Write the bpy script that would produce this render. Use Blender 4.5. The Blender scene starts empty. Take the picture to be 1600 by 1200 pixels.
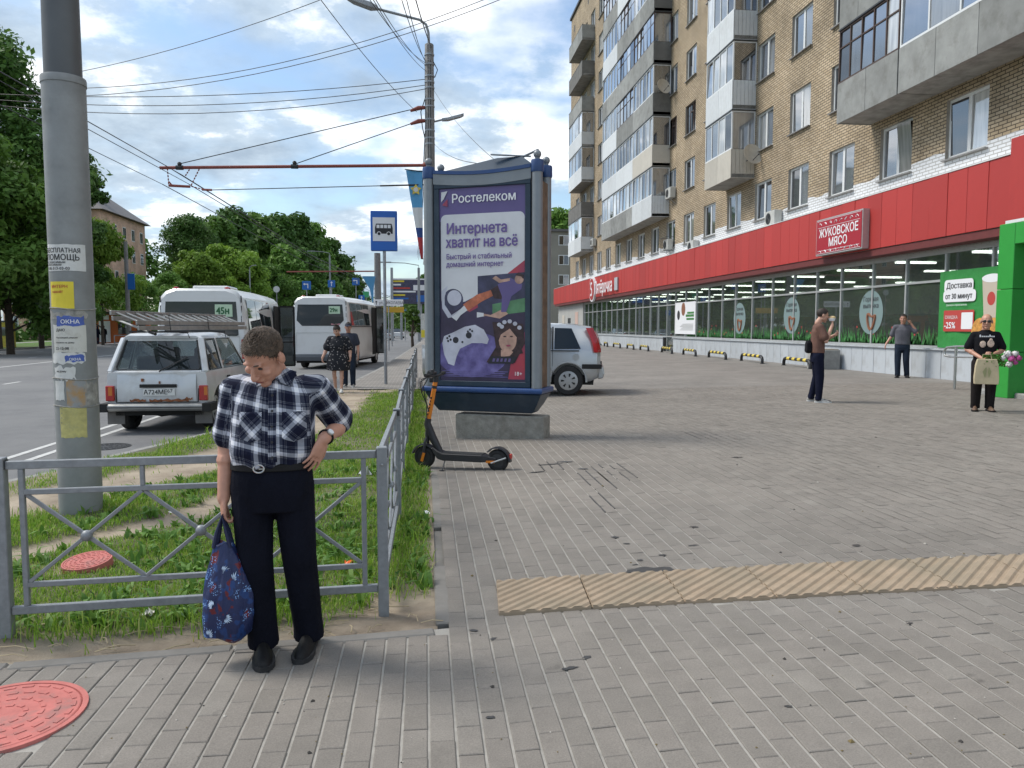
import bpy, bmesh, math, random
import numpy as np
from mathutils import Vector, Matrix, Euler, noise as mnoise
from mathutils.geometry import delaunay_2d_cdt
R = math.radians
PI = math.pi
sc = bpy.context.scene
COL = sc.collection

# ------------------------------------------------------------------ camera
HC = 1.58
PS, TH = 0.11172, 0.07403
cam_d = bpy.data.cameras.new('camera')
cam = bpy.data.objects.new('camera', cam_d)
COL.objects.link(cam)
cam.location = (0, 0, HC)
cam.rotation_euler = (PI / 2 - TH, 0, -PS)
cam_d.sensor_width = 36.0
cam_d.lens = 36.0 * 1200 / 1600
cam_d.clip_start = 0.05
cam_d.clip_end = 6000
sc.camera = cam

# ------------------------------------------------------------------ sky and sun
SUN_EL, SUN_AZ = R(52), R(-68)          # azimuth clockwise from +Y: the sun stands to the left, a little ahead
sc.view_settings.view_transform = 'Standard'
sc.view_settings.look = 'None'
sc.view_settings.gamma = 1.0
sc.view_settings.use_curve_mapping = False
sc.view_settings.exposure = 0.74
sun_d = bpy.data.lights.new('sun', 'SUN')
sun_d.energy = 2.0
sun_d.angle = R(20)
sun_d.color = (1.0, 0.95, 0.87)
sun = bpy.data.objects.new('sun', sun_d)
COL.objects.link(sun)
sd = Vector((math.sin(SUN_AZ) * math.cos(SUN_EL), math.cos(SUN_AZ) * math.cos(SUN_EL), math.sin(SUN_EL)))
sun.rotation_euler = sd.to_track_quat('Z', 'Y').to_euler()

world = bpy.data.worlds.new('World')
sc.world = world
world.use_nodes = True
wn = world.node_tree.nodes
wl = world.node_tree.links
wn.clear()
def N(nodes, typ, **kw):
    n = nodes.new(typ)
    for k, v in kw.items():
        if k == 'inp':
            for a, b in v.items():
                n.inputs[a].default_value = b
        else:
            setattr(n, k, v)
    return n
wo = N(wn, 'ShaderNodeOutputWorld')
bg = N(wn, 'ShaderNodeBackground', inp={'Strength': 0.1})
sky = N(wn, 'ShaderNodeTexSky', sky_type='NISHITA')
sky.sun_disc = False
sky.sun_elevation = SUN_EL
sky.sun_rotation = SUN_AZ
sky.air_density = 1.0
sky.dust_density = 1.2
sky.ozone_density = 1.5
tc = N(wn, 'ShaderNodeTexCoord')
sep = N(wn, 'ShaderNodeSeparateXYZ')
wl.new(tc.outputs['Generated'], sep.inputs[0])
zc = N(wn, 'ShaderNodeMath', operation='MAXIMUM', inp={1: 0.0}); wl.new(sep.outputs['Z'], zc.inputs[0])
za = N(wn, 'ShaderNodeMath', operation='ADD', inp={1: 0.22}); wl.new(zc.outputs[0], za.inputs[0])
dx = N(wn, 'ShaderNodeMath', operation='DIVIDE'); wl.new(sep.outputs['X'], dx.inputs[0]); wl.new(za.outputs[0], dx.inputs[1])
dy = N(wn, 'ShaderNodeMath', operation='DIVIDE'); wl.new(sep.outputs['Y'], dy.inputs[0]); wl.new(za.outputs[0], dy.inputs[1])
cv = N(wn, 'ShaderNodeCombineXYZ'); wl.new(dx.outputs[0], cv.inputs[0]); wl.new(dy.outputs[0], cv.inputs[1])
n1 = N(wn, 'ShaderNodeTexNoise', inp={'Scale': 1.25, 'Detail': 10.0, 'Roughness': 0.52, 'Distortion': 0.1}); wl.new(cv.outputs[0], n1.inputs['Vector'])
mpo = N(wn, 'ShaderNodeMapping', inp={'Location': (7.3, 2.1, 3.0)}); wl.new(cv.outputs[0], mpo.inputs[0])
n2 = N(wn, 'ShaderNodeTexNoise', inp={'Scale': 2.1, 'Detail': 10.0, 'Roughness': 0.62}); wl.new(mpo.outputs[0], n2.inputs['Vector'])
cover = N(wn, 'ShaderNodeMapRange', interpolation_type='SMOOTHSTEP', inp={1: 0.375, 2: 0.56}); wl.new(n1.outputs['Fac'], cover.inputs[0])
shade = N(wn, 'ShaderNodeValToRGB')
cr = shade.color_ramp
cr.elements[0].position = 0.38; cr.elements[0].color = (2.7, 3.4, 4.2, 1)
cr.elements[1].position = 0.585; cr.elements[1].color = (8.8, 8.9, 9.0, 1)
e = cr.elements.new(0.5); e.color = (3.9, 4.7, 5.5, 1)
wl.new(n2.outputs['Fac'], shade.inputs[0])
skb = N(wn, 'ShaderNodeMixRGB', blend_type='MULTIPLY', inp={0: 1.0, 2: (1.05, 1.12, 1.12, 1)}); wl.new(sky.outputs[0], skb.inputs[1])
mixc = N(wn, 'ShaderNodeMixRGB'); wl.new(cover.outputs[0], mixc.inputs[0]); wl.new(skb.outputs[0], mixc.inputs[1]); wl.new(shade.outputs[0], mixc.inputs[2])
wl.new(mixc.outputs[0], bg.inputs['Color'])
wl.new(bg.outputs[0], wo.inputs[0])
try:
    sc.cycles.use_denoising = True
    sc.cycles.max_bounces = 7
    sc.cycles.transparent_max_bounces = 16
    sc.cycles.caustics_reflective = False
    sc.cycles.caustics_refractive = False
except Exception:
    pass

# ------------------------------------------------------------------ helpers
def gz(x, y=0):
    """Height of the paved square: it falls gently from the shop towards the road."""
    return 0.26 * (1 - math.exp(-max(x - .3, 0) / 5.0))
def _ray(u, v):
    r = (u - 800) / 1200.; p = -(v - 600) / 1200.
    F = math.cos(TH) + math.sin(TH) * p; Z = -math.sin(TH) + math.cos(TH) * p
    return (r * math.cos(PS) + F * math.sin(PS), -r * math.sin(PS) + F * math.cos(PS), Z)
def G(u, v, z=None):
    X, Y, Z = _ray(u, v); zz = 0 if z is None else z
    for i in range(40):
        t = (zz - HC) / Z
        if z is None: zz = gz(X * t)
        else: break
    return Vector((X * t, Y * t, zz))
def atX(u, v, x):
    X, Y, Z = _ray(u, v); t = x / X
    return Vector((x, Y * t, HC + Z * t))
def atY(u, v, y):
    X, Y, Z = _ray(u, v); t = y / Y
    return Vector((X * t, y, HC + Z * t))

def tag(o, label=None, cat=None, group=None, kind=None):
    if label: o['label'] = label
    if cat: o['category'] = cat
    if group: o['group'] = group
    if kind: o['kind'] = kind
    return o
def empty(name, loc=(0, 0, 0), rz=0, label=None, cat=None, group=None, parent=None):
    o = bpy.data.objects.new(name, None)
    o.empty_display_size = .2
    COL.objects.link(o)
    o.location = loc; o.rotation_euler = (0, 0, rz)
    if parent: o.parent = parent
    return tag(o, label, cat, group)
def link(name, me, parent=None, loc=None, rot=None, scale=None):
    o = bpy.data.objects.new(name, me)
    COL.objects.link(o)
    if parent: o.parent = parent
    if loc is not None: o.location = loc
    if rot is not None: o.rotation_euler = rot
    if scale is not None: o.scale = scale
    return o
def copy_tree(o, parent=None):
    c = o.copy(); COL.objects.link(c)
    if parent: c.parent = parent
    for ch in list(o.children):
        copy_tree(ch, c)
    return c

def frame_of(d):
    d = d.normalized()
    a = Vector((0, 0, 1)) if abs(d.z) < .95 else Vector((1, 0, 0))
    x = d.cross(a).normalized()
    return x, d.cross(x).normalized()
class MB:
    def __init__(s):
        s.v = []; s.f = []; s.m = []
    def add(s, vs, fs, mi=0):
        o = len(s.v)
        s.v += [tuple(v) for v in vs]
        for f in fs:
            s.f.append(tuple(i + o for i in f)); s.m.append(mi)
        return s
    def box(s, c, size, rot=None, mi=0):
        hx, hy, hz = size[0] / 2, size[1] / 2, size[2] / 2
        vs = [Vector((x, y, z)) for x in (-hx, hx) for y in (-hy, hy) for z in (-hz, hz)]
        if rot is not None:
            M = Euler(rot).to_matrix() if not isinstance(rot, Matrix) else rot
            vs = [M @ v for v in vs]
        c = Vector(c)
        return s.add([v + c for v in vs], [(0, 1, 3, 2), (4, 6, 7, 5), (0, 4, 5, 1), (2, 3, 7, 6), (0, 2, 6, 4), (1, 5, 7, 3)], mi)
    def bb(s, a, b, mi=0):
        return s.box([(a[i] + b[i]) / 2 for i in range(3)], [abs(b[i] - a[i]) for i in range(3)], None, mi)
    def tube(s, pts, rad, n=8, mi=0, caps=True, closed=False, flat=1.0, phase=0.0):
        pts = [Vector(p) for p in pts]
        rad = rad if isinstance(rad, (list, tuple)) else [rad] * len(pts)
        rings = []
        x = None
        for i, p in enumerate(pts):
            if closed: d = pts[(i + 1) % len(pts)] - pts[i - 1]
            else: d = pts[min(i + 1, len(pts) - 1)] - pts[max(i - 1, 0)]
            if d.length < 1e-9: d = Vector((0, 0, 1))
            d.normalize()
            if x is None: x, y = frame_of(d)
            else:
                x = (x - d * x.dot(d))
                if x.length < 1e-6: x, _ = frame_of(d)
                x.normalize(); y = d.cross(x).normalized()
            rings.append([p + (x * math.cos(phase + 2 * PI * k / n) + y * flat * math.sin(phase + 2 * PI * k / n)) * rad[i] for k in range(n)])
        vs = [v for r in rings for v in r]
        fs = []
        m = len(rings)
        for i in range(m if closed else m - 1):
            j = (i + 1) % m
            for k in range(n):
                l = (k + 1) % n
                fs.append((i * n + k, i * n + l, j * n + l, j * n + k))
        if caps and not closed:
            fs.append(tuple(range(n - 1, -1, -1))); fs.append(tuple((m - 1) * n + k for k in range(n)))
        return s.add(vs, fs, mi)
    def bar(s, a, b, w, h=None, mi=0, up=(0, 0, 1)):
        """square bar from a to b"""
        a = Vector(a); b = Vector(b); h = h or w
        d = (b - a); L = d.length; d.normalize(); upv = Vector(up)
        if abs(d.dot(upv)) > .97: upv = Vector((0, 1, 0))
        x = d.cross(upv).normalized(); y = x.cross(d).normalized()
        vs = [p + x * sx * w / 2 + y * sy * h / 2 for p in (a, b) for sx, sy in ((-1, -1), (1, -1), (1, 1), (-1, 1))]
        return s.add(vs, [(3, 2, 1, 0), (4, 5, 6, 7), (0, 1, 5, 4), (1, 2, 6, 5), (2, 3, 7, 6), (3, 0, 4, 7)], mi)
    def lathe(s, prof, c=(0, 0, 0), n=16, mi=0, M=None):
        vs = []
        c = Vector(c)
        for r, z in prof:
            for k in range(n):
                p = Vector((r * math.cos(2 * PI * k / n), r * math.sin(2 * PI * k / n), z))
                if M is not None: p = M @ p
                vs.append(p + c)
        fs = []
        for i in range(len(prof) - 1):
            for k in range(n):
                l = (k + 1) % n
                fs.append((i * n + k, i * n + l, (i + 1) * n + l, (i + 1) * n + k))
        fs.append(tuple(range(n - 1, -1, -1))); fs.append(tuple((len(prof) - 1) * n + k for k in range(n)))
        return s.add(vs, fs, mi)
    def ball(s, c, r, n=10, mi=0, M=None):
        r = r if isinstance(r, (list, tuple, Vector)) else (r, r, r)
        c = Vector(c); vs = []; fs = []
        m = max(4, n // 2 + 1)
        vs.append(Vector((0, 0, -1)))
        for i in range(1, m):
            t = -PI / 2 + PI * i / m
            for k in range(n):
                vs.append(Vector((math.cos(t) * math.cos(2 * PI * k / n), math.cos(t) * math.sin(2 * PI * k / n), math.sin(t))))
        vs.append(Vector((0, 0, 1)))
        out = []
        for v in vs:
            p = Vector((v.x * r[0], v.y * r[1], v.z * r[2]))
            if M is not None: p = M @ p
            out.append(p + c)
        for k in range(n):
            l = (k + 1) % n
            fs.append((0, 1 + l, 1 + k))
            for i in range(m - 2):
                a = 1 + i * n
                fs.append((a + k, a + l, a + n + l, a + n + k))
            a = 1 + (m - 2) * n
            fs.append((a + k, a + l, len(vs) - 1))
        return s.add(out, fs, mi)
    def loft(s, secs, mi=0, cap=True, close=True):
        n = len(secs[0]); vs = [p for q in secs for p in q]; fs = []
        for i in range(len(secs) - 1):
            for k in range(n if close else n - 1):
                l = (k + 1) % n
                fs.append((i * n + k, i * n + l, (i + 1) * n + l, (i + 1) * n + k))
        if cap:
            fs.append(tuple(range(n - 1, -1, -1))); fs.append(tuple((len(secs) - 1) * n + k for k in range(n)))
        return s.add(vs, fs, mi)
    def prism(s, poly, z0, z1, M=None, mi=0):
        """2-D polygon in the local XY plane, extruded z0..z1, then M"""
        a = [Vector((p[0], p[1], z0)) for p in poly]; b = [Vector((p[0], p[1], z1)) for p in poly]
        if M is not None: a = [M @ p for p in a]; b = [M @ p for p in b]
        n = len(poly)
        fs = [tuple(range(n - 1, -1, -1)), tuple(range(n, 2 * n))] + [(k, (k + 1) % n, n + (k + 1) % n, n + k) for k in range(n)]
        return s.add(a + b, fs, mi)
    def mesh(s, name, mats, smooth=None, bev=0, seg=1):
        me = bpy.data.meshes.new(name)
        me.from_pydata(s.v, [], s.f)
        mats = mats if isinstance(mats, (list, tuple)) else [mats]
        for m in mats: me.materials.append(m)
        if len(mats) > 1: me.polygons.foreach_set('material_index', s.m)
        bm = bmesh.new(); bm.from_mesh(me)
        bmesh.ops.recalc_face_normals(bm, faces=bm.faces)
        if bev:
            es = [e for e in bm.edges if len(e.link_faces) == 2 and e.calc_face_angle(0) > R(30)]
            bmesh.ops.bevel(bm, geom=es, offset=bev, segments=seg, profile=.5, affect='EDGES', clamp_overlap=True)
        bm.to_mesh(me); bm.free()
        if smooth is not None:
            me.polygons.foreach_set('use_smooth', [True] * len(me.polygons))
            me.set_sharp_from_angle(angle=R(smooth))
        me.update()
        return me
    def build(s, name, mats, parent=None, smooth=None, bev=0, seg=1, **kw):
        return link(name, s.mesh(name, mats, smooth, bev, seg), parent, **kw)

# materials
def mat(name, col, rough=.6, metal=0.0, var=0.0, vscale=6.0, bump=0.0, bscale=40.0, coat=0.0, col2=None, spec=.5, stretch=None, dirt=None, dscale=1.5, bdist=.01, objrnd=0.0, emit=None, estr=0.0):
    m = bpy.data.materials.new(name)
    m.use_nodes = True
    nt = m.node_tree; ns = nt.nodes; ls = nt.links
    b = ns['Principled BSDF']
    c4 = (*col, 1)
    b.inputs['Base Color'].default_value = c4
    b.inputs['Roughness'].default_value = rough
    b.inputs['Metallic'].default_value = metal
    b.inputs['Specular IOR Level'].default_value = spec
    b.inputs['Coat Weight'].default_value = coat
    if emit:
        b.inputs['Emission Color'].default_value = (*emit, 1); b.inputs['Emission Strength'].default_value = estr
    geo = None
    def vec(stretch=None):
        t = N(ns, 'ShaderNodeTexCoord')
        if stretch:
            mp = N(ns, 'ShaderNodeMapping', inp={'Scale': stretch}); ls.new(t.outputs['Object'], mp.inputs[0]); return mp.outputs[0]
        return t.outputs['Object']
    cur = None
    if var or col2:
        nz = N(ns, 'ShaderNodeTexNoise', inp={'Scale': vscale, 'Detail': 5.0, 'Roughness': .6}); ls.new(vec(stretch), nz.inputs['Vector'])
        mx = N(ns, 'ShaderNodeMixRGB')
        if col2:
            mr = N(ns, 'ShaderNodeMapRange', inp={1: .38, 2: .62}); ls.new(nz.outputs['Fac'], mr.inputs[0]); ls.new(mr.outputs[0], mx.inputs[0])
            mx.inputs[1].default_value = c4; mx.inputs[2].default_value = (*col2, 1)
        else:
            mr = N(ns, 'ShaderNodeMapRange', inp={1: .3, 2: .7}); ls.new(nz.outputs['Fac'], mr.inputs[0]); ls.new(mr.outputs[0], mx.inputs[0])
            mx.inputs[1].default_value = (*[c * (1 - var) for c in col], 1); mx.inputs[2].default_value = (*[min(1, c * (1 + var)) for c in col], 1)
        cur = mx.outputs[0]
    if dirt:
        nz = N(ns, 'ShaderNodeTexNoise', inp={'Scale': dscale, 'Detail': 8.0, 'Roughness': .7}); ls.new(vec(), nz.inputs['Vector'])
        mr = N(ns, 'ShaderNodeMapRange', inp={1: .5, 2: .75, 4: dirt[3]}); ls.new(nz.outputs['Fac'], mr.inputs[0])
        mx = N(ns, 'ShaderNodeMixRGB'); ls.new(mr.outputs[0], mx.inputs[0])
        if cur: ls.new(cur, mx.inputs[1])
        else: mx.inputs[1].default_value = c4
        mx.inputs[2].default_value = (*dirt[:3], 1)
        cur = mx.outputs[0]
    if objrnd:
        oi = N(ns, 'ShaderNodeObjectInfo')
        mr = N(ns, 'ShaderNodeMapRange', inp={3: 1 - objrnd, 4: 1 + objrnd}); ls.new(oi.outputs['Random'], mr.inputs[0])
        mx = N(ns, 'ShaderNodeMixRGB', blend_type='MULTIPLY', inp={0: 1.0})
        if cur: ls.new(cur, mx.inputs[1])
        else: mx.inputs[1].default_value = c4
        ls.new(mr.outputs[0], mx.inputs[2])
        cur = mx.outputs[0]
    if cur: ls.new(cur, b.inputs['Base Color'])
    if bump:
        nz = N(ns, 'ShaderNodeTexNoise', inp={'Scale': bscale, 'Detail': 6.0, 'Roughness': .65}); ls.new(vec(stretch), nz.inputs['Vector'])
        bp = N(ns, 'ShaderNodeBump', inp={'Strength': bump, 'Distance': bdist}); ls.new(nz.outputs['Fac'], bp.inputs['Height']); ls.new(bp.outputs[0], b.inputs['Normal'])
    return m
def glass(name, tint, through, rough=.02, base=.06, haze=(.03, .04, .045)):
    """a pane: fresnel reflection over a tinted see-through sheet"""
    m = bpy.data.materials.new(name); m.use_nodes = True
    ns = m.node_tree.nodes; ls = m.node_tree.links
    ns.clear()
    o = N(ns, 'ShaderNodeOutputMaterial')
    tr = N(ns, 'ShaderNodeBsdfTransparent', inp={'Color': (*tint, 1)})
    gl = N(ns, 'ShaderNodeBsdfGlossy', inp={'Roughness': rough, 'Color': (.95, .97, 1, 1)})
    di = N(ns, 'ShaderNodeBsdfDiffuse', inp={'Color': (*haze, 1)})
    m1 = N(ns, 'ShaderNodeMixShader', inp={0: through}); ls.new(di.outputs[0], m1.inputs[1]); ls.new(tr.outputs[0], m1.inputs[2])
    # Schlick reflectance, the same from both sides of the sheet
    geo = N(ns, 'ShaderNodeNewGeometry')
    dt = N(ns, 'ShaderNodeVectorMath', operation='DOT_PRODUCT'); ls.new(geo.outputs['Incoming'], dt.inputs[0]); ls.new(geo.outputs['Normal'], dt.inputs[1])
    ab = N(ns, 'ShaderNodeMath', operation='ABSOLUTE'); ls.new(dt.outputs['Value'], ab.inputs[0])
    iv = N(ns, 'ShaderNodeMath', operation='SUBTRACT', inp={0: 1.0}); ls.new(ab.outputs[0], iv.inputs[1])
    pw = N(ns, 'ShaderNodeMath', operation='POWER', inp={1: 4.0}); ls.new(iv.outputs[0], pw.inputs[0])
    ma = N(ns, 'ShaderNodeMath', operation='MULTIPLY_ADD', inp={1: .9, 2: base}); ma.use_clamp = True
    ls.new(pw.outputs[0], ma.inputs[0])
    m2 = N(ns, 'ShaderNodeMixShader'); ls.new(ma.outputs[0], m2.inputs[0]); ls.new(m1.outputs[0], m2.inputs[1]); ls.new(gl.outputs[0], m2.inputs[2])
    ls.new(m2.outputs[0], o.inputs[0])
    return m

M = {}
M['white_paint'] = mat('white_paint', (.74, .75, .75), .5, dirt=(.35, .33, .29, .5), dscale=2.5)
M['steel'] = mat('galvanised_steel', (.34, .36, .38), .5, .5, var=.18, vscale=14, bump=.15, bscale=60)
M['steel_paint'] = mat('grey_painted_steel', (.25, .265, .28), .5, .25, var=.14, vscale=25, bump=.2, bscale=90, bdist=.003)
M['black'] = mat('black_plastic', (.018, .018, .02), .5)
M['rubber'] = mat('tyre_rubber', (.022, .022, .023), .85, var=.3, vscale=30)
M['dark_metal'] = mat('dark_metal', (.05, .052, .055), .5, .4)
M['concrete'] = mat('grey_concrete', (.34, .335, .32), .9, var=.2, vscale=5, bump=.4, bscale=45, dirt=(.16, .15, .13, .6))
M['pole_concrete'] = mat('pole_concrete', (.22, .215, .21), .85, var=.2, vscale=7, bump=.4, bscale=40, dirt=(.12, .115, .11, .6))
M['red_rust'] = mat('red_oxide_paint', (.24, .06, .045), .65, var=.2, vscale=20)
M['yellow'] = mat('yellow_paint', (.72, .55, .08), .6, dirt=(.2, .15, .06, .6), dscale=6)
M['paper'] = mat('weathered_paper', (.62, .61, .57), .8, dirt=(.3, .27, .22, .6), dscale=9)
M['ink'] = mat('black_ink', (.03, .03, .035), .7)
M['white_ink'] = mat('white_ink', (.82, .82, .84), .6)
M['wire'] = mat('wire_black', (.02, .02, .022), .6)
M['skin'] = mat('skin', (.56, .32, .23), .5, var=.1, vscale=14, bump=.1, bscale=60, bdist=.003)
M['skin_tan'] = mat('tanned_skin', (.52, .27, .19), .5, var=.13, vscale=16, bump=.15, bscale=70, bdist=.003)

def text(s, size, loc, rot, m, parent=None, align='LEFT', name='lettering', ext=.0015, bold=0.0, xs=1.0, space=1.0):
    me = letter_mesh(name, s, size, align, space, bold, .0003)
    me.materials.append(m)
    return link(name, me, parent, loc, rot, (xs, 1, 1))
_glyph = {}
def fill_outline(c):
    """triangles of a lettering outline by the even-odd rule (the curve filler spoils some Cyrillic glyphs)"""
    c.fill_mode = 'NONE'
    t = bpy.data.objects.new('t', c); me = bpy.data.meshes.new_from_object(t)
    v = [Vector(x.co[:2]) for x in me.vertices]; e = [tuple(x.vertices) for x in me.edges]
    seg = [(v[i], v[j]) for i, j in e]
    bpy.data.objects.remove(t); bpy.data.meshes.remove(me)
    if not v: return [], []
    r = delaunay_2d_cdt(v, e, [], 0, 1e-7)
    keep = []
    for f in r[2]:
        cx = sum(r[0][i].x for i in f) / len(f); cy = sum(r[0][i].y for i in f) / len(f); n = 0
        for p, q in seg:
            if (p.y > cy) != (q.y > cy) and cx < (q.x - p.x) * (cy - p.y) / (q.y - p.y) + p.x: n += 1
        if n % 2: keep.append(tuple(f))
    return [(p.x, p.y) for p in r[0]], keep
def letter_mesh(name, s, size, align='LEFT', space=1.0, bold=0.0, step=.0003):
    b = MB(); y = 0.0
    for line_ in s.split('\n'):
        x = 0.0; items = []
        for ch in line_:
            if ch not in _glyph:
                c = bpy.data.curves.new('g', 'FONT'); c.body = ch + '.'; c.resolution_u = 3; c.fill_mode = 'NONE'
                t = bpy.data.objects.new('t', c); me = bpy.data.meshes.new_from_object(t); # advance: where a following full stop ends
                xs_ = sorted(q.co.x for q in me.vertices); bpy.data.objects.remove(t); bpy.data.meshes.remove(me)
                c2 = bpy.data.curves.new('g', 'FONT'); c2.body = ch; c2.resolution_u = 3
                V, F = fill_outline(c2)
                _glyph[ch] = (V, F, max(.2, xs_[-1] - DOT))
            V, F, adv = _glyph[ch]; items.append((x, V, F)); x += adv * space
        off = -x / 2 if align == 'CENTER' else 0
        k = 0
        for ox, oy in (((0, 0), (bold, 0), (-bold, 0), (0, bold * .7), (0, -bold * .7)) if bold else ((0, 0),)):
            for x0, V, F in items: b.add([((px + x0 + off) * size + ox, (py + y) * size + oy, -k * step) for px, py in V], F)
            k += 1
        y -= 1.0
    me = bpy.data.meshes.new(name); me.from_pydata(b.v, [], b.f)
    bm = bmesh.new(); bm.from_mesh(me)
    for f in bm.faces:
        if f.normal.z < 0: f.normal_flip()
    bm.to_mesh(me); bm.free()
    return me
_c = bpy.data.curves.new('g', 'FONT'); _c.body = '.'; _t = bpy.data.objects.new('t', _c); _m = bpy.data.meshes.new_from_object(_t); DOT = max(q.co.x for q in _m.vertices); bpy.data.objects.remove(_t)
RC = (PI / 2, 0, 0)            # lettering facing -Y
RW = (PI / 2, 0, -PI / 2)      # lettering facing -X

# ================================================================== GROUND
rng = np.random.default_rng(7)
F0 = Vector((-2.9, 3.66)); F1 = Vector((.04, 3.95))
def front_y(x): return F0.y + (x - F0.x) * (F1.y - F0.y) / (F1.x - F0.x)
KERB = [(-60, -3.0), (-24, -2.4), (-12, -.6), (-8, 2.4), (-5.7, 5.6), (-4.31, 8.46), (-3.24, 11.97), (-2.66, 15.2), (-2.27, 19.05), (-1.69, 31.4), (-.85, 67.7), (.2, 120), (1.8, 260), (6, 700)]
LEFT = [(-26.5, -40), (-26.8, 0), (-28, 30), (-30, 54), (-34.5, 92), (-38, 140), (-44, 260), (-70, 700)]
def kerb_x(y):
    for (x0, y0), (x1, y1) in zip(KERB, KERB[1:]):
        if y0 <= y <= y1: return x0 + (x1 - x0) * (y - y0) / (y1 - y0)
    return KERB[-1][0]

def ground_mat(name, ca, cb, scale, rough=.9, bump=.5, bscale=60, bdist=.01, cc=None, cscale=.6):
    m = bpy.data.materials.new(name); m.use_nodes = True
    ns = m.node_tree.nodes; ls = m.node_tree.links; b = ns['Principled BSDF']; b.inputs['Roughness'].default_value = rough
    g = N(ns, 'ShaderNodeNewGeometry')
    n = N(ns, 'ShaderNodeTexNoise', inp={'Scale': scale, 'Detail': 9.0, 'Roughness': .68}); ls.new(g.outputs['Position'], n.inputs['Vector'])
    mr = N(ns, 'ShaderNodeMapRange', inp={1: .35, 2: .65}); ls.new(n.outputs['Fac'], mr.inputs[0])
    mx = N(ns, 'ShaderNodeMixRGB', inp={1: (*ca, 1), 2: (*cb, 1)}); ls.new(mr.outputs[0], mx.inputs[0])
    cur = mx.outputs[0]
    if cc:
        n2 = N(ns, 'ShaderNodeTexNoise', inp={'Scale': cscale, 'Detail': 6.0, 'Roughness': .6}); ls.new(g.outputs['Position'], n2.inputs['Vector'])
        mr2 = N(ns, 'ShaderNodeMapRange', inp={1: .42, 2: .66}); ls.new(n2.outputs['Fac'], mr2.inputs[0])
        mx2 = N(ns, 'ShaderNodeMixRGB', inp={2: (*cc, 1)}); ls.new(mr2.outputs[0], mx2.inputs[0]); ls.new(cur, mx2.inputs[1]); cur = mx2.outputs[0]
    ls.new(cur, b.inputs['Base Color'])
    nb = N(ns, 'ShaderNodeTexNoise', inp={'Scale': bscale, 'Detail': 4.0, 'Roughness': .7}); ls.new(g.outputs['Position'], nb.inputs['Vector'])
    bp = N(ns, 'ShaderNodeBump', inp={'Strength': bump, 'Distance': bdist}); ls.new(nb.outputs['Fac'], bp.inputs['Height']); ls.new(bp.outputs[0], b.inputs['Normal'])
    return m
M['asphalt'] = ground_mat('asphalt', (.125, .125, .130), (.16, .16, .163), 3.0, .85, .5, 220, .006, cc=(.175, .175, .175), cscale=.35)
M['lawn'] = ground_mat('lawn', (.06, .14, .02), (.10, .19, .035), 2.5, .95, .8, 30, .05, cc=(.10, .13, .04), cscale=.25)
M['far_ground'] = ground_mat('far_ground', (.05, .09, .03), (.10, .10, .06), .05, .95, .3, 3)
M['joint_sand'] = ground_mat('joint_sand', (.39, .37, .335), (.28, .265, .24), 9, .95, .6, 300, .003)
M['curb'] = ground_mat('kerb_concrete', (.30, .295, .28), (.23, .225, .21), 6, .9, .4, 90, .004)
M['road_paint'] = ground_mat('road_paint', (.62, .62, .60), (.40, .40, .39), 8, .75, .3, 90, .002)

def strip(name, left, right, z, m, kind='structure'):
    vs = [(x, y, z) for x, y in left] + [(x, y, z) for x, y in right]
    n = len(left)
    me = bpy.data.meshes.new(name); me.from_pydata(vs, [], [(i, n + i, n + i + 1, i + 1) for i in range(n - 1)])
    me.materials.append(m)
    return tag(link(name, me), kind=kind)
g = MB(); g.add([(-3000, -800, -.32), (3000, -800, -.32), (3000, 4000, -.32), (-3000, 4000, -.32)], [(0, 1, 2, 3)])
tag(g.build('ground', M['far_ground']), kind='structure')
# road between the far kerb and the near kerb, densified so both edges share rows
ys = [-40, -20, -3, -2.4, -.6, 2.4, 5.6, 8.46, 11.97, 15.2, 19.05, 25, 31.4, 45, 67.7, 90, 120, 180, 260, 420, 700]
def left_x(y):
    for (x0, y0), (x1, y1) in zip(LEFT, LEFT[1:]):
        if y0 <= y <= y1: return x0 + (x1 - x0) * (y - y0) / (y1 - y0)
    return LEFT[0][0] if y < 0 else LEFT[-1][0]
road = strip('road', [(left_x(y), y) for y in ys], [((kerb_x(y) if y > -.6 else -8 if y > -2.5 else 30) + .06, y) for y in ys], -.15, M['asphalt'])
# lane paint
def line(name, pts, w, m=None):
    L = []; Rr = []
    for i, p in enumerate(pts):
        a = Vector(pts[max(i - 1, 0)]); b = Vector(pts[min(i + 1, len(pts) - 1)])
        d = (b - a).normalized(); nrm = Vector((-d.y, d.x)) * w / 2
        L.append((p[0] + nrm.x, p[1] + nrm.y)); Rr.append((p[0] - nrm.x, p[1] - nrm.y))
    o = strip(name, L, Rr, -.146, m or M['road_paint'], kind=None); o.parent = road
    return o
def lane(x0, y): return x0 - .068 * (y - 32) - (.0009 * max(y - 80, 0) ** 1.3)
line('solid_line', [(lane(-18, y), y) for y in range(2, 300, 12)], .16)
line('edge_line', [(-5.5, y) for y in (6.5, 8, 10, 12, 14)] + [(-5.52, 17), (-5.5, 24)], .1)
line('edge_line', [(-5.15, y) for y in (7, 8, 10, 12, 14)] + [(-5.17, 17), (-5.15, 24)], .1)
for x0, ph in ((-9.9, 2.2), (-13.9, 1.0), (-22, 3.3), (-26, 0)):
    for k in range(5, 24):
        y = ph + k * 4.75
        if k * 4.75 < 110: line('lane_dash', [(lane(x0, y) + .7, y), (lane(x0, y + 1.1) + .7, y + 1.1)], .13)
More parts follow.
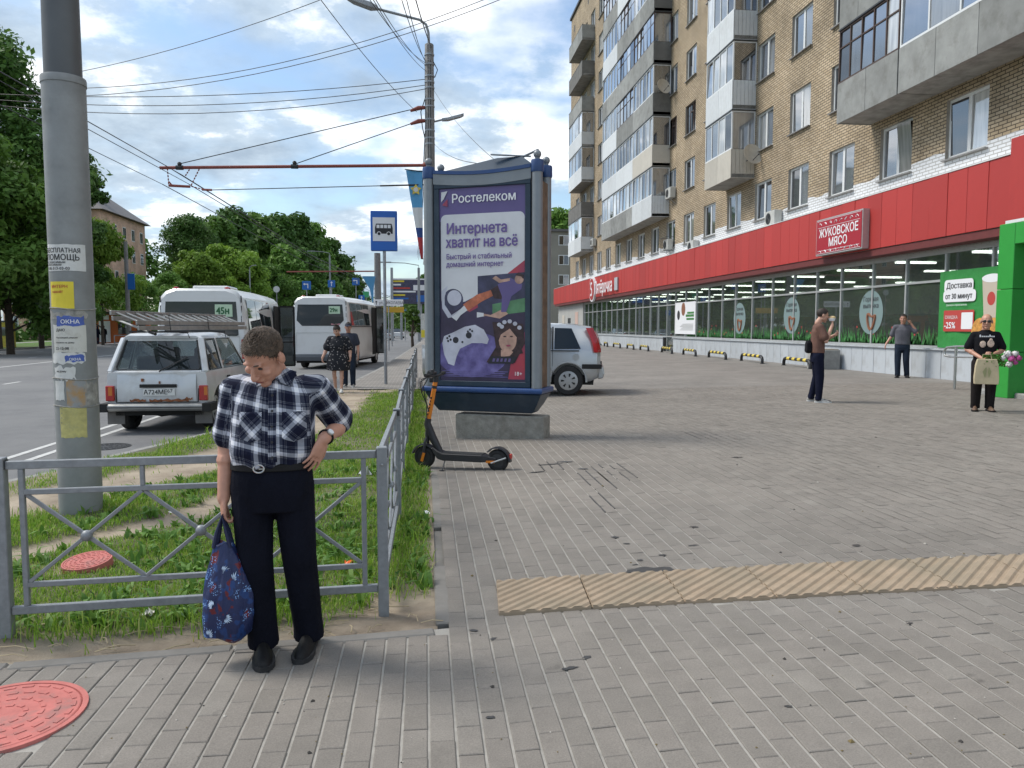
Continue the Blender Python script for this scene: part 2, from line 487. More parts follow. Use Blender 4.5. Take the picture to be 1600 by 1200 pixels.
# far side: kerb and lawn
strip('lawn', [(-420, y) for y in ys], [(left_x(y) - .12, y) for y in ys], -.03, M['lawn'])
kb = MB()
for (x0, y0), (x1, y1) in zip(LEFT, LEFT[1:]): kb.bar((x0, y0, -.1), (x1, y1, -.1), .14, .18)
tag(kb.build('far_kerb', M['curb']), kind='structure')
# footpath through the lawn
strip('path', [(left_x(y) - 8.5, y) for y in ys[3:]], [(left_x(y) - 7, y) for y in ys[3:]], -.024, M['curb'])

# near kerb: stones one metre long, each its own part
kerb = empty('kerb'); tag(kerb, kind='structure')
kst = MB().box((0, 0, 0), (.13, .985, .24)).mesh('kerb_stone', M['curb'], bev=.012)
def arc(pts, step):
    out = []; carry = 0
    for a, b in zip(pts, pts[1:]):
        a = Vector(a); b = Vector(b); L = (b - a).length; t = carry
        while t < L:
            out.append((a + (b - a) * (t / L), (b - a).normalized())); t += step
        carry = t - L
    return out
for p, d in arc(KERB[2:12], 1.0):
    if p.y > 75: break
    link('kerb_stone', kst, kerb, (p.x + d.x * .5, p.y + d.y * .5, -.13 + rng.uniform(-.006, .006)), (0, rng.uniform(-.01, .01), math.atan2(-d.x, d.y)))
kb = MB(); 
for (x0, y0), (x1, y1) in zip(KERB[10:], KERB[11:]): kb.bar((x0, y0, -.13), (x1, y1, -.13), .13, .24)
kb.build('kerb_run', M['curb'], kerb)

# ------------------------------------------------------------------ paved square
def sheet(name, xs, ys, z_off, m, skip=None):
    vs = [(x, y, gz(x) + z_off) for y in ys for x in xs]
    n = len(xs); fs = []
    for j in range(len(ys) - 1):
        for i in range(n - 1):
            if skip and skip((xs[i] + xs[i + 1]) / 2, (ys[j] + ys[j + 1]) / 2): continue
            fs.append((j * n + i, j * n + i + 1, (j + 1) * n + i + 1, (j + 1) * n + i))
    me = bpy.data.meshes.new(name); me.from_pydata(vs, [], fs); me.materials.append(m)
    return link(name, me)
def paver_far_mat():
    m = bpy.data.materials.new('paving_far'); m.use_nodes = True
    ns = m.node_tree.nodes; ls = m.node_tree.links; b = ns['Principled BSDF']; b.inputs['Roughness'].default_value = .85
    g = N(ns, 'ShaderNodeNewGeometry')
    mp = N(ns, 'ShaderNodeMapping', inp={'Rotation': (0, 0, PI / 2)}); ls.new(g.outputs['Position'], mp.inputs[0])
    br = N(ns, 'ShaderNodeTexBrick', inp={'Color1': (.222, .205, .186, 1), 'Color2': (.196, .180, .163, 1), 'Mortar': (.29, .27, .245, 1), 'Scale': 1.0, 'Mortar Size': .006, 'Brick Width': .205, 'Row Height': .105})
    ls.new(mp.outputs[0], br.inputs['Vector'])
    n2 = N(ns, 'ShaderNodeTexNoise', inp={'Scale': .9, 'Detail': 8.0, 'Roughness': .65}); ls.new(g.outputs['Position'], n2.inputs['Vector'])
    mr = N(ns, 'ShaderNodeMapRange', inp={1: .3, 2: .7, 3: .78, 4: 1.15}); ls.new(n2.outputs['Fac'], mr.inputs[0])
    mx = N(ns, 'ShaderNodeMixRGB', blend_type='MULTIPLY', inp={0: 1.0}); ls.new(br.outputs['Color'], mx.inputs[1]); ls.new(mr.outputs[0], mx.inputs[2])
    ls.new(mx.outputs[0], b.inputs['Base Color'])
    return m
M['paving_far'] = paver_far_mat()
def paver_mat():
    m = bpy.data.materials.new('concrete_paver'); m.use_nodes = True
    ns = m.node_tree.nodes; ls = m.node_tree.links; b = ns['Principled BSDF']; b.inputs['Roughness'].default_value = .82
    g = N(ns, 'ShaderNodeNewGeometry')
    at = N(ns, 'ShaderNodeAttribute', attribute_name='rnd')
    oi = N(ns, 'ShaderNodeObjectInfo')
    sm = N(ns, 'ShaderNodeMath', operation='ADD'); ls.new(at.outputs['Fac'], sm.inputs[0]); ls.new(oi.outputs['Random'], sm.inputs[1])
    fr = N(ns, 'ShaderNodeMath', operation='FRACT'); ls.new(sm.outputs[0], fr.inputs[0])
    rp = N(ns, 'ShaderNodeValToRGB'); c = rp.color_ramp
    c.elements[0].color = (0.19, 0.172, 0.151, 1); c.elements[1].color = (0.226, 0.206, 0.182, 1)
    e = c.elements.new(.3); e.color = (0.207, 0.187, 0.165, 1)
    e = c.elements.new(.8); e.color = (0.214, 0.192, 0.169, 1)
    ls.new(fr.outputs[0], rp.inputs[0])
    cur = rp.outputs[0]
    for sc_, lo, hi, a, z in ((.8, .3, .7, .86, 1.12), (6, .3, .7, .90, 1.08), (160, .35, .65, .82, 1.16)):
        n2 = N(ns, 'ShaderNodeTexNoise', inp={'Scale': sc_, 'Detail': 7.0, 'Roughness': .65}); ls.new(g.outputs['Position'], n2.inputs['Vector'])
        mr = N(ns, 'ShaderNodeMapRange', inp={1: lo, 2: hi, 3: a, 4: z}); ls.new(n2.outputs['Fac'], mr.inputs[0])
        mx = N(ns, 'ShaderNodeMixRGB', blend_type='MULTIPLY', inp={0: 1.0}); ls.new(cur, mx.inputs[1]); ls.new(mr.outputs[0], mx.inputs[2]); cur = mx.outputs[0]
    # scattered dark grime spots
    vo = N(ns, 'ShaderNodeTexNoise', inp={'Scale': 4.2, 'Detail': 3.0, 'Roughness': .5}); ls.new(g.outputs['Position'], vo.inputs['Vector'])
    mr = N(ns, 'ShaderNodeMapRange', inp={1: .70, 2: .76, 3: 1.0, 4: .55}); ls.new(vo.outputs['Fac'], mr.inputs[0])
    mx = N(ns, 'ShaderNodeMixRGB', blend_type='MULTIPLY', inp={0: 1.0}); ls.new(cur, mx.inputs[1]); ls.new(mr.outputs[0], mx.inputs[2]); cur = mx.outputs[0]
    ls.new(cur, b.inputs['Base Color'])
    nb = N(ns, 'ShaderNodeTexNoise', inp={'Scale': 240., 'Detail': 3.0}); ls.new(g.outputs['Position'], nb.inputs['Vector'])
    bp = N(ns, 'ShaderNodeBump', inp={'Strength': .35, 'Distance': .003}); ls.new(nb.outputs['Fac'], bp.inputs['Height']); ls.new(bp.outputs[0], b.inputs['Normal'])
    return m
M['paver'] = paver_mat()
FAR_Y = 17.0
xs_ = [.13, .3] + [.3 + .12 * i for i in range(1, 40)] + [5.1 + .5 * i for i in range(24)]
pavement = sheet('pavement', xs_, [FAR_Y + i * 5 for i in range(0, 14)], 0.0, M['paving_far'])
tag(pavement, kind='structure')
bed = sheet('sand_bed', [-9, -6, -4, -2.9, -2, -1, -.4, .04, .13, .3] + [.3 + .12 * i for i in range(1, 40)] + [5.1 + .5 * i for i in range(24)], [-6, -3, 0, 1.5, 2.5, 3.0, 3.4, 3.66] + [3.95 + .5 * i for i in range(0, 26)] + [FAR_Y], -.0045, M['joint_sand'], skip=lambda x, y: x < .13 and y > 3.66)
bed.parent = pavement
# the wedge of bedding between the square part and the slanted front kerb
wd = MB(); wd.add([(-9, 3.66, -.0045), (-2.9, 3.66, -.0045), (.13, 3.66, -.0045), (.13, 3.96, -.0045), (.04, 3.95, -.0045)], [(1, 2, 3, 4)]); wd.build('sand_wedge', M['joint_sand'], pavement)

T0 = Vector((.385, 4.08)); TDIR = Vector((3.34 - .385, 3.89 - 4.08)).normalized(); TN = Vector((-TDIR.y, TDIR.x)); TW = .53
def in_tactile(x, y, mgn=0.0):
    d = Vector((x, y)) - T0
    a = d.dot(TDIR); b = d.dot(TN)
    return -mgn < a < 6.45 + mgn and -mgn < b < TW + mgn
MH = Vector((-1.72, 3.215)); MHR = .31
pv = []
PW, PL = .1045, .2045
xi = int(-4.2 / PW)
x = xi * PW
while x < 15.0:
    xc = x + PW / 2
    off = (PL / 2 if (round(x / PW) % 2) else 0) + rng.uniform(-.004, .004)
    y = 1.2 + off
    while y < FAR_Y + .1:
        yc = y + PL / 2
        inview = (xc < .95 * yc + 1.6) and (xc > -.62 * yc - 1.2)
        keep = inview and not in_tactile(xc, yc, -.05) and (Vector((xc, yc)) - MH).length > MHR - .03
        ln = 1.0
        if xc < .13:
            room = front_y(xc) - .05 - y
            if room < .04: keep = False
            elif room < PL: ln = room / PL; yc = y + room / 2
        if keep: pv.append((xc, yc, math.hypot(xc, yc), ln))
        y += PL
    x += PW
pv = np.array(pv)
order = np.argsort(pv[:, 2])
pv = pv[order]
def inframe(x, y):
    r = x * math.cos(PS) - y * math.sin(PS); F = x * math.sin(PS) + y * math.cos(PS)
    z = gz(x) - HC
    fw = F * math.cos(TH) - z * math.sin(TH); up = F * math.sin(TH) + z * math.cos(TH)
    return abs(r / fw) < .69 and abs(up / fw) < .52
inf = np.array([inframe(p[0], p[1]) for p in pv])
idx_in = np.where(inf)[0]
single = set(idx_in[:300].tolist())
pm = MB()
hx, hy, b_ = .0468, .1012, .0035
pm.add([(-hx, -hy, -.02), (hx, -hy, -.02), (hx, hy, -.02), (-hx, hy, -.02), (-hx, -hy, -.003), (hx, -hy, -.003), (hx, hy, -.003), (-hx, hy, -.003),
        (-hx + b_, -hy + b_, 0), (hx - b_, -hy + b_, 0), (hx - b_, hy - b_, 0), (-hx + b_, hy - b_, 0)],
       [(8, 9, 10, 11), (4, 5, 9, 8), (5, 6, 10, 9), (6, 7, 11, 10), (7, 4, 8, 11), (0, 1, 5, 4), (1, 2, 6, 5), (2, 3, 7, 6), (3, 0, 4, 7)])
paver_me = pm.mesh('paver', M['paver'])
tpl = np.array(pm.v)[4:]
V = []; Fc = []; RN = []
tf = [(4, 5, 6, 7), (0, 1, 5, 4), (1, 2, 6, 5), (2, 3, 7, 6), (3, 0, 4, 7)]
for i, (x, y, d, ln) in enumerate(pv):
    sl = (gz(x + .05) - gz(x - .05)) / .1
    dz = rng.uniform(-.0015, .0015); tx = rng.normal(0, .006); ty = rng.normal(0, .009); a = rng.normal(0, .005)
    if i in single:
        link('paver', paver_me, pavement, (x, y, gz(x) + .0015 + dz), (tx, ty - math.atan(sl), a), (1, ln, 1))
        continue
    q = tpl.copy(); q[:, 1] *= ln
    vx = q[:, 0] - a * q[:, 1] + x; vy = q[:, 1] + a * q[:, 0] + y
    vz = q[:, 2] + gz(x) + .0015 + dz + q[:, 0] * (sl - ty) + q[:, 1] * tx
    o = len(V)
    V += list(zip(vx, vy, vz)); Fc += [tuple(k + o for k in f) for f in tf]; RN += [rng.random()] * 5
me = bpy.data.meshes.new('paver_field'); me.from_pydata(V, [], Fc); me.materials.append(M['paver'])
at = me.attributes.new('rnd', 'FLOAT', 'FACE'); at.data.foreach_set('value', RN)
tag(link('paver_field', me, pavement), kind='stuff')

# edging kerbs of the verge
edge = empty('edging_kerb'); tag(edge, kind='structure')
M['edging'] = ground_mat('edging_concrete', (.225, .212, .195), (.18, .17, .155), 6, .9, .4, 90, .004)
es_ = MB().box((0, 0, 0), (.085, .985, .12)).mesh('edging_stone', M['edging'], bev=.008)
for k in range(16):
    y = 4.02 + k * 1.0
    link('edging_stone', es_, edge, (.085 + rng.uniform(-.006, .006), y + .5, -.059 + (.0 if k not in (1,) else -.03)), (rng.uniform(-.004, .004), 0, rng.uniform(-.006, .006)))
fd = (F1 - F0).normalized()
for k in range(4):
    c = F1 - fd * (.5 + k * 1.0) + Vector((-.0, -.02))
    link('edging_stone', es_, edge, (c.x, c.y - .02, -.054), (0, 0, math.atan2(-fd.x, fd.y)))

# ------------------------------------------------------------------ tactile paving strip
M['tactile'] = ground_mat('yellow_tactile', (.40, .305, .215), (.30, .23, .16), 7, .85, .4, 150, .003, cc=(.28, .23, .165), cscale=2.2)
tact = empty('tactile_strip', (T0.x, T0.y, 0), math.atan2(TDIR.y, TDIR.x)); tag(tact, kind='structure'); tact.parent = None
def tactile_tile(w, h, flip):
    """slab with slanting raised bars, clipped to the tile outline"""
    b = MB(); b.bb((0, 0, -.03), (w, h, -.005))
    pitch = .061; bw = .0245; ang = R(45)
    c, s_ = math.cos(ang), math.sin(ang)
    def clip(poly):
        def cut(poly, ax, lim, sign):
            out = []
            for i in range(len(poly)):
                p, q = poly[i], poly[(i + 1) % len(poly)]
                ip, iq = (p[ax] - lim) * sign <= 0, (q[ax] - lim) * sign <= 0
                if ip: out.append(p)
                if ip != iq:
                    t = (lim - p[ax]) / (q[ax] - p[ax]); out.append(tuple(p[k] + t * (q[k] - p[k]) for k in range(2)))
            return out
        for ax, lim, sg in ((0, .003, -1), (0, w - .003, 1), (1, .003, -1), (1, h - .003, 1)):
            poly = cut(poly, ax, lim, sg)
            if len(poly) < 3: return None
        return poly
    for k in range(-12, 24):
        o = k * pitch * 1.0
        # bar along direction (c,s), offset o along x
        x0 = o / s_ * 1.0
        def rect(hw):
            nx, ny = -s_, c
            p0 = (x0 - 2 * c, -2 * s_); p1 = (x0 + 2 * c, 2 * s_)
            return [(p0[0] + nx * hw, p0[1] + ny * hw), (p0[0] - nx * hw, p0[1] - ny * hw), (p1[0] - nx * hw, p1[1] - ny * hw), (p1[0] + nx * hw, p1[1] + ny * hw)]
        lo = clip(rect(bw)); hi = clip(rect(bw * .5))
        if lo is None: continue
        if hi is not None and len(lo) == len(hi):
            n = len(lo)
            b.add([(p[0], p[1], -.005) for p in lo] + [(p[0], p[1], .005) for p in hi], [tuple(range(n, 2 * n))] + [(i, (i + 1) % n, n + (i + 1) % n, n + i) for i in range(n)])
        else:
            b.prism(lo, -.006, .001)
    return b.mesh('tactile_tile', M['tactile'])
tt = tactile_tile(.51, TW - .004, False)
for k in range(12):
    xm = T0.x + TDIR.x * (k * .513 + .25)
    o = link('tactile_tile', tt, tact, (k * .516, 0, gz(xm) + .0085 + rng.uniform(-.001, .001)), (0, -math.atan((gz(xm + .1) - gz(xm - .1)) / .2), rng.uniform(-.004, .004)))

# ------------------------------------------------------------------ the verge: soil and grass
def seg_d(p, a, b):
    ab = b - a; t = max(0, min(1, (p - a).dot(ab) / ab.length_squared)); return (p - a - ab * t).length
def pl_d(p, pl): return min(seg_d(p, Vector(a), Vector(b)) for a, b in zip(pl, pl[1:]))
P1 = [(-4.6, 5.6), (-3.55, 7.3), (-2.75, 8.9), (-2.1, 11.2), (-1.75, 14.2), (-1.72, 17.2), (-1.75, 20.5)]
P2 = [(-4.2, 4.9), (-2.75, 5.75), (-2.0, 6.6), (-1.75, 7.6), (-2.0, 9.2)]
def dens(x, y):
    p = Vector((x, y))
    n = mnoise.noise(Vector((x * 2.3, y * 2.3, 0))) ; n2 = mnoise.noise(Vector((x * .9, y * .9, 5)))
    d = 1.0
    if (p - Vector((-2.24, 5.28))).length < .16: return 0.0
    d1 = pl_d(p, P1) + n * .16
    d = min(d, (d1 - .34) / .22)
    d2 = pl_d(p, P2) + n * .10
    d = min(d, (d2 - .13) / .12)
    if x > -.35 and y < 4.75: d = min(d, (y - 4.42 + n * .25) / .3 if y > 4.0 else 0)
    f = y - front_y(x)
    d = min(d, (f - .22 + n * .14 - max(0, (-2.1 - x)) * .8) / .16)
    if x < .05: d = min(d, (.03 - x + n * .02) / .05 + .1)
    if x < -3.9: d *= .5
    if y > 17.6: d = min(d, (19.4 - y + n) / 1.0)
    return max(0, min(1, d)) * (.82 + .5 * n2)
VY0, VY1 = 3.6, 19.8
nx, ny = 56, 120
vs = []; dn = []
for j in range(ny + 1):
    y = VY0 + (VY1 - VY0) * (j / ny) ** 1.3
    xl = kerb_x(max(y, -.6)) + .05
    for i in range(nx + 1):
        x = xl + (.05 - xl) * i / nx
        yy = max(y, front_y(x) + .03)
        d = dens(x, yy)
        edgef = min(1, (yy - front_y(x)) / .15, (x - xl) / .15 + .05, (.05 - x) / .1 + .05)
        vs.append((x, yy, -.018 + (.022 * mnoise.noise(Vector((x * 3, yy * 3, 9))) + .02 * d) * max(0, edgef)))
        dn.append(d)
fs = [(j * (nx + 1) + i, j * (nx + 1) + i + 1, (j + 1) * (nx + 1) + i + 1, (j + 1) * (nx + 1) + i) for j in range(ny) for i in range(nx)]
me = bpy.data.meshes.new('verge_soil'); me.from_pydata(vs, [], fs)
at = me.attributes.new('dens', 'FLOAT', 'POINT'); at.data.foreach_set('value', dn)
me.polygons.foreach_set('use_smooth', [True] * len(fs))
m = ground_mat('bare_soil', (.33, .27, .205), (.235, .185, .135), 5, .95, .8, 90, .012, cc=(.42, .35, .265), cscale=1.4)
ns = m.node_tree.nodes; ls = m.node_tree.links; b = ns['Principled BSDF']
src = b.inputs['Base Color'].links[0].from_socket
a_ = N(ns, 'ShaderNodeAttribute', attribute_name='dens')
mx = N(ns, 'ShaderNodeMixRGB', inp={2: (.075, .085, .035, 1)}); ls.new(a_.outputs['Fac'], mx.inputs[0]); ls.new(src, mx.inputs[1]); ls.new(mx.outputs[0], b.inputs['Base Color'])
me.materials.append(m)
tag(link('verge', me), kind='structure')
M['soil'] = m
# far sandy and paved parts of the kerb side
sheet_l = MB()
yy = [19.8, 25, 31.4, 45, 60, 67.7, 75]
strip('footway', [(kerb_x(y) + .06, y) for y in yy], [(.13, y) for y in yy], 0.0, M['paving_far'])
strip('corner_soil', [(-8.1, 2.4), (-5.8, 5.6)], [(-2.9, 3.66), (-2.9, 3.70)], -.03, M['soil'])
c_ = MB(); c_.add([(-8, 2.5, -.03), (-6, 1.0, -.03), (-2.9, 3.62, -.024), (-3.2, 4.2, -.02), (-5.6, 5.6, -.02)], [(0, 1, 2, 3, 4)]); tag(c_.build('corner_ground', M['soil']), kind='structure')

def leafy(name, pts, heights, widths, m, lean=.5, seed=1, wide=False):
    """one joined mass of blades"""
    r = np.random.default_rng(seed); n = len(pts)
    P = np.array(pts); H = np.array(heights)[:, None]; W = np.array(widths)[:, None]
    th = r.uniform(0, 2 * PI, n); ln = r.uniform(.1, 1.0, n)[:, None] * lean
    side = np.stack([np.cos(th), np.sin(th), np.zeros(n)], 1)
    th2 = th + PI / 2 + r.normal(0, .5, n)
    ld = np.stack([np.cos(th2), np.sin(th2), np.zeros(n)], 1)
    up = np.array([[0, 0, 1.]])
    b0 = P - side * W * .5; b1 = P + side * W * .5
    mid = P + up * H * .6 + ld * H * ln * .35
    wm = 1.1 if wide else .75
    m0 = mid - side * W * .5 * wm; m1 = mid + side * W * .5 * wm
    tip = P + up * H * (1 - .35 * ln) + ld * H * ln
    V = np.stack([b0, b1, m1, m0, tip], 1).reshape(-1, 3)
    me = bpy.data.meshes.new(name)
    me.vertices.add(len(V)); me.vertices.foreach_set('co', V.astype(np.float32).ravel())
    base = np.arange(n) * 5
    quads = np.stack([base, base + 1, base + 2, base + 3], 1); tris = np.stack([base + 3, base + 2, base + 4], 1)
    li = np.concatenate([quads, tris], 1).ravel()
    me.loops.add(len(li)); me.loops.foreach_set('vertex_index', li.astype(np.int32))
    me.polygons.add(2 * n)
    st = np.stack([np.arange(n) * 7, np.arange(n) * 7 + 4], 1).ravel()
    me.polygons.foreach_set('loop_start', st.astype(np.int32))
    me.update(calc_edges=True)
    at = me.attributes.new('rnd', 'FLOAT', 'FACE'); at.data.foreach_set('value', np.repeat(r.random(n), 2).astype(np.float32))
    me.materials.append(m)
    return me
def leaf_mat(name, ramp, trans=.25, rough=.6, objrnd=0.0, clump=True):
    m = bpy.data.materials.new(name); m.use_nodes = True
    ns = m.node_tree.nodes; ls = m.node_tree.links; b = ns['Principled BSDF']
    b.inputs['Roughness'].default_value = rough; b.inputs['Specular IOR Level'].default_value = .3
    a = N(ns, 'ShaderNodeAttribute', attribute_name='rnd')
    rp = N(ns, 'ShaderNodeValToRGB'); c = rp.color_ramp
    c.elements[0].color = (*ramp[0], 1); c.elements[1].color = (*ramp[-1], 1)
    for k, q in enumerate(ramp[1:-1]):
        e = c.elements.new((k + 1) / (len(ramp) - 1)); e.color = (*q, 1)
    ls.new(a.outputs['Fac'], rp.inputs[0]); cur = rp.outputs[0]
    if objrnd:
        oi = N(ns, 'ShaderNodeObjectInfo'); mr = N(ns, 'ShaderNodeMapRange', inp={3: 1 - objrnd, 4: 1 + objrnd}); ls.new(oi.outputs['Random'], mr.inputs[0])
        mx = N(ns, 'ShaderNodeMixRGB', blend_type='MULTIPLY', inp={0: 1.0}); ls.new(cur, mx.inputs[1]); ls.new(mr.outputs[0], mx.inputs[2]); cur = mx.outputs[0]
    ls.new(cur, b.inputs['Base Color'])
    if trans:
        out = ns['Material Output']
        t = N(ns, 'ShaderNodeBsdfTranslucent'); ls.new(cur, t.inputs['Color'])
        mm = N(ns, 'ShaderNodeMixShader', inp={0: trans}); ls.new(b.outputs[0], mm.inputs[1]); ls.new(t.outputs[0], mm.inputs[2]); ls.new(mm.outputs[0], out.inputs[0])
    return m
M['grass'] = leaf_mat('grass_blade', [(.12, .24, .025), (.20, .37, .035), (.28, .45, .05), (.42, .43, .15)], .35)
M['weed'] = leaf_mat('weed_leaf', [(.075, .17, .03), (.12, .25, .04), (.17, .29, .06)], .3)
pts = []; hs = []; ws = []
def sow(n, x0, x1, y0, y1, hmul, wmul):
    k = 0
    X = rng.uniform(x0, x1, n); Y = rng.uniform(y0, y1, n); U = rng.random(n)
    for x, y, u in zip(X, Y, U):
        if x < kerb_x(y) + .1 or y < front_y(x) + .05: continue
        d = dens(x, y)
        if u > d ** 1.3 + .006: continue
        t = .55 + .9 * max(0, mnoise.noise(Vector((x * 1.7, y * 1.7, 3))) + .25)
        pts.append((x, y, -.012 + .012 * d)); hs.append(rng.uniform(.03, .068) * hmul * t); ws.append(rng.uniform(.0035, .0075) * wmul)
sow(60000, -4.2, .05, 3.8, 6.0, 1.0, 1.0)
sow(60000, -4.2, .05, 6.0, 10.0, 1.0, 1.3)
sow(42000, -3.4, .05, 10.0, 19.6, 1.1, 2.0)
# tufts along the fence foot and kerbs
for cx, cy, sp, n, h in [(-.30, y, .10, 55, 1.7) for y in np.arange(4.5, 19, .32)] + [(-.18, y, .10, 50, 1.6) for y in np.arange(4.7, 12, .25)] + [(x, 4.12 + .0 * x, .08, 60, 1.9) for x in (-1.95, -1.7, -1.4, -1.1, -.9, -.62)] + [(-2.75, 7.05, .18, 320, 1.8), (-3.25, 6.6, .15, 160, 1.5), (-3.0, 11.9, .15, 120, 1.8), (-3.35, 10.8, .15, 90, 1.7), (-2.62, 14.2, .15, 90, 1.6), (-2.5, 12.9, .12, 60, 1.5)]:
    for k in range(n):
        x = rng.normal(cx, sp); y = rng.normal(cy, sp)
        if x > .04 or y < front_y(x) + .04: continue
        pts.append((x, y, -.012)); hs.append(rng.uniform(.04, .085) * h); ws.append(rng.uniform(.004, .008) * (1.2 if y < 8 else 2))
tag(link('grass', leafy('grass', pts, hs, ws, M['grass'], .9, 3)), 'uneven green grass on the fenced verge', 'grass', kind='stuff')
# broad weeds (plantain, dandelion)
pts2 = []; h2 = []; w2 = []
for k in range(420):
    x = rng.uniform(-2.9, .0); y = 3.95 + rng.beta(1.1, 2.2) * 6
    if dens(x, y) < .25 or y < front_y(x) + .22 or math.hypot(x + 2.24, y - 5.28) < .24 or (abs(x + 2.2) < .2 and 4.6 < y < 5.3): continue
    for j in range(rng.integers(5, 10)):
        pts2.append((x + rng.normal(0, .025), y + rng.normal(0, .025), -.008)); h2.append(rng.uniform(.05, .13)); w2.append(rng.uniform(.014, .032))
tag(link('weeds', leafy('weeds', pts2, h2, w2, M['weed'], 1.5, 5, True)), 'broad leaved weeds among the grass of the verge', 'weeds', kind='stuff')

# ------------------------------------------------------------------ stains on the paving (flat wet marks)
M['stain'] = mat('wet_stain', (.05, .048, .047), .45, spec=.4)
def blob(cx, cy, rx, ry, seed, z=.0045):
    r = random.Random(seed); n = 26; a0 = r.uniform(0, 6); poly = []
    for k in range(n):
        t = 2 * PI * k / n
        q = 1 + .35 * math.sin(2 * t + a0) * r.uniform(.3, 1) + .22 * math.sin(5 * t + a0 * 2) * r.uniform(.4, 1) + r.uniform(-.08, .08)
        poly.append((cx + rx * q * math.cos(t), cy + ry * q * math.sin(t)))
    return [(x, y, gz(x) + z) for x, y in poly]
st = MB()
for u, v, rx, ry in ((1018, 892, .085, .05), (1062, 893, .05, .02), (1035, 868, .04, .02), (1000, 876, .03, .02), (993, 883, .03, .015), (961, 840, .035, .03), (979, 850, .025, .02), (1083, 853, .04, .03), (890, 1045, .045, .022), (917, 1028, .03, .02), (771, 999, .022, .02), (1338, 853, .04, .03), (1421, 975, .022, .015), (1085, 824, .04, .03), (860, 726, .14, .05), (883, 722, .1, .06), (840, 738, .09, .05), (911, 733, .06, .05), (1152, 715, .07, .04), (1232, 1105, .02, .014), (766, 1122, .02, .018), (740, 986, .03, .02)):
    p = G(u, v); q = blob(p.x, p.y, rx * (1.5 if u == 1018 else .8), ry * (1.5 if u == 1018 else .65), u)
    st.add(q, [tuple(range(len(q)))])
tag(st.build('paving_stains', M['stain'], pavement), kind='stuff')

# joints packed with dark dirt on the square
dj = MB()
for u0, v0, nx_, ny_ in ((925, 765, 3, 4), (955, 752, 4, 4), (850, 735, 3, 2), (1090, 686, 4, 3), (945, 800, 2, 3)):
    p = G(u0, v0); i0 = round(p.x / PW); 
    for i in range(nx_):
        for j in range(ny_):
            x = (i0 + i) * PW; y = p.y + j * PL + (PL / 2 if i % 2 else 0)
            if rng.random() < .8: dj.bb((x - .006, y, gz(x) - .004), (x + .006, y + PL, gz(x) + .0016))
            if rng.random() < .8: dj.bb((x, y - .005, gz(x) - .004), (x + PW, y + .005, gz(x) + .0022))
tag(dj.build('dirty_joints', M['stain'], pavement), kind='stuff')

gr = MB()
for k in range(520):
    y = 2.3 + rng.random() ** 1.6 * 9; x = rng.uniform(-.5 * y, .85 * y)
    if y > front_y(x) - .1 and x < .16: continue
    if in_tactile(x, y, .0) and rng.random() < .6: continue
    r_ = rng.uniform(.002, .006) * (1 if rng.random() < .93 else 2.4); a = rng.uniform(0, 6); z = gz(x) + (.0135 if in_tactile(x, y) else .003)
    q = [(x + r_ * rng.uniform(.6, 1.4) * math.cos(a + t), y + r_ * rng.uniform(.6, 1.4) * math.sin(a + t), z) for t in (0, 1.6, 3.1, 4.7)]
    gr.add(q + [(x, y, z + r_ * .7)], [(0, 1, 4), (1, 2, 4), (2, 3, 4), (3, 0, 4)], int(rng.integers(0, 3)))
tag(gr.build('paving_grit', [mat('dark_grit', (.05, .045, .04), .9), mat('pale_grit', (.45, .42, .37), .9), mat('leaf_bits', (.16, .12, .05), .9)], pavement), kind='stuff')

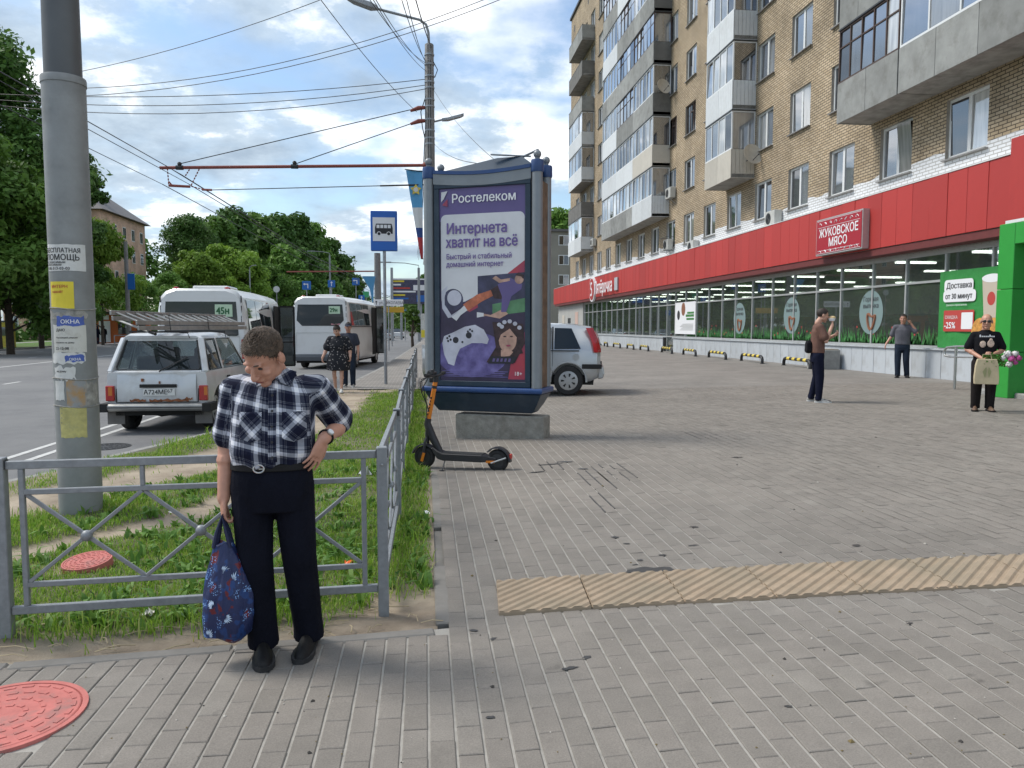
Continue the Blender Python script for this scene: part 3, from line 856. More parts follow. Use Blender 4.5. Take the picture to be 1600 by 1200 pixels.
# ================================================================== APARTMENT BLOCK WITH THE SHOP
def brick_mat(name, white_band=False, axis='Y', ca=(.48, .38, .26), cb=(.37, .28, .175), mortar=(.10, .078, .055)):
    m = bpy.data.materials.new(name); m.use_nodes = True
    ns = m.node_tree.nodes; ls = m.node_tree.links; b = ns['Principled BSDF']; b.inputs['Roughness'].default_value = .85
    g = N(ns, 'ShaderNodeNewGeometry'); sp = N(ns, 'ShaderNodeSeparateXYZ'); ls.new(g.outputs['Position'], sp.inputs[0])
    cb_ = N(ns, 'ShaderNodeCombineXYZ'); ls.new(sp.outputs[axis], cb_.inputs[0]); ls.new(sp.outputs['Z'], cb_.inputs[1])
    br = N(ns, 'ShaderNodeTexBrick', inp={'Color1': (*ca, 1), 'Color2': (*cb, 1), 'Mortar': (*mortar, 1), 'Scale': 1.0, 'Mortar Size': .013, 'Mortar Smooth': .1, 'Bias': -.2, 'Brick Width': .26, 'Row Height': .088})
    ls.new(cb_.outputs[0], br.inputs['Vector'])
    n = N(ns, 'ShaderNodeTexNoise', inp={'Scale': .55, 'Detail': 9.0, 'Roughness': .7}); ls.new(g.outputs['Position'], n.inputs['Vector'])
    mr = N(ns, 'ShaderNodeMapRange', inp={1: .3, 2: .7, 3: .70, 4: 1.36}); ls.new(n.outputs['Fac'], mr.inputs[0])
    mx = N(ns, 'ShaderNodeMixRGB', blend_type='MULTIPLY', inp={0: 1.0}); ls.new(br.outputs['Color'], mx.inputs[1]); ls.new(mr.outputs[0], mx.inputs[2]); cur = mx.outputs[0]
    if white_band:
        # whitewashed courses above the shop front, with an uneven painted edge
        nz = N(ns, 'ShaderNodeTexNoise', inp={'Scale': .8, 'Detail': 2.0}); ls.new(g.outputs['Position'], nz.inputs['Vector'])
        ma = N(ns, 'ShaderNodeMath', operation='MULTIPLY_ADD', inp={1: .4, 2: 5.82}); ls.new(nz.outputs['Fac'], ma.inputs[0])
        lt = N(ns, 'ShaderNodeMath', operation='LESS_THAN'); ls.new(sp.outputs['Z'], lt.inputs[0]); ls.new(ma.outputs[0], lt.inputs[1])
        wm = N(ns, 'ShaderNodeMixRGB', inp={1: (.74, .75, .77, 1), 2: (.42, .41, .40, 1)}); ls.new(br.outputs['Fac'], wm.inputs[0])
        w2 = N(ns, 'ShaderNodeMixRGB', blend_type='MULTIPLY', inp={0: .3}); ls.new(wm.outputs[0], w2.inputs[1]); ls.new(mr.outputs[0], w2.inputs[2])
        m3 = N(ns, 'ShaderNodeMixRGB'); ls.new(lt.outputs[0], m3.inputs[0]); ls.new(cur, m3.inputs[1]); ls.new(w2.outputs[0], m3.inputs[2]); cur = m3.outputs[0]
    ls.new(cur, b.inputs['Base Color'])
    bp = N(ns, 'ShaderNodeBump', inp={'Strength': .6, 'Distance': .01}); bp.invert = True; ls.new(br.outputs['Fac'], bp.inputs['Height']); ls.new(bp.outputs[0], b.inputs['Normal'])
    return m
M['brick'] = brick_mat('tan_brick', True)
M['brick_x'] = brick_mat('tan_brick_end', False, 'X')
M['reveal'] = mat('window_reveal', (.36, .33, .29), .9, var=.15)
M['pvc'] = mat('white_window_frame', (.74, .75, .75), .4, var=.05)
M['wood_dark'] = mat('dark_brown_frame', (.075, .045, .035), .6, var=.2)
M['slab'] = mat('balcony_slab', (.30, .29, .27), .9, var=.2, vscale=3, dirt=(.10, .09, .08, .7), dscale=2)
M['pan_conc'] = mat('concrete_parapet', (.28, .285, .275), .9, var=.15, vscale=2.5, dirt=(.17, .165, .15, .8), dscale=2.2, bump=.2, objrnd=.18)
M['pan_white'] = mat('white_parapet', (.66, .68, .69), .5, var=.05, dirt=(.42, .41, .38, .35), dscale=1.2, objrnd=.08)
M['pan_beige'] = mat('beige_parapet', (.55, .51, .44), .6, var=.06, dirt=(.33, .30, .26, .4), objrnd=.08)
M['pan_pink'] = mat('pink_parapet', (.56, .40, .34), .7, var=.06)
M['pan_dark'] = mat('dark_parapet', (.17, .165, .155), .9, var=.25, vscale=3, dirt=(.07, .07, .07, .7))  # darker grey parapet with near-black mottling
M['sill_m'] = mat('sill_metal', (.30, .29, .28), .5, .3, var=.2)
M['red_panel'] = mat('red_fascia', (.46, .042, .036), .5, var=.05, vscale=.8, dirt=(.26, .03, .03, .4), dscale=.9, objrnd=.10)
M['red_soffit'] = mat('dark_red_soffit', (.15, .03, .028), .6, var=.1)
M['plinth'] = mat('plinth_panel', (.50, .53, .56), .45, var=.05, vscale=2, dirt=(.25, .24, .22, .7), dscale=1.3, objrnd=.07)
M['alu'] = mat('aluminium_frame', (.52, .53, .52), .4, .4, var=.06)
M['shop_glass'] = glass('shop_glass', (.80, .86, .83), .84, .01, .12, (.20, .225, .21))
def pane_mat(name, col, rough=.03, refl=1.25, base=.10):
    m = bpy.data.materials.new(name); m.use_nodes = True
    ns = m.node_tree.nodes; ls = m.node_tree.links; ns.clear()
    o = N(ns, 'ShaderNodeOutputMaterial'); gl = N(ns, 'ShaderNodeBsdfGlossy', inp={'Roughness': rough, 'Color': (.92, .95, 1, 1)})
    oi = N(ns, 'ShaderNodeObjectInfo'); mr = N(ns, 'ShaderNodeMapRange', inp={3: .25, 4: 1.9}); ls.new(oi.outputs['Random'], mr.inputs[0])
    t = N(ns, 'ShaderNodeTexCoord'); w = N(ns, 'ShaderNodeTexNoise', inp={'Scale': 2.2, 'Detail': 3.0}); mp = N(ns, 'ShaderNodeMapping', inp={'Scale': (3, 3, .35)}); ls.new(t.outputs['Object'], mp.inputs[0])
    ad = N(ns, 'ShaderNodeVectorMath', operation='ADD'); ls.new(mp.outputs[0], ad.inputs[0])
    cx = N(ns, 'ShaderNodeCombineXYZ'); sc_ = N(ns, 'ShaderNodeMath', operation='MULTIPLY', inp={1: 57.}); ls.new(oi.outputs['Random'], sc_.inputs[0]); ls.new(sc_.outputs[0], cx.inputs[0]); ls.new(cx.outputs[0], ad.inputs[1]); ls.new(ad.outputs[0], w.inputs['Vector'])
    m0 = N(ns, 'ShaderNodeMixRGB', blend_type='MULTIPLY', inp={0: 1.0, 1: (*col, 1)}); ls.new(mr.outputs[0], m0.inputs[2])
    m1 = N(ns, 'ShaderNodeMixRGB', blend_type='MULTIPLY', inp={0: .8}); ls.new(m0.outputs[0], m1.inputs[1]); ls.new(w.outputs['Fac'], m1.inputs[2])
    di = N(ns, 'ShaderNodeBsdfDiffuse'); ls.new(m1.outputs[0], di.inputs['Color'])
    fr = N(ns, 'ShaderNodeFresnel', inp={'IOR': 1.6}); ma = N(ns, 'ShaderNodeMath', operation='MULTIPLY_ADD', inp={1: refl, 2: base}); ma.use_clamp = True; ls.new(fr.outputs[0], ma.inputs[0])
    mm = N(ns, 'ShaderNodeMixShader'); ls.new(ma.outputs[0], mm.inputs[0]); ls.new(di.outputs[0], mm.inputs[1]); ls.new(gl.outputs[0], mm.inputs[2]); ls.new(mm.outputs[0], o.inputs[0])
    return m
M['pane'] = pane_mat('window_pane', (.17, .18, .19), base=.24)
M['pane_curtain_sky'] = pane_mat('curtain_and_sky_pane', (.55, .55, .53), base=.15)  # pale colour serves for curtains and for painted-in sky reflection
M['pane_dark'] = pane_mat('dark_pane', (.05, .052, .055), base=.10, refl=1.0)

XB, GY0, GY1 = 13.3, 6.0, 70.4
block = empty('apartment_building', (XB, 40, .24), 0, 'long nine storey tan brick apartment block with glazed balconies over a red fronted shop', 'building')
BI = Matrix.Translation(-Vector(block.location))
def bpart(name, mesh, loc=(0, 0, 0), rot=(0, 0, 0), parent=None):
    o = link(name, mesh, parent or block, loc, rot)
    if parent is None: o.matrix_parent_inverse = BI
    return o
FL = 2.72
STACKS = {'A': (41.4, 53.4), 'B': (30.4, 33.35), 'C': (9.0, 22.15), 'D': (60.6, 66.1)}
cols = [18.0 + 2.885 * i for i in range(-4, 18)]
WW, WH = 1.5, 1.48
def in_stack(yc, k):
    if k == 0: return False
    for s_, (a, b) in STACKS.items():
        if s_ == 'D' and k in (2, 5, 6, 7): continue
        if a - .2 < yc < b + .2: return True
    return False
wins = []
for c in cols:
    if c < GY0 + 1 or c > GY1 - 1.2: continue
    for k in range(8):
        if not in_stack(c, k): wins.append((c, 5.86 + FL * k, k))
holes = {(round(c, 3), k) for c, z, k in wins}
yb = [GY0] ; 
for c in cols:
    if GY0 + 1 < c < GY1 - 1.2: yb += [c - WW / 2, c + WW / 2]
yb.append(GY1)
zb = [3.55]
for k in range(8): zb += [5.86 + FL * k, 5.86 + WH + FL * k]
zb.append(29.1)
w = MB()
def cell_hole(i, j):
    if i % 2 == 0 or j % 2 == 0: return False
    c = round((yb[i] + yb[i + 1]) / 2, 3); k = (j - 1) // 2
    return any(abs(c - h[0]) < .01 and h[1] == k for h in holes)
for i in range(len(yb) - 1):
    for j in range(len(zb) - 1):
        y0, y1, z0, z1 = yb[i], yb[i + 1], zb[j], zb[j + 1]
        if not cell_hole(i, j):
            w.add([(XB, y0, z0), (XB, y1, z0), (XB, y1, z1), (XB, y0, z1)], [(0, 1, 2, 3)])
        else:
            d = .17
            for q in (((y0, z0), (y1, z0)), ((y1, z0), (y1, z1)), ((y1, z1), (y0, z1)), ((y0, z1), (y0, z0))):
                (a, b), (c, e) = q
                w.add([(XB, a, b), (XB, c, e), (XB + d, c, e), (XB + d, a, b)], [(0, 1, 2, 3)], 1)
bpart('wall', w.mesh('wall', [M['brick'], M['reveal']]))
w = MB()
for y in (GY0, GY1): w.add([(XB, y, .2), (XB + 13, y, .2), (XB + 13, y, 29.1), (XB, y, 29.1)], [(0, 1, 2, 3)])
w.add([(XB + 13, GY0, .2), (XB + 13, GY1, .2), (XB + 13, GY1, 29.1), (XB + 13, GY0, 29.1)], [(0, 1, 2, 3)])
bpart('end_wall', w.mesh('end_wall', M['brick_x']))
w = MB(); w.bb((XB - .14, GY0 - .1, 29.1), (XB + 13.1, GY1 + .12, 29.3)); bpart('roof', w.mesh('roof', M['dark_metal']))
for k, yv in enumerate(np.arange(17, 70, 5.77)):
    w = MB(); w.bb((XB - .004, yv - .16, 27.6), (XB + .05, yv + .16, 28.15)); bpart('vent', w.mesh('vent', M['black']))

# windows: frame + two panes + sill
fw = MB()
def framed(mb, y0, y1, z0, z1, t, d, x=0.0):
    mb.bb((x, y0, z0), (x + d, y1, z0 + t)); mb.bb((x, y0, z1 - t), (x + d, y1, z1)); mb.bb((x, y0, z0 + t), (x + d, y0 + t, z1 - t)); mb.bb((x, y1 - t, z0 + t), (x + d, y1, z1 - t))
framed(fw, -WW / 2, WW / 2, 0, WH, .075, .06); fw.bb((0, -.06, .075), (.06, .06, WH - .075))
frame_me = fw.mesh('window', M['pvc'])
fw2 = MB(); framed(fw2, -WW / 2, WW / 2, 0, WH, .06, .05); fw2.bb((0, -.25, .06), (.05, -.19, WH - .06)); fw2.bb((0, .24, .06), (.05, .29, WH - .06)); fw2.bb((0, -.19, WH - .42), (.05, .24, WH - .37))
frame_me2 = fw2.mesh('window', M['wood_dark'])
def pane_me(w_, h_, m): 
    p = MB(); p.bb((0, -w_ / 2, 0), (.008, w_ / 2, h_)); return p.mesh('pane', m)
PM = {k: pane_me(WW / 2 - .14, WH - .16, M[k]) for k in ('pane', 'pane_curtain_sky', 'pane_dark')}
sill_me = MB().box((-.03, 0, 0), (.13, WW + .08, .03)).mesh('sill', M['sill_m'])
for c, z, k in wins:
    old = rng.random() < .13 and k > 0
    o = bpart('window', frame_me2 if old else frame_me, (XB + .09, c, z))
    for sgn in (-1, 1):
        kd = rng.choice(['pane', 'pane_curtain_sky', 'pane_dark'], p=[.45, .2, .35] if sgn > 0 else [.5, .4, .1])  # right halves more often pale, left darker: sky reflection put into colour
        rot = (0, rng.normal(0, .012), rng.normal(0, .015))
        if sgn < 0 and k == 0 and abs(c - 20.9) < .3: rot = (0, -.12, 0)
        link('pane', PM[kd], o, (.03, sgn * (WW / 4 + .012), .08), rot)
    link('sill', sill_me, o, (-.09, 0, -.03))

# balconies -----------------------------------------------------------
def balcony(y0, y1, k, style, x0=12.3, near_side=False, far_side=False, n=4, top=True):
    z0 = 7.62 + FL * (k - 1); L = y1 - y0
    s_ = MB(); s_.bb((x0 + .03, y0, z0), (XB - .002, y1, z0 + .15))
    b = bpart('balcony', s_.mesh('balcony', M['slab']))
    zp0, zp1 = z0 - .02, z0 + 1.12
    pmt = M[style['panel']]
    npan = style.get('np', 2)
    for q in range(npan):
        a = y0 + L * q / npan + .008; e_ = y0 + L * (q + 1) / npan - .008
        p = MB()
        if style.get('ribs'):
            nr = max(3, int((e_ - a) / .17)); st_ = (e_ - a) / nr
            for r in range(nr): p.bb((x0, a + r * st_ + .006, zp0), (x0 + .03, a + (r + 1) * st_ - .006, zp1))
            p.bb((x0 + .012, a, zp0), (x0 + .028, e_, zp1))
        else: p.bb((x0, a, zp0), (x0 + .035, e_, zp1))
        link('parapet_panel', p.mesh('parapet_panel', pmt), b)
    if near_side or far_side:
        for on, yy_ in ((near_side, y0), (far_side, y1)):
            if not on: continue
            p = MB(); t = .03 if yy_ == y0 else -.03
            nr = 6 if style.get('ribs') else 1; st_ = (XB - x0 - .04) / nr
            for r in range(nr): p.bb((x0 + .036 + r * st_ + (.006 if nr > 1 else 0), yy_, zp0), (x0 + .036 + (r + 1) * st_ - (.006 if nr > 1 else 0), yy_ + t, zp1))
            link('side_panel', p.mesh('side_panel', M[style.get('side', style['panel'])]), b)
    gl = style.get('glaze')
    if gl:
        fm = M['pvc'] if gl == 'white' else M['wood_dark'] if gl == 'dark' else M['pan_conc']
        zg0, zg1 = zp1 + .01, z0 + FL - .08
        f = MB(); t = .055 if gl == 'white' else .045
        framed(f, y0 + .005, y1 - .005, zg0, zg1, t, .05, x0 + .015)
        st_ = (L - .01) / n
        for r in range(1, n): f.bb((x0 + .015, y0 + r * st_ - t / 2, zg0 + t), (x0 + .065, y0 + r * st_ + t / 2, zg1 - t))
        if gl == 'dark': 
            for r in range(n): f.bb((x0 + .02, y0 + r * st_ + t, zg1 - .52), (x0 + .06, y0 + (r + 1) * st_ - t / 2, zg1 - .48))
        if near_side: 
            f.bb((XB - .05, y0 + .01, zg0), (XB - .004, y0 + .05, zg1)); f.bb((x0 + .066, y0 + .01, zg1 - t), (XB - .05, y0 + .05, zg1))
        link('glazing_frame', f.mesh('glazing_frame', fm), b)
        for r in range(n):
            p = MB(); p.bb((0, -st_ / 2 + t * .6, 0), (.008, st_ / 2 - t * .6, zg1 - zg0 - 2 * t))
            kd = rng.choice(['pane', 'pane_curtain_sky', 'pane_dark'], p=[.45, .4, .15])
            link('pane', p.mesh('pane', M[kd]), b, (x0 + .04, y0 + (r + .5) * st_, zg0 + t), (0, rng.normal(0, .012), rng.normal(0, .012)))
        if near_side:
            p = MB(); p.bb((x0 + .07, 0, 0), (XB - .06, .008, zg1 - zg0 - t - .02))
            link('side_pane', p.mesh('side_pane', M[style.get('sidepane', 'pane')]), b, (0, y0 + .02, zg0 + .01))
    else:
        f = MB(); f.bb((x0 - .01, y0, zp1), (x0 + .045, y1, zp1 + .04)); link('handrail', f.mesh('handrail', M['dark_metal']), b)
    if top:
        f = MB(); f.bb((x0 - .02, y0 - (.03 if near_side else 0), z0 + FL - .075), (XB - .004, y1, z0 + FL - .03)); link('canopy_sheet', f.mesh('canopy_sheet', M['dark_metal']), b)
    return b
W_ = dict(panel='pan_white', glaze='white'); WR = dict(panel='pan_white', glaze='white', ribs=True); BR = dict(panel='pan_beige', glaze='white', ribs=True)
BE = dict(panel='pan_beige', glaze='white'); CW = dict(panel='pan_conc', glaze='white', np=3); CD = dict(panel='pan_conc', glaze='dark', np=3); DD = dict(panel='pan_dark', glaze='dark', np=2); PK = dict(panel='pan_white', side='pan_pink', sidepane='pane_dark', glaze='white')
DO = dict(panel='pan_dark', np=4); CO = dict(panel='pan_conc', np=3); WD = dict(panel='pan_white', glaze='dark')
A_ = {1: (WR, CW, CW), 2: (BE, W_, W_), 3: (dict(CW, side='pan_dark', sidepane='pane_curtain_sky'), CD, W_), 4: (dict(CD, panel='pan_conc', side='pan_dark'), CD, CW), 5: (dict(CW, side='pan_dark'), CD, W_), 6: (PK, W_, CD), 7: (WR, WR, CD)}
for k, us in A_.items():
    for q, st_ in enumerate(us):
        balcony(41.4 + 4 * q, 45.4 + 4 * q, k, st_, near_side=(q == 0), far_side=(q == 2), n=5 if q else 6)
for k in range(1, 8): balcony(30.4, 33.35, k, BR if k == 1 else WR, near_side=True, far_side=True, n=4)
for k in range(1, 8):
    balcony(19.2, 22.15, k, dict(CD, np=2) if k == 1 else (CW if k % 2 else CD), x0=12.2, far_side=True, n=5)
    balcony(9.0, 19.16, k, dict(CW, np=7) if k != 3 else WR, x0=12.2, near_side=True, n=9)
D_ = {1: W_, 2: DO, 3: W_, 4: W_, 5: CO, 6: DO, 7: CO}
for k, st_ in D_.items(): balcony(60.6, 66.1, k, st_, near_side=True, far_side=True, n=4, top=bool(st_.get('glaze')))

# shop front -----------------------------------------------------------
XF = 12.8
fp = {}
y = 15.82; far_end = 76.0
while y < far_end:
    wd_ = .69
    if 'p' not in fp:
        p = MB(); p.bb((0, .004, 0), (.05, wd_ - .004, 1.54)); fp['p'] = p.mesh('fascia_panel', M['red_panel'], bev=.006)
    bpart('fascia_panel', fp['p'], (XF + rng.uniform(-.003, .003), y, 3.82), (0, rng.normal(0, .003), rng.normal(0, .004)))
    y += wd_
p = MB(); p.bb((0, .004, 0), (.05, .73, 1.82)); hp = p.mesh('fascia_panel', M['red_panel'], bev=.006)
for k in range(13): bpart('fascia_panel', hp, (XF - .06, 15.8 - (k + 1) * .735, 3.86))
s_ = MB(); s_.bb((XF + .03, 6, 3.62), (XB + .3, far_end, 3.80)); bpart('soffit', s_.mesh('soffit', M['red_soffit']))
s_ = MB(); s_.bb((XF + .051, 6, 3.81), (XB - .003, far_end, 5.33)); bpart('fascia_back', s_.mesh('fascia_back', M['sill_m']))
s_ = MB(); s_.bb((XF - .015, 15.82, 5.362), (XB - .003, far_end, 5.385)); bpart('coping', s_.mesh('coping', M['pvc']))
# annex beyond the end of the block
s_ = MB(); s_.bb((XB - .1, 63.95, .2), (XB + 9, far_end, 3.60)); s_.bb((XB - .001, GY1 + .02, 3.81), (XB + 9, far_end, 5.2)); bpart('annex_wall', s_.mesh('annex_wall', mat('grey_annex', (.42, .42, .40), .7, var=.08, vscale=1)))
for yv, zv, h, mt in ((66, 1.5, 1.4, 'pan_pink'), (69.5, .3, 2.1, 'dark_metal'), (72.5, 1.4, 1.3, 'pan_beige')):
    s_ = MB(); s_.bb((XB - .13, yv, zv), (XB - .095, yv + 1.3, zv + h)); bpart('annex_door' if h > 2 else 'annex_poster', s_.mesh('annex_door', M[mt]))
mull = [7.1, 8.7, 10.4, 12.0, 13.65, 15.25, 16.87, 18.53, 20.16, 21.77, 23.53, 25.09, 26.71, 28.48, 30.3, 32.01, 33.53, 35.19, 36.84, 38.44, 40.08, 41.5] + [43.1 + 1.6 * i for i in range(14)]
XG = 13.32
ff = MB()
for z0, z1 in ((1.03, 1.09), (2.75, 2.81), (3.46, 3.58)): ff.bb((XG - .035, 7.0, z0), (XG + .05, 63.95, z1))
for ym in mull: 
    ff.bb((XG - .04, ym - .03, 1.09 if not 40 < ym < 41.6 else .25), (XG + .055, ym + .03, 3.46))
bpart('shop_window_frame', ff.mesh('shop_window_frame', M['alu']))
for a, b in zip(mull, mull[1:]):
    for z0, z1 in ((1.09, 2.75), (2.81, 3.46)):
        door = 40 < a < 41 and z0 < 2
        p = MB(); p.bb((XG, a + .03, z0 if not door else .3), (XG + .012, b - .03, z1))
        o = bpart('shop_pane', p.mesh('shop_pane', M['shop_glass']))
s_ = MB(); s_.bb((13.12, 7.0, .985), (XG + .1, 40.0, 1.028)); s_.bb((13.12, 41.6, .985), (XG + .1, 63.95, 1.028)); bpart('shop_sill', s_.mesh('shop_sill', M['plinth']))
pp = MB(); pp.bb((0, .006, 0), (.04, .594, .745)); ppm = pp.mesh('plinth_panel', M['plinth'], bev=.004)
for k in range(95):
    y = 7.0 + .6 * k
    if 39.9 < y + .3 < 41.6: continue
    bpart('plinth_panel', ppm, (13.17 + rng.uniform(-.003, .003), y, .238))
s_ = MB(); s_.bb((13.21, 7, .2), (13.30, 40, .98)); s_.bb((13.21, 41.6, .2), (13.30, 63.9, .98)); bpart('plinth_back', s_.mesh('plinth_back', M['black']))
# shop interior
M['int_wall'] = mat('shop_wall', (.45, .50, .48), .8, var=.1)
M['int_dark'] = mat('shop_shelf', (.10, .12, .11), .7, var=.5, vscale=4, col2=(.22, .13, .07))
s_ = MB(); s_.bb((XG + .1, 6.2, .1), (25, 63.9, .28)); bpart('shop_floor', s_.mesh('shop_floor', M['int_wall']))
s_ = MB(); s_.bb((XG + .1, 6.2, 3.62), (25, 63.9, 3.7)); bpart('shop_ceiling', s_.mesh('shop_ceiling', M['int_wall']))
s_ = MB(); s_.bb((24.5, 6.2, .28), (24.6, 63.9, 3.62)); s_.bb((XG + .1, 6.1, .28), (24.5, 6.2, 3.62)); bpart('shop_back_wall', s_.mesh('shop_back_wall', M['int_wall']))
s_ = MB()
for yv in np.arange(8, 62, 3.2):
    s_.bb((15.6, yv, .28), (22.5, yv + .9, 2.0))
bpart('shop_shelves', s_.mesh('shop_shelves', M['int_dark']))
M['tube'] = mat('lit_tube', (.9, .9, .85), .5, emit=(1, .98, .92), estr=3.2)
s_ = MB().box((0, 0, 0), (1.3, .12, .05)).mesh('ceiling_light', M['tube'])
for xv in (15.2, 18.5, 21.8):
    for yv in np.arange(9, 62, 3.4): bpart('ceiling_light', s_, (xv, yv, 3.58))
# printed window stickers: a band of green blades and flowers, round promotional stickers
M['cling_green'] = mat('green_sticker', (.05, .20, .05), .6, var=.5, vscale=8)
M['cling_blue'] = mat('pale_blue_sticker', (.20, .28, .28), .6)
M['cling_orange'] = mat('orange_sticker', (.26, .11, .06), .6)
M['cling_red'] = mat('red_sticker', (.5, .06, .05), .6)
c_ = MB()
yv = 16.9
while yv < 38.2:
    h = rng.uniform(.12, .55); x_ = XG - .004; ww = rng.uniform(.02, .05); l = rng.normal(0, .06)
    c_.add([(x_, yv - ww, 1.10), (x_, yv + ww, 1.10), (x_, yv + l, 1.10 + h)], [(0, 1, 2)], 0)
    if rng.random() < .05:
        q = 7; cyv, czv = yv + l, 1.10 + h
        c_.add([(x_ - .001, cyv + .035 * math.cos(2 * PI * k / q), czv + .035 * math.sin(2 * PI * k / q)) for k in range(q)], [tuple(range(q))], 1)
    yv += rng.uniform(.018, .05)
tag(bpart('grass_sticker', c_.mesh('grass_sticker', [M['cling_green'], M['cling_red']])), kind='stuff')
def disc(mb, cy, cz, ry, rz, x, n=28, mi=0):
    mb.add([(x, cy - ry * math.cos(2 * PI * k / n), cz + rz * math.sin(2 * PI * k / n)) for k in range(n)], [tuple(range(n))], mi)
for cy, cz in ((21.85, 2.02), (26.9, 2.0), (31.6, 1.95)):
    c_ = MB(); disc(c_, cy, cz, .62, .66, XG - .008); o = bpart('round_sticker', c_.mesh('round_sticker', M['cling_blue']))
    t = text('Горячая\nвыпечка', .2, (XG - .012, cy + .42, cz + .33), RW, M['ink'], o, bold=.004)
    c_ = MB(); 
    pts_ = [(XG - .012, cy - .05 + .20 * math.sin(a), cz - .22 + .20 * math.cos(a) - .10 * math.cos(2 * a + .3)) for a in np.linspace(0, 2 * PI, 24)[:-1]]
    c_.tube(pts_, .045, 5, closed=True); link('pretzel', c_.mesh('pretzel', M['cling_orange']), o)
# delivery poster beside the door
c_ = MB(); c_.bb((XG - .05, 36.9, 1.22), (XG - .041, 40.0, 2.86)); o = bpart('door_poster', c_.mesh('door_poster', M['white_ink']))
c_ = MB(); disc(c_, 38.7, 2.5, .3, .34, XG - .053); disc(c_, 39.45, 2.2, .22, .25, XG - .053, mi=1); link('print', c_.mesh('print', [M['cling_orange'], M['ink']]), o)
c_ = MB()
for zz, hh, ya, yb_ in ((2.25, .1, 37.1, 38.1), (2.1, .12, 37.1, 38.3), (1.94, .1, 37.1, 38.2)): c_.bb((XG - .055, ya, zz), (XG - .051, yb_, zz + hh))
link('print', c_.mesh('print', M['cling_green']), o)
c_ = MB()
for r in range(6): c_.bb((XG - .055, 37.2, 1.42 + r * .06), (XG - .051, 39.2 - .2 * (r % 3), 1.445 + r * .06))
link('print', c_.mesh('print', M['alu']), o)

# things fixed to the front ------------------------------------------------
# green delivery banner
M['banner'] = mat('green_banner', (.035, .26, .055), .5, var=.08, vscale=2, bump=.5, bscale=2.5, bdist=.08)
ban = empty('banner', (XG - .07, 17.45, 1.05), 0, 'green vinyl banner about delivery with a drink cup and a red discount box', 'banner')
bb_ = MB(); nyb = 14
for i in range(nyb):
    a = 1.22 - 2.44 * i / nyb; b = 1.22 - 2.44 * (i + 1) / nyb
    xa = .012 * math.sin(i * 1.3); xb_ = .012 * math.sin((i + 1) * 1.3)
    bb_.add([(xa, a, 0), (xb_, b, 0), (xb_, b, 1.95), (xa, a, 1.95)], [(0, 1, 2, 3)])
bb_.build('sheet', M['banner'], ban, smooth=60)
def rr(mb, x, y0, y1, z0, z1, r, mi=0, n=5):
    poly = []
    for cy, cz, a0 in ((y0 - r, z0 + r, PI), (y1 + r, z0 + r, -PI / 2), (y1 + r, z1 - r, 0), (y0 - r, z1 - r, PI / 2)):
        for k in range(n + 1):
            a = a0 + PI / 2 * k / n
            poly.append((x, cy - r * math.cos(a), cz + r * math.sin(a)))
    mb.add(poly, [tuple(range(len(poly)))], mi)
q = MB(); rr(q, -.03, 1.0, -.05, 1.4, 1.72, .09); rr(q, -.029, 1.03, -.15, 1.16, 1.45, .09); q.build('caption_box', M['white_ink'], ban)
text('Доставка', .2, (-.034, .92, 1.5), RW, M['ink'], ban, xs=1.0, bold=.005); text('от 30 минут', .185, (-.034, .95, 1.24), RW, M['ink'], ban, xs=.95, bold=.005)
q = MB(); rr(q, -.03, .98, -.12, .42, .95, .03); q.build('discount_box', M['cling_red'], ban)
text('СКИДКА', .11, (-.034, .93, .74), RW, M['white_ink'], ban); text('-25%', .22, (-.034, .95, .5), RW, M['white_ink'], ban, xs=.95, bold=.006)
q = MB(); rr(q, -.034, .32, -.08, .48, .89, .02); q.build('blank_square', M['white_ink'], ban)
text('Закажи в приложении', .07, (-.034, .9, 1.06), RW, M['white_ink'], ban)
q = MB(); q.add([(-.036, -.35, 1.72), (-.036, -1.0, 1.72), (-.036, -.9, .75), (-.036, -.45, .75)], [(0, 1, 2, 3)], 0); disc(q, -.675, 1.68, .33, .1, -.038, mi=1); disc(q, -.675, 1.2, .13, .16, -.038, mi=2); disc(q, -.8, .55, .42, .42, -.033, mi=3); disc(q, -.35, .42, .3, .33, -.034, mi=3)
q.build('cup_print', [mat('cup_beige', (.55, .47, .38), .6), M['white_ink'], M['cling_red'], mat('fried_gold', (.62, .30, .07), .6, var=.4, vscale=12)], ban)
# meat shop sign box
sg = empty('shop_sign', (12.72, 22.55, 3.86), 0, 'red box sign reading ЖУКОВСКОЕ МЯСО on the red fascia', 'sign')
q = MB(); q.bb((-.13, -1.33, 0), (.07, 1.33, 1.14)); q.build('case', M['alu'], sg)
q = MB(); q.bb((-.142, -1.29, .04), (-.131, 1.29, 1.10)); q.build('face', mat('maroon_sign_face', (.40, .02, .035), .35), sg)
text('ЖУКОВСКОЕ', .36, (-.146, 0, .56), RW, M['white_ink'], sg, 'CENTER', xs=.98, bold=.008); text('МЯСО', .36, (-.146, 0, .24), RW, M['white_ink'], sg, 'CENTER', bold=.008)
q = MB()
for zz in (.93, .20): q.bb((-.147, -1.2, zz - .065), (-.143, 1.2, zz - .055))
q.bb((-.147, -1.25, .055), (-.143, 1.25, .065)); q.bb((-.147, -1.25, 1.075), (-.143, 1.25, 1.085))
for r in range(8):
    for zz in (.98, .115):
        yy_ = 1.05 - r * .3; a = r * .8
        q.tube([(-.145, yy_ + .075 * math.cos(a + t), zz + .035 * math.sin(a * 2 + t * 1.5)) for t in np.linspace(0, 4.2, 7)], .01, 4)
q.build('ornament', M['white_ink'], sg)
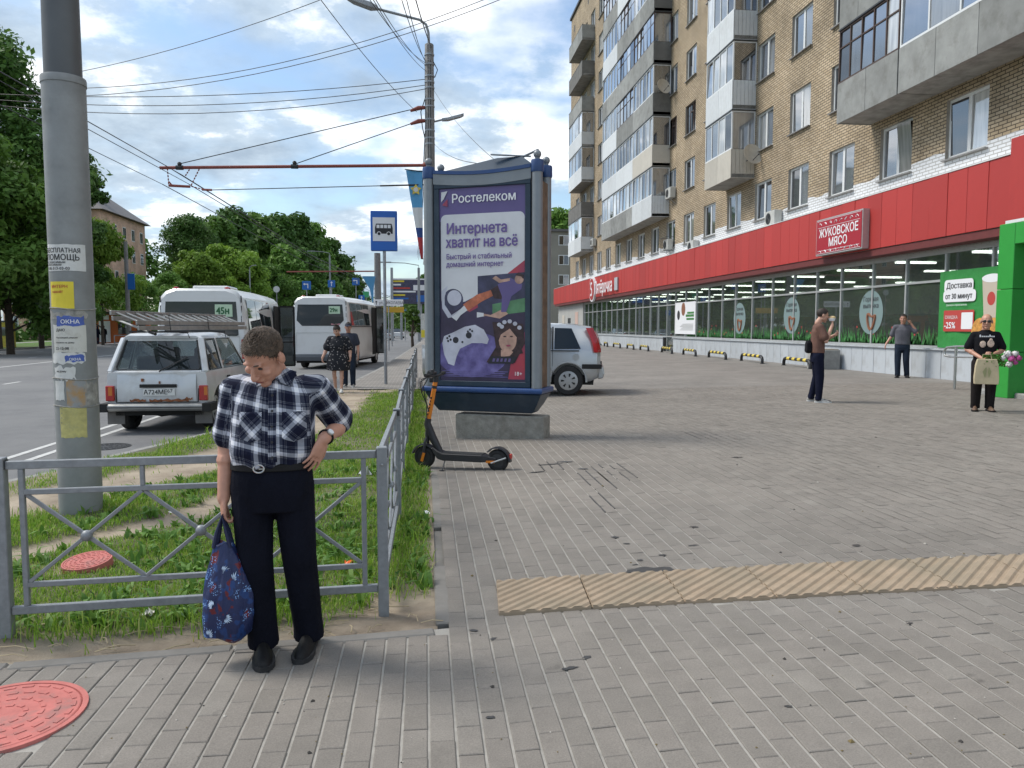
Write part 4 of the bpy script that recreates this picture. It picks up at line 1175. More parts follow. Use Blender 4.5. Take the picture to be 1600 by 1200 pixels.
# supermarket sign
sg = empty('supermarket_sign', (12.76, 54.5, 3.7), 0, 'white lettered supermarket sign with a round 5 logo on the red fascia', 'sign')
q = MB(); q.lathe([(.95, -.06), (.95, .1)], (-.0, 3.6, .75), 24, M=Matrix.Rotation(-PI / 2, 3, 'Y')); q.build('logo_disc', M['white_ink'], sg)
q = MB(); q.lathe([(.82, 0), (.82, .02)], (-.105, 3.6, .75), 24, M=Matrix.Rotation(-PI / 2, 3, 'Y')); q.build('logo_ring', M['red_panel'], sg)
text('5', 1.5, (-.13, 4.05, .25), RW, M['white_ink'], sg, bold=.02, ext=.01)
text('Пятёрочка', 1.25, (-.15, 2.45, .35), RW, M['white_ink'], sg, xs=.85, bold=.025, ext=.05)
q = MB(); q.bb((-.06, -4.1, .35), (.02, -3.3, 1.2)); q.build('side_box', M['plinth'], sg)
# air conditioners
def aircon(loc, label, cage=False):
    r = empty('air_conditioner', loc, 0, label, 'air conditioner', 'air conditioners on the brick front')
    b = MB(); b.bb((-.33, -.42, 0), (-.03, .42, .56)); b.build('casing', mat('ac_casing', (.52, .52, .49), .5, var=.08), r, bev=.015)
    b = MB(); b.lathe([(.21, 0), (.21, .012), (.19, .012)], (-.332, .1, .28), 18, M=Matrix.Rotation(-PI / 2, 3, 'Y'))
    for k in range(6): b.tube([(-.346, .1 + .2 * math.cos(k * PI / 6), .28 + .2 * math.sin(k * PI / 6)), (-.346, .1 - .2 * math.cos(k * PI / 6), .28 - .2 * math.sin(k * PI / 6))], .005, 4)
    b.build('fan_grille', M['dark_metal'], r)
    b = MB()
    for y_ in (-.3, .3): b.bar((0, y_, -.02), (-.36, y_, -.02), .03); b.bar((-.005, y_, -.3), (-.3, y_, -.03), .02)
    b.build('bracket', M['steel'], r)
    if cage:
        b = MB()
        for y_ in np.linspace(-.5, .5, 7): b.bar((-.45, y_, -.08), (-.45, y_, .68), .015)
        for zz in (-.08, .68): b.bar((-.45, -.5, zz), (-.45, .5, zz), .02); b.bar((-.45, -.5, zz), (0, -.5, zz), .02); b.bar((-.45, .5, zz), (0, .5, zz), .02)
        b.build('cage', M['dark_metal'], r)
aircon((XB, 28.2, 5.4), 'grey air conditioner under a first floor window left of the meat shop sign')
aircon((XB, 40.95, 5.75), 'caged air conditioner below the long glazed balcony stack', True)
aircon((XB, 37.0, 5.25), 'small pale air conditioner at the edge of the white brick band')
aircon((XB - .02, 40.6, 8.45), 'air conditioner beside the lowest ribbed white balcony of the long stack')
aircon((XB - .02, 59.7, 7.9), 'air conditioner beside the lowest balcony at the far corner')
def dish(loc, rz, label):
    r = empty('satellite_dish', loc, rz, label, 'satellite dish', 'satellite dishes on the balconies')
    b = MB(); Mx = Matrix.Rotation(R(75), 3, 'X')
    prof = [(.02, 0), (.2, .025), (.36, .085), (.42, .12), (.42, .13), (.36, .097), (.2, .037), (.01, .012)]
    b.lathe(prof, (0, -.25, .35), 20, M=Mx); b.build('dish', mat('dish_cream', (.55, .50, .42), .5, var=.1), r, smooth=40)
    b = MB(); b.tube([(0, -.3, .1), (0, -.72, .28)], .014, 6); b.ball((0, -.74, .29), .04, 8); b.tube([(0, -.22, .35), (0, -.05, .2), (0, .1, .2)], .02, 6); b.build('arm', M['dark_metal'], r)
dish((12.9, 30.15, 8.05), R(10), 'cream satellite dish on the end of the beige ribbed balcony')
dish((12.6, 41.15, 14.0), R(20), 'cream satellite dish on the dark end of the long balcony stack')

# ================================================================== FENCES
def fence_panel(root, a, b, posts=(True, True), lean=0.0):
    """welded section: two upper rails, two lower rails, three crossed bays with round bosses"""
    a = Vector((*a, 0)); b = Vector((*b, 0)); d = (b - a); L = d.length; d.normalize()
    up = Vector((0, 0, 1)); nrm = d.cross(up)
    P = lambda t, z: a + d * t + up * z + nrm * lean * z
    S = M['steel_paint']
    def bar(name, p, q, w, h=None):
        m = MB(); m.bar(p, q, w, h); return m.build(name, S, root, bev=.003)
    bar('top_rail', P(.03, .885), P(L - .03, .885), .028, .042)
    bar('upper_rail', P(.10, .745), P(L - .10, .745), .022, .028)
    bar('lower_rail', P(.10, .265), P(L - .10, .265), .022, .028)
    bar('bottom_rail', P(.03, .135), P(L - .03, .135), .028, .042)
    for t in (.10, L - .10): bar('end_bar', P(t, .156), P(t, .864), .026)
    n = 3; w = (L - .226) / n
    for k in range(n):
        t0 = .113 + k * w; t1 = t0 + w
        for p, q in ((P(t0 + .004, .279), P(t1 - .004, .731)), (P(t0 + .004, .731), P(t1 - .004, .279))):
            bar('diagonal_bar', p + nrm * (.0045 if p.z < q.z else -.0045), q + nrm * (.0045 if p.z < q.z else -.0045), .016, .02)
        c = P((t0 + t1) / 2, .505)
        m = MB(); m.ball(c, .03, 10); m.build('boss', S, root, smooth=40)
        if k: bar('short_bar', P(t0, .759), P(t0, .864), .022)
    for on, t in zip(posts, (0, L)):
        if on:
            p = a + d * t
            m = MB(); m.box((p.x, p.y, .4375), (.058, .058, .975), (0, 0, math.atan2(d.y, d.x))); m.build('post', S, root, bev=.004)
            m = MB(); m.ball((p.x - nrm.x * -.03, p.y - .031, .83), .008, 6); m.build('bolt', M['steel'], root)
            m = MB(); m.box((p.x, p.y, .89), (.066, .05, .046), (0, 0, math.atan2(d.y, d.x))); m.build('clamp', M['dark_metal'], root)
A0 = Vector((-2.14, 4.09)); A1 = Vector((-.245, 4.235))
fr = empty('guard_fence', (0, 0, 0), 0, 'grey welded guard fence section behind the man in the plaid shirt', 'fence', 'grey guard fences')
fence_panel(fr, A0, A1)
fence_panel(fr, (-4.0, 3.96), A0, posts=(True, False))
fs_ = empty('guard_fence', (0, 0, 0), 0, 'long grey guard fence running along the grass towards the bus stop', 'fence', 'grey guard fences')
for k in range(10):
    y0 = 4.235 + k * 2.0; x0 = -.245 - k * .0065 + (rng.normal(0, .012) if k else 0)
    if k == 0: px_ = x0
    y1 = y0 + 2.0; x1 = -.245 - (k + 1) * .0065 + rng.normal(0, .012)
    fence_panel(fs_, (px_, y0 + (.03 if k == 0 else 0)), (x1, y1), posts=(False, True), lean=rng.normal(0, .01)); px_ = x1

# ================================================================== BIG STEEL POLE WITH FLYERS
PP = Vector((-2.95, 6.87, -.05)); PR = .166
pole = empty('steel_pole', PP, 0, 'thick grey steel pole covered with torn paper flyers beside the road', 'pole')
M['pole_grey'] = mat('pole_grey_metal', (.26, .27, .272), .6, .2, var=.14, vscale=5, bump=.12, bscale=25, dirt=(.16, .16, .155, .6), dscale=2.4)
b = MB(); b.lathe([(PR + .004, -.1), (PR + .002, .05), (PR, 1.5), (PR - .002, 3.63)], n=40); b.build('lower_tube', M['pole_grey'], pole, smooth=40)
b = MB(); b.lathe([(PR - .024, 3.63), (PR - .05, 9.5)], n=40); b.build('upper_tube', mat('pole_upper', (.105, .11, .115), .5, .3, var=.1, vscale=3), pole, smooth=40)
b = MB(); b.lathe([(PR - .03, 3.615), (PR + .004, 3.615), (PR + .004, 3.66), (PR - .0, 3.675), (PR - .03, 3.675)], n=40); b.build('collar', M['pole_grey'], pole, smooth=40)
AZC = math.atan2(-PP.y, -PP.x)
def pole_uv(u, v):
    uc = 90 + 36.5 * v / 800; off = max(-.97, min(.97, (u - uc) / 29.0))
    return AZC + math.asin(off), HC - (v - 511) / 1200 * 6.98 - PP.z
def patch(u0, u1, v0, v1, m, name='flyer', r=.002, torn=0.0, label=None, seed=0):
    a0, z1 = pole_uv(u0, v0); a1, z0 = pole_uv(u1, v1)
    rr_ = random.Random(seed); n = 10; mb = MB(); vs = []
    for i in range(n + 1):
        a = a0 + (a1 - a0) * i / n
        for j in range(5):
            z = z0 + (z1 - z0) * j / 4
            aa = a; rad = PR + r + rr_.uniform(0, .0016)
            if torn and j in (0, 4): z += rr_.uniform(-1, 1) * torn * .03
            if torn and i in (0, n): aa += rr_.uniform(-1, 1) * torn * .08
            vs.append((rad * math.cos(aa), rad * math.sin(aa), z))
    mb.add(vs, [(i * 5 + j, (i + 1) * 5 + j, (i + 1) * 5 + j + 1, i * 5 + j + 1) for i in range(n) for j in range(4)])
    o = mb.build(name, m, pole)
    if label: o['label'] = label
    return o
def bent_text(s, u, v, size, m, parent, xs=1.0, r=.005):
    me = letter_mesh('lettering', s, size, bold=size * .018, step=0)
    a0, z0 = pole_uv(u, v)
    for q in me.vertices:
        a = a0 + q.co.x * xs / PR; z = z0 + q.co.y
        q.co = ((PR + r) * math.cos(a), (PR + r) * math.sin(a), z)
    me.materials.append(m)
    link('lettering', me, parent)
M['flyer_white'] = mat('flyer_white', (.66, .66, .65), .7, dirt=(.4, .38, .34, .4), dscale=8)
M['flyer_yellow'] = mat('flyer_yellow', (.74, .60, .05), .65, var=.08)
M['flyer_old'] = mat('flyer_old_yellow', (.52, .47, .19), .8, var=.2, vscale=15, dirt=(.3, .3, .2, .6), dscale=14)
M['flyer_blue'] = mat('flyer_blue', (.08, .13, .42), .7, var=.2, vscale=20)
M['flyer_paste'] = mat('old_paste', (.30, .29, .27), .85, var=.4, vscale=18)
M['flyer_orange'] = mat('faded_orange', (.42, .26, .12), .8, var=.5, vscale=10, col2=(.30, .31, .32))
f = patch(80, 128, 395, 432, M['flyer_white'], torn=.1, seed=1, label='white flyer with bold black lettering')
bent_text('БЕСПЛАТНАЯ', 79.5, 406.5, .052, M['ink'], f, .82); bent_text('ПОМОЩЬ', 79.5, 417, .066, M['ink'], f, .9)
bent_text('НЕЗАВИСИМЫМ', 80.5, 421.5, .022, M['ink'], f); bent_text('ЗАВИСИМЫМ', 80.5, 425, .022, M['ink'], f); bent_text('930-313-03-03', 82, 430.5, .032, M['ink'], f, 1.05)
f = patch(84, 114, 447, 485, M['flyer_yellow'], seed=2, label='bright yellow flyer'); bent_text('ИНТЕРН', 86, 456, .034, M['cling_red'], f); bent_text('какой?', 87, 463, .03, M['cling_red'], f)
patch(82, 130, 489, 500, M['flyer_paste'], 'paste_band', torn=.6, seed=3); 
f = patch(92, 126, 496, 509, M['flyer_blue'], torn=.3, seed=4, r=.003, label='blue torn flyer'); bent_text('ОКНА', 97, 506, .045, M['white_ink'], f, 1.1)
f = patch(88, 130, 508, 547, M['paper'], torn=.15, seed=5, label='beige handwritten notice')
for v, s_ in ((517, 'ДАЮ'), (527, 'Настоящий ремонт'), (534, 'техники на дому'), (543, '22-12-08')): bent_text(s_, 92, v, .03 if len(s_) < 9 else .018, M['ink'], f)
patch(88, 128, 548, 563, M['flyer_white'], torn=.5, seed=6); f = patch(103, 127, 551, 560, M['flyer_blue'], r=.004, torn=.3, seed=7); bent_text('ОКНА', 108, 558.5, .03, M['white_ink'], f, r=.006)
f = patch(90, 117, 568, 585, M['flyer_white'], torn=.7, seed=8, label='torn white scrap'); bent_text('на дому', 93, 575, .022, M['ink'], f)
patch(91, 103, 587, 615, M['flyer_white'], torn=.2, seed=9, label='narrow white strip')
patch(104, 131, 586, 624, M['flyer_orange'], torn=.4, seed=10, label='faded orange flyer'); patch(126, 145, 592, 624, M['flyer_paste'], 'paste_patch', torn=.6, seed=12)
f = patch(97, 132, 625, 669, M['flyer_old'], torn=.2, seed=11, label='old yellow flyer with a flower')
for v in (629, 636, 643, 650): bent_text('* . .', 99, v, .03, M['flyer_paste'], f)
b = MB()
for z in (1.78, 1.2, .97): b.tube([((PR + .004) * math.cos(t), (PR + .004) * math.sin(t), z + .01 * math.sin(t * 2)) for t in np.linspace(0, 2 * PI, 33)[:-1]], .005, 5, closed=True)
b.build('tape_band', M['flyer_paste'], pole)

# ================================================================== CONCRETE LAMP POLE
L0 = Vector((.15, 20.27, 0))
lp = empty('lamp_pole', L0, 0, 'grey concrete lamp pole with a red bracket arm beside the light box', 'lamp pole'); lp.scale = (.947, 1, .969)
b = MB(); b.lathe([(.155, -.1), (.15, 1.5), (.135, 5), (.118, 9.03), (.10, 9.05)], n=24); b.build('shaft', M['pole_concrete'], lp, smooth=50)
b = MB(); b.tube([(0, 0, 8.9), (-.02, 0, 9.35), (-.08, 0, 9.55), (-.25, 0, 9.66), (-1.42, 0, 9.90)], .035, 8); b.build('lamp_arm', M['steel_paint'], lp, smooth=50)
hd = MB(); hd.loft([[Vector((-1.35, -.05, 9.86)), Vector((-1.35, .05, 9.86)), Vector((-1.35, .05, 9.95)), Vector((-1.35, -.05, 9.95))], [Vector((-1.55, -.14, 9.88)), Vector((-1.55, .14, 9.88)), Vector((-1.55, .10, 10.03)), Vector((-1.55, -.10, 10.03))], [Vector((-2.0, -.13, 10.02)), Vector((-2.0, .13, 10.02)), Vector((-2.0, .09, 10.14)), Vector((-2.0, -.09, 10.14))], [Vector((-2.16, -.06, 10.09)), Vector((-2.16, .06, 10.09)), Vector((-2.16, .05, 10.14)), Vector((-2.16, -.05, 10.14))]])
hd.build('lamp_head', M['steel_paint'], lp, bev=.01)
b = MB(); b.tube([(.08, 0, 7.05), (.35, 0, 7.12)], .025, 7); b.loft([[Vector((x, y * w_, z + zz)) for y, zz in ((-1, 0), (1, 0), (.7, .07), (-.7, .07))] for x, w_, z in ((.33, .04, 7.08), (.5, .09, 7.1), (.85, .08, 7.2), (.92, .03, 7.23))]); b.build('side_lamp', M['steel_paint'], lp)
b = MB(); b.tube([(-.1, 0, 5.92), (-7.05, 0, 5.70)], .042, 8); b.ball((-.13, 0, 5.92), .09, 8); b.build('bracket_arm', M['red_rust'], lp, smooth=50)
b = MB()
for z in (7.42, 7.08): b.tube([(-.12, 0, z), (-.30, 0, z - .02), (-.52, 0, z - .1)], [.045, .06, .035], 8)
b.build('insulator', M['red_rust'], lp, smooth=50)
b = MB(); b.tube([(-.4, 0, 7.38), (-6.6, 0, 5.8)], .012, 5); b.tube([(-.4, 0, 7.03), (-3.6, 0, 5.87)], .012, 5); b.build('stay_wire', M['wire'], lp)
b = MB()
for x, zz in ((-3.6, 5.81), (-6.55, 5.715)): b.tube([(x - .09, 0, zz), (x + .09, 0, zz)], .06, 8); b.ball((x, 0, zz + .09), .06, 7)
b.build('stay_clamp', M['wire'], lp)
# chain hanger for the contact wires
b = MB()
def chain(p, q, n):
    p = Vector(p); q = Vector(q)
    for k in range(n):
        a = p.lerp(q, k / n); c = p.lerp(q, (k + .9) / n); b.ball((a + c) / 2, (.018, .018, (c - a).length * .5), 6, M=(c - a).to_track_quat('Z', 'Y').to_matrix())
chain((-6.86, 0, 5.8), (-6.84, 0, 5.38), 5); chain((-6.05, 0, 5.8), (-6.28, 0, 5.36), 6); chain((-6.3, 0, 5.78), (-6.42, 0, 5.6), 3)
b.tube([(-6.84, 0, 5.36), (-6.3, 0, 5.34)], .035, 7); b.tube([(-6.84, 0, 5.46), (-6.75, 0, 5.36)], .02, 5)
chain((-6.28, 0, 5.35), (-5.95, 0, 5.27), 4); b.tube([(-6.0, 0, 5.27), (-5.75, 0, 5.265)], .03, 6)
b.build('wire_hanger', M['red_rust'], lp, loc=(0, 0, -.10))
b = MB(); b.tube([(-5.75, 0, 5.165), (-.15, 0, 5.41)], .012, 5); b.tube([(-1.35, 0, 5.358), (-.15, 0, 5.41)], .022, 6); b.build('cross_cable', M['wire'], lp)
for z in (8.75, 8.5, 8.2, 8.05, 7.9, 7.6, 7.42, 7.08, 6.8, 6.6, 6.45, 4.4):
    b = MB(); b.lathe([(.127, z), (.135, z), (.135, z + .04), (.127, z + .04)], n=18); b.build('clamp_band', M['steel'], lp)
b = MB()
for a, z0, z1 in ((3.4, 2.2, 8.8), (4.4, 3, 9.0), (4.9, 4.5, 8.6)): b.tube([(math.cos(a) * (.15 - .004 * z), math.sin(a) * (.15 - .004 * z), z) for z in np.linspace(z0, z1, 8)], .012, 5)
b.tube([(-.1, -.05, 7.7), (-.24, -.02, 7.3), (-.2, 0, 6.9), (-.13, 0, 6.6)], .014, 5); b.tube([(.1, -.05, 8.6), (.22, 0, 8.4), (.14, 0, 8.2)], .012, 5)
b.build('cable_run', M['wire'], lp)
# plate and notices
b = MB(); b.box((-.02, -.2, 3.42), (.36, .012, .32), (0, .12, .15)); b.build('name_plate', M['flyer_white'], lp)
b = MB(); b.box((-.14, -.19, 1.66), (.30, .006, .66), (0, 0, -.1)); o = b.build('notice', M['paper'], lp)
b = MB(); b.box((-.14, -.195, 1.45), (.28, .004, .2), (0, 0, -.1)); b.build('notice', M['flyer_yellow'], lp)
b = MB(); b.box((-.12, -.20, .98), (.30, .006, .36), (0, 0, -.1)); b.build('notice', M['flyer_white'], lp)
b = MB(); b.box((.06, -.20, 1.35), (.22, .006, .62), (0, 0, .2)); b.build('notice', mat('teal_notice', (.10, .32, .38), .7, var=.3, vscale=14), lp)
# pennant
pn = empty('pennant', L0 + Vector((-.2, -.02, 5.6)), 0, 'triangular blue white and red pennant hanging beside the lamp pole', 'flag')
M['fl_blue'] = mat('pennant_sky_blue', (.10, .32, .56), .8, var=.06); M['fl_white'] = mat('pennant_white', (.62, .62, .62), .8); M['fl_navy'] = mat('pennant_navy', (.03, .07, .24), .8); M['fl_red'] = mat('pennant_red', (.48, .05, .06), .8)
b = MB(); Ht = 2.25
def edgeL(t): return -.42 + .36 * t
rows = [0, .1, .2, .30, .42, .55, .65, .76, .88, 1.0]
for r0, r1 in zip(rows, rows[1:]):
    mi = 0 if r1 <= .42 else 1 if r1 <= .65 else 2 if r1 <= .76 else 3
    w = lambda t, s_: .03 * math.sin(5 * t + 3 * s_)
    for s0, s1 in ((0, .5), (.5, 1)):
        X = lambda t, s_: edgeL(t) * (1 - s_) + 0 * s_
        b.add([(X(r0, s0), w(r0, s0), -r0 * Ht), (X(r0, s1), w(r0, s1), -r0 * Ht), (X(r1, s1), w(r1, s1), -r1 * Ht), (X(r1, s0), w(r1, s0), -r1 * Ht)], [(0, 1, 2, 3)], mi)
b.build('cloth', [M['fl_blue'], M['fl_white'], M['fl_navy'], M['fl_red']], pn, smooth=60)
b = MB(); 
st_ = []
for k in range(10):
    a = PI / 2 + k * PI / 5; r = .15 if k % 2 == 0 else .08
    st_.append((-.17 + r * math.cos(a), -.045, -.5 + r * math.sin(a)))
b.add(st_, [tuple(range(10))]); b.build('emblem', M['yellow'], pn); b = MB(); b.lathe([(.06, 0), (.06, .006)], (-.17, -.048, -.5), 12, M=Matrix.Rotation(PI / 2, 3, 'X')); b.build('emblem', M['fl_white'], pn)
b = MB(); b.tube([(-.45, 0, .02), (.1, 0, -.04)], .012, 6); b.tube([(-.06, 0, -Ht), (.1, 0, -Ht - .02)], .012, 6); b.build('bracket', M['dark_metal'], pn)

# ================================================================== BUS STOP SIGN
bs = empty('bus_stop_sign', (-1.11, 21.56, 0), 0, 'blue bus stop sign with a bus symbol on a grey post', 'sign')
b = MB(); b.tube([(0, 0, -.05), (0, 0, 3.72)], .045, 10); b.build('post', M['steel'], bs, smooth=50)
b = MB(); b.bb((-.36, -.09, 3.66), (.36, .09, 4.74)); b.build('box', mat('sign_blue', (.015, .13, .52), .4), bs, bev=.02, seg=2)
b = MB(); b.bb((-.30, -.098, 3.92), (.30, -.091, 4.56)); b.build('field', M['white_ink'], bs, bev=.002)
b = MB()
def bp_(poly, mi=0, y=-.1): b.add([(x, y, z) for x, z in poly], [tuple(range(len(poly)))], mi)
bp_([(-.24, 4.12), (.24, 4.12), (.24, 4.27), (.21, 4.39), (-.21, 4.39), (-.24, 4.27)])
for k in range(4): bp_([(-.195 + k * .1, 4.27), (-.115 + k * .1, 4.27), (-.115 + k * .1, 4.36), (-.195 + k * .1, 4.36)], 1, -.102)
for x in (-.13, .13):
    b.lathe([(.06, 0), (.06, .002)], (x, -.102, 4.12), 14, 1, M=Matrix.Rotation(PI / 2, 3, 'X')); b.lathe([(.042, 0), (.042, .002)], (x, -.105, 4.12), 14, 0, M=Matrix.Rotation(PI / 2, 3, 'X'))
b.build('bus_symbol', [M['ink'], M['white_ink']], bs)

# ================================================================== ADVERTISING LIGHT BOX
lbd = Vector((1.42, -.66)); LA = math.atan2(lbd.y, lbd.x)
lb = empty('advertising_light_box', (.86, 10.74, .02), LA, 'grey and blue advertising light box with a purple internet poster on a concrete block', 'advertising display')
M['lb_grey'] = mat('lightbox_grey', (.23, .25, .27), .45, .3, var=.08, vscale=6, dirt=(.2, .2, .2, .4)); M['lb_blue'] = mat('lightbox_blue', (.022, .065, .20), .4, var=.1, dirt=(.05, .07, .12, .5)); M['lb_navy'] = mat('lightbox_navy', (.016, .036, .062), .4, var=.15, dirt=(.09, .10, .11, .4), dscale=3)
b = MB(); b.bb((-.44, -.13, -.06), (.86, .19, .34)); b.build('concrete_block', mat('rough_block', (.30, .285, .25), .95, var=.25, vscale=9, bump=.9, bscale=28, bdist=.02, dirt=(.17, .15, .12, .7), dscale=3), lb, bev=.015)
HW, DP = .785, .21
b = MB()
def rect(hx, hy, z): return [Vector((-hx, -hy, z)), Vector((hx, -hy, z)), Vector((hx, hy, z)), Vector((-hx, hy, z))]
b.loft([rect(HW - .09, .13, .38), rect(HW - .01, .19, .50), rect(HW + .07, DP + .05, .655)]); b.build('tray', M['lb_navy'], lb, bev=.012)
b = MB(); b.loft([rect(HW + .085, DP + .075, .66), rect(HW + .098, DP + .085, .685), rect(HW + .098, DP + .085, .715), rect(HW + .085, DP + .07, .735)]); b.build('tray_rim', M['lb_blue'], lb, bev=.008)
for sx in (-1, 1):
    for sy in (-1, 1):
        b = MB(); b.lathe([(.072, .736), (.072, 3.60)], (sx * HW, sy * DP, 0), 18); b.build('corner_post', M['lb_grey'], lb, smooth=50)
        b = MB(); b.lathe([(.078, 3.60), (.086, 3.62), (.086, 3.74), (.08, 3.76)], (sx * HW, sy * DP, 0), 18); b.build('post_collar', M['lb_blue'], lb, smooth=40)
        b = MB(); b.lathe([(.03, 3.76), (.035, 3.79)], (sx * HW, sy * DP, 0), 12); b.ball((sx * HW, sy * DP, 3.835), .054, 14); b.build('ball', M['lb_grey'], lb, smooth=60)
# curved top beam
for sy in (-1, 1):
    for nm, z0, z1, mt in (('top_beam', 3.52, 3.66, 'lb_grey'), ('top_stripe', 3.663, 3.71, 'lb_blue')):
        b = MB(); secs = []
        for k in range(13):
            t = k / 12; x = (-HW + .08) + (2 * HW - .16) * t; dz = -.045 * math.sin(PI * t)
            yo = sy * (DP + .035 + (.012 if nm == 'top_stripe' else 0)); yi = sy * (DP - .05)
            secs.append([Vector((x, yo, z0 + dz)), Vector((x, yo, z1 + dz)), Vector((x, yi, z1 + dz)), Vector((x, yi, z0 + dz))])
        b.loft(secs); b.build(nm, M[mt], lb, smooth=30)
b = MB(); b.add([(-HW, -DP, 3.66), (HW, -DP, 3.66), (HW, DP, 3.66), (-HW, DP, 3.66), (.15, 0, 3.87), (.5, 0, 3.87)], [(0, 1, 5, 4), (1, 2, 5), (2, 3, 4, 5), (3, 0, 4)]); b.build('roof', M['lb_navy'], lb)
b = MB(); b.box((.35, -.02, 3.885), (.55, .05, .012), (0, .05, .3)); b.box((.62, .02, 3.905), (.25, .05, .012), (0, -.3, -.2)); b.build('loose_sheet', M['steel'], lb)
b = MB()
for s_ in (-1, 1): b.bb((s_ * (HW - .075), -.14, .74), (s_ * (HW - .075) + s_ * -.03, .14, 3.5)) 
for x in (HW + .03,): b.bb((x - .02, -.12, .74), (x + .02, .12, 3.5))
b.build('side_panel', mat('rusty_side', (.16, .10, .065), .8, var=.4, vscale=8), lb)
b = MB()
fx = HW - .085
def yframe(x0, x1, z0, z1, t, y0, y1):
    b.bb((x0, y0, z0), (x1, y1, z0 + t)); b.bb((x0, y0, z1 - t), (x1, y1, z1)); b.bb((x0, y0, z0 + t), (x0 + t, y1, z1 - t)); b.bb((x1 - t, y0, z0 + t), (x1, y1, z1 - t))
yframe(-fx, fx, .74, 3.53, .075, -DP - .03, -DP + .05); b.build('poster_frame', M['lb_navy'], lb, bev=.006)
b = MB(); b.bb((-fx, DP - .05, .74), (fx, DP + .02, 3.53)); b.build('back_panel', M['lb_navy'], lb)
# poster print
PX, PZ0, PZ1 = fx - .07, .81, 3.46
PH = PZ1 - PZ0; YP = -DP - .002
M['po_dark'] = mat('print_dark_purple', (.045, .034, .075), .35, var=.35, vscale=3); M['po_purple'] = mat('print_purple', (.125, .095, .25), .35, var=.1, vscale=2); M['po_white'] = mat('print_white', (.66, .66, .69), .35, var=.04)
M['po_red'] = mat('print_red', (.45, .05, .07), .35, col2=(.22, .05, .12), vscale=1.5); M['po_text'] = mat('print_violet_text', (.15, .10, .30), .35); M['po_navy'] = mat('print_navy', (.05, .05, .10), .35, var=.4, vscale=5); M['po_skin'] = mat('print_skin', (.46, .28, .22), .35, var=.35, vscale=7); M['po_orange'] = mat('print_orange', (.46, .14, .075), .35, var=.35, vscale=9); M['po_hair'] = mat('print_hair', (.04, .02, .024), .35, var=.6, vscale=14); M['po_green'] = mat('print_green', (.10, .24, .12), .35, var=.3); M['po_smoke'] = mat('print_smoke', (.20, .17, .42), .35, col2=(.09, .07, .22), vscale=5); M['po_pad'] = mat('print_pad_white', (.50, .50, .58), .35, var=.25, vscale=3); M['po_black'] = mat('print_black', (.02, .02, .03), .35)
b = MB(); b.bb((-PX - .01, YP, PZ0 - .01), (PX + .01, YP + .01, PZ1 + .01)); poster = b.build('poster', M['po_dark'], lb)
layer = [0]
def pr(poly, m, mat_only=False):
    """flat print on the poster: polygon in poster fractions (x right, y down)"""
    layer[0] += 1
    y = YP - .0004 - layer[0] * .00025
    q = MB(); q.add([(-PX + 2 * PX * x, y, PZ1 - PH * yv) for x, yv in poly], [tuple(range(len(poly)))])
    return q.build('print', m, poster)
def ell(cx, cy, rx, ry, rot=0, n=24):
    asp = 2 * PX / PH; out = []
    for k in range(n):
        a = 2 * PI * k / n; x = rx * math.cos(a); y = ry * math.sin(a) / asp
        xr = x * math.cos(rot) - y * asp * math.sin(rot); yr = (x * math.sin(rot) + y * asp * math.cos(rot)) / 1.0
        out.append((cx + xr, cy + yr * asp))
    return out
pr([(0, 0), (1, 0), (1, .17), (0, .17)], M['po_purple'])
def rrp(x0, y0, x1, y1, r, n=5):
    asp = 2 * PX / PH; out = []
    for cx, cy, a0 in ((x1 - r, y0 + r * asp, -PI / 2), (x1 - r, y1 - r * asp, 0), (x0 + r, y1 - r * asp, PI / 2), (x0 + r, y0 + r * asp, PI)):
        for k in range(n + 1):
            a = a0 + PI / 2 * k / n; out.append((cx + r * math.cos(a), cy + r * asp * math.sin(a)))
    return out
pr(rrp(.02, .135, .985, .60, .06), M['po_white'])
pr([(.985, .405), (.8, .455), (.55, .53), (.3, .585), (.1, .60), (.02, .60), (.02, .66), (.985, .66)], M['po_dark'])
pr([(.985, .38), (.72, .47), (.5, .55), (.3, .60), (.35, .64), (.6, .58), (.985, .46)], M['po_red'])
pr([(.45, .455), (.99, .44), (.99, .63), (.45, .645)], M['po_navy']); pr([(.62, .60), (.99, .57), (.99, .64), (.62, .66)], M['po_green'])
# ball with swoosh
pr(ell(.16, .575, .12, .12), M['po_navy']); pr(ell(.175, .565, .085, .085), M['po_pad']); pr([(.02, .53), (.1, .50), (.06, .56), (.06, .6), (.14, .655), (.26, .62), (.2, .66), (.1, .67), (.03, .62)], M['po_pad'])
# footballer
pr([(.28, .60), (.44, .55), (.62, .525), (.66, .55), (.5, .585), (.33, .635)], M['po_orange']); pr([(.14, .665), (.2, .645), (.29, .605), (.33, .63), (.25, .655), (.2, .685)], M['po_white']); pr([(.48, .645), (.6, .655), (.74, .625), (.8, .65), (.68, .68), (.52, .67)], M['po_skin'])
pr([(.44, .64), (.52, .645), (.52, .675), (.44, .68)], M['po_white']); pr([(.6, .525), (.7, .50), (.82, .55), (.72, .575), (.64, .57)], M['po_hair']); pr([(.68, .50), (.82, .465), (.96, .50), (.95, .525), (.84, .56), (.78, .64), (.72, .64), (.73, .56)], M['po_purple'])
pr([(.62, .468), (.66, .455), (.72, .475), (.82, .468), (.82, .482), (.70, .492)], M['po_skin']); pr(ell(.925, .475, .05, .05), M['po_skin']); pr([(.88, .455), (.92, .44), (.98, .455), (.97, .475), (.95, .462)], M['po_hair'])
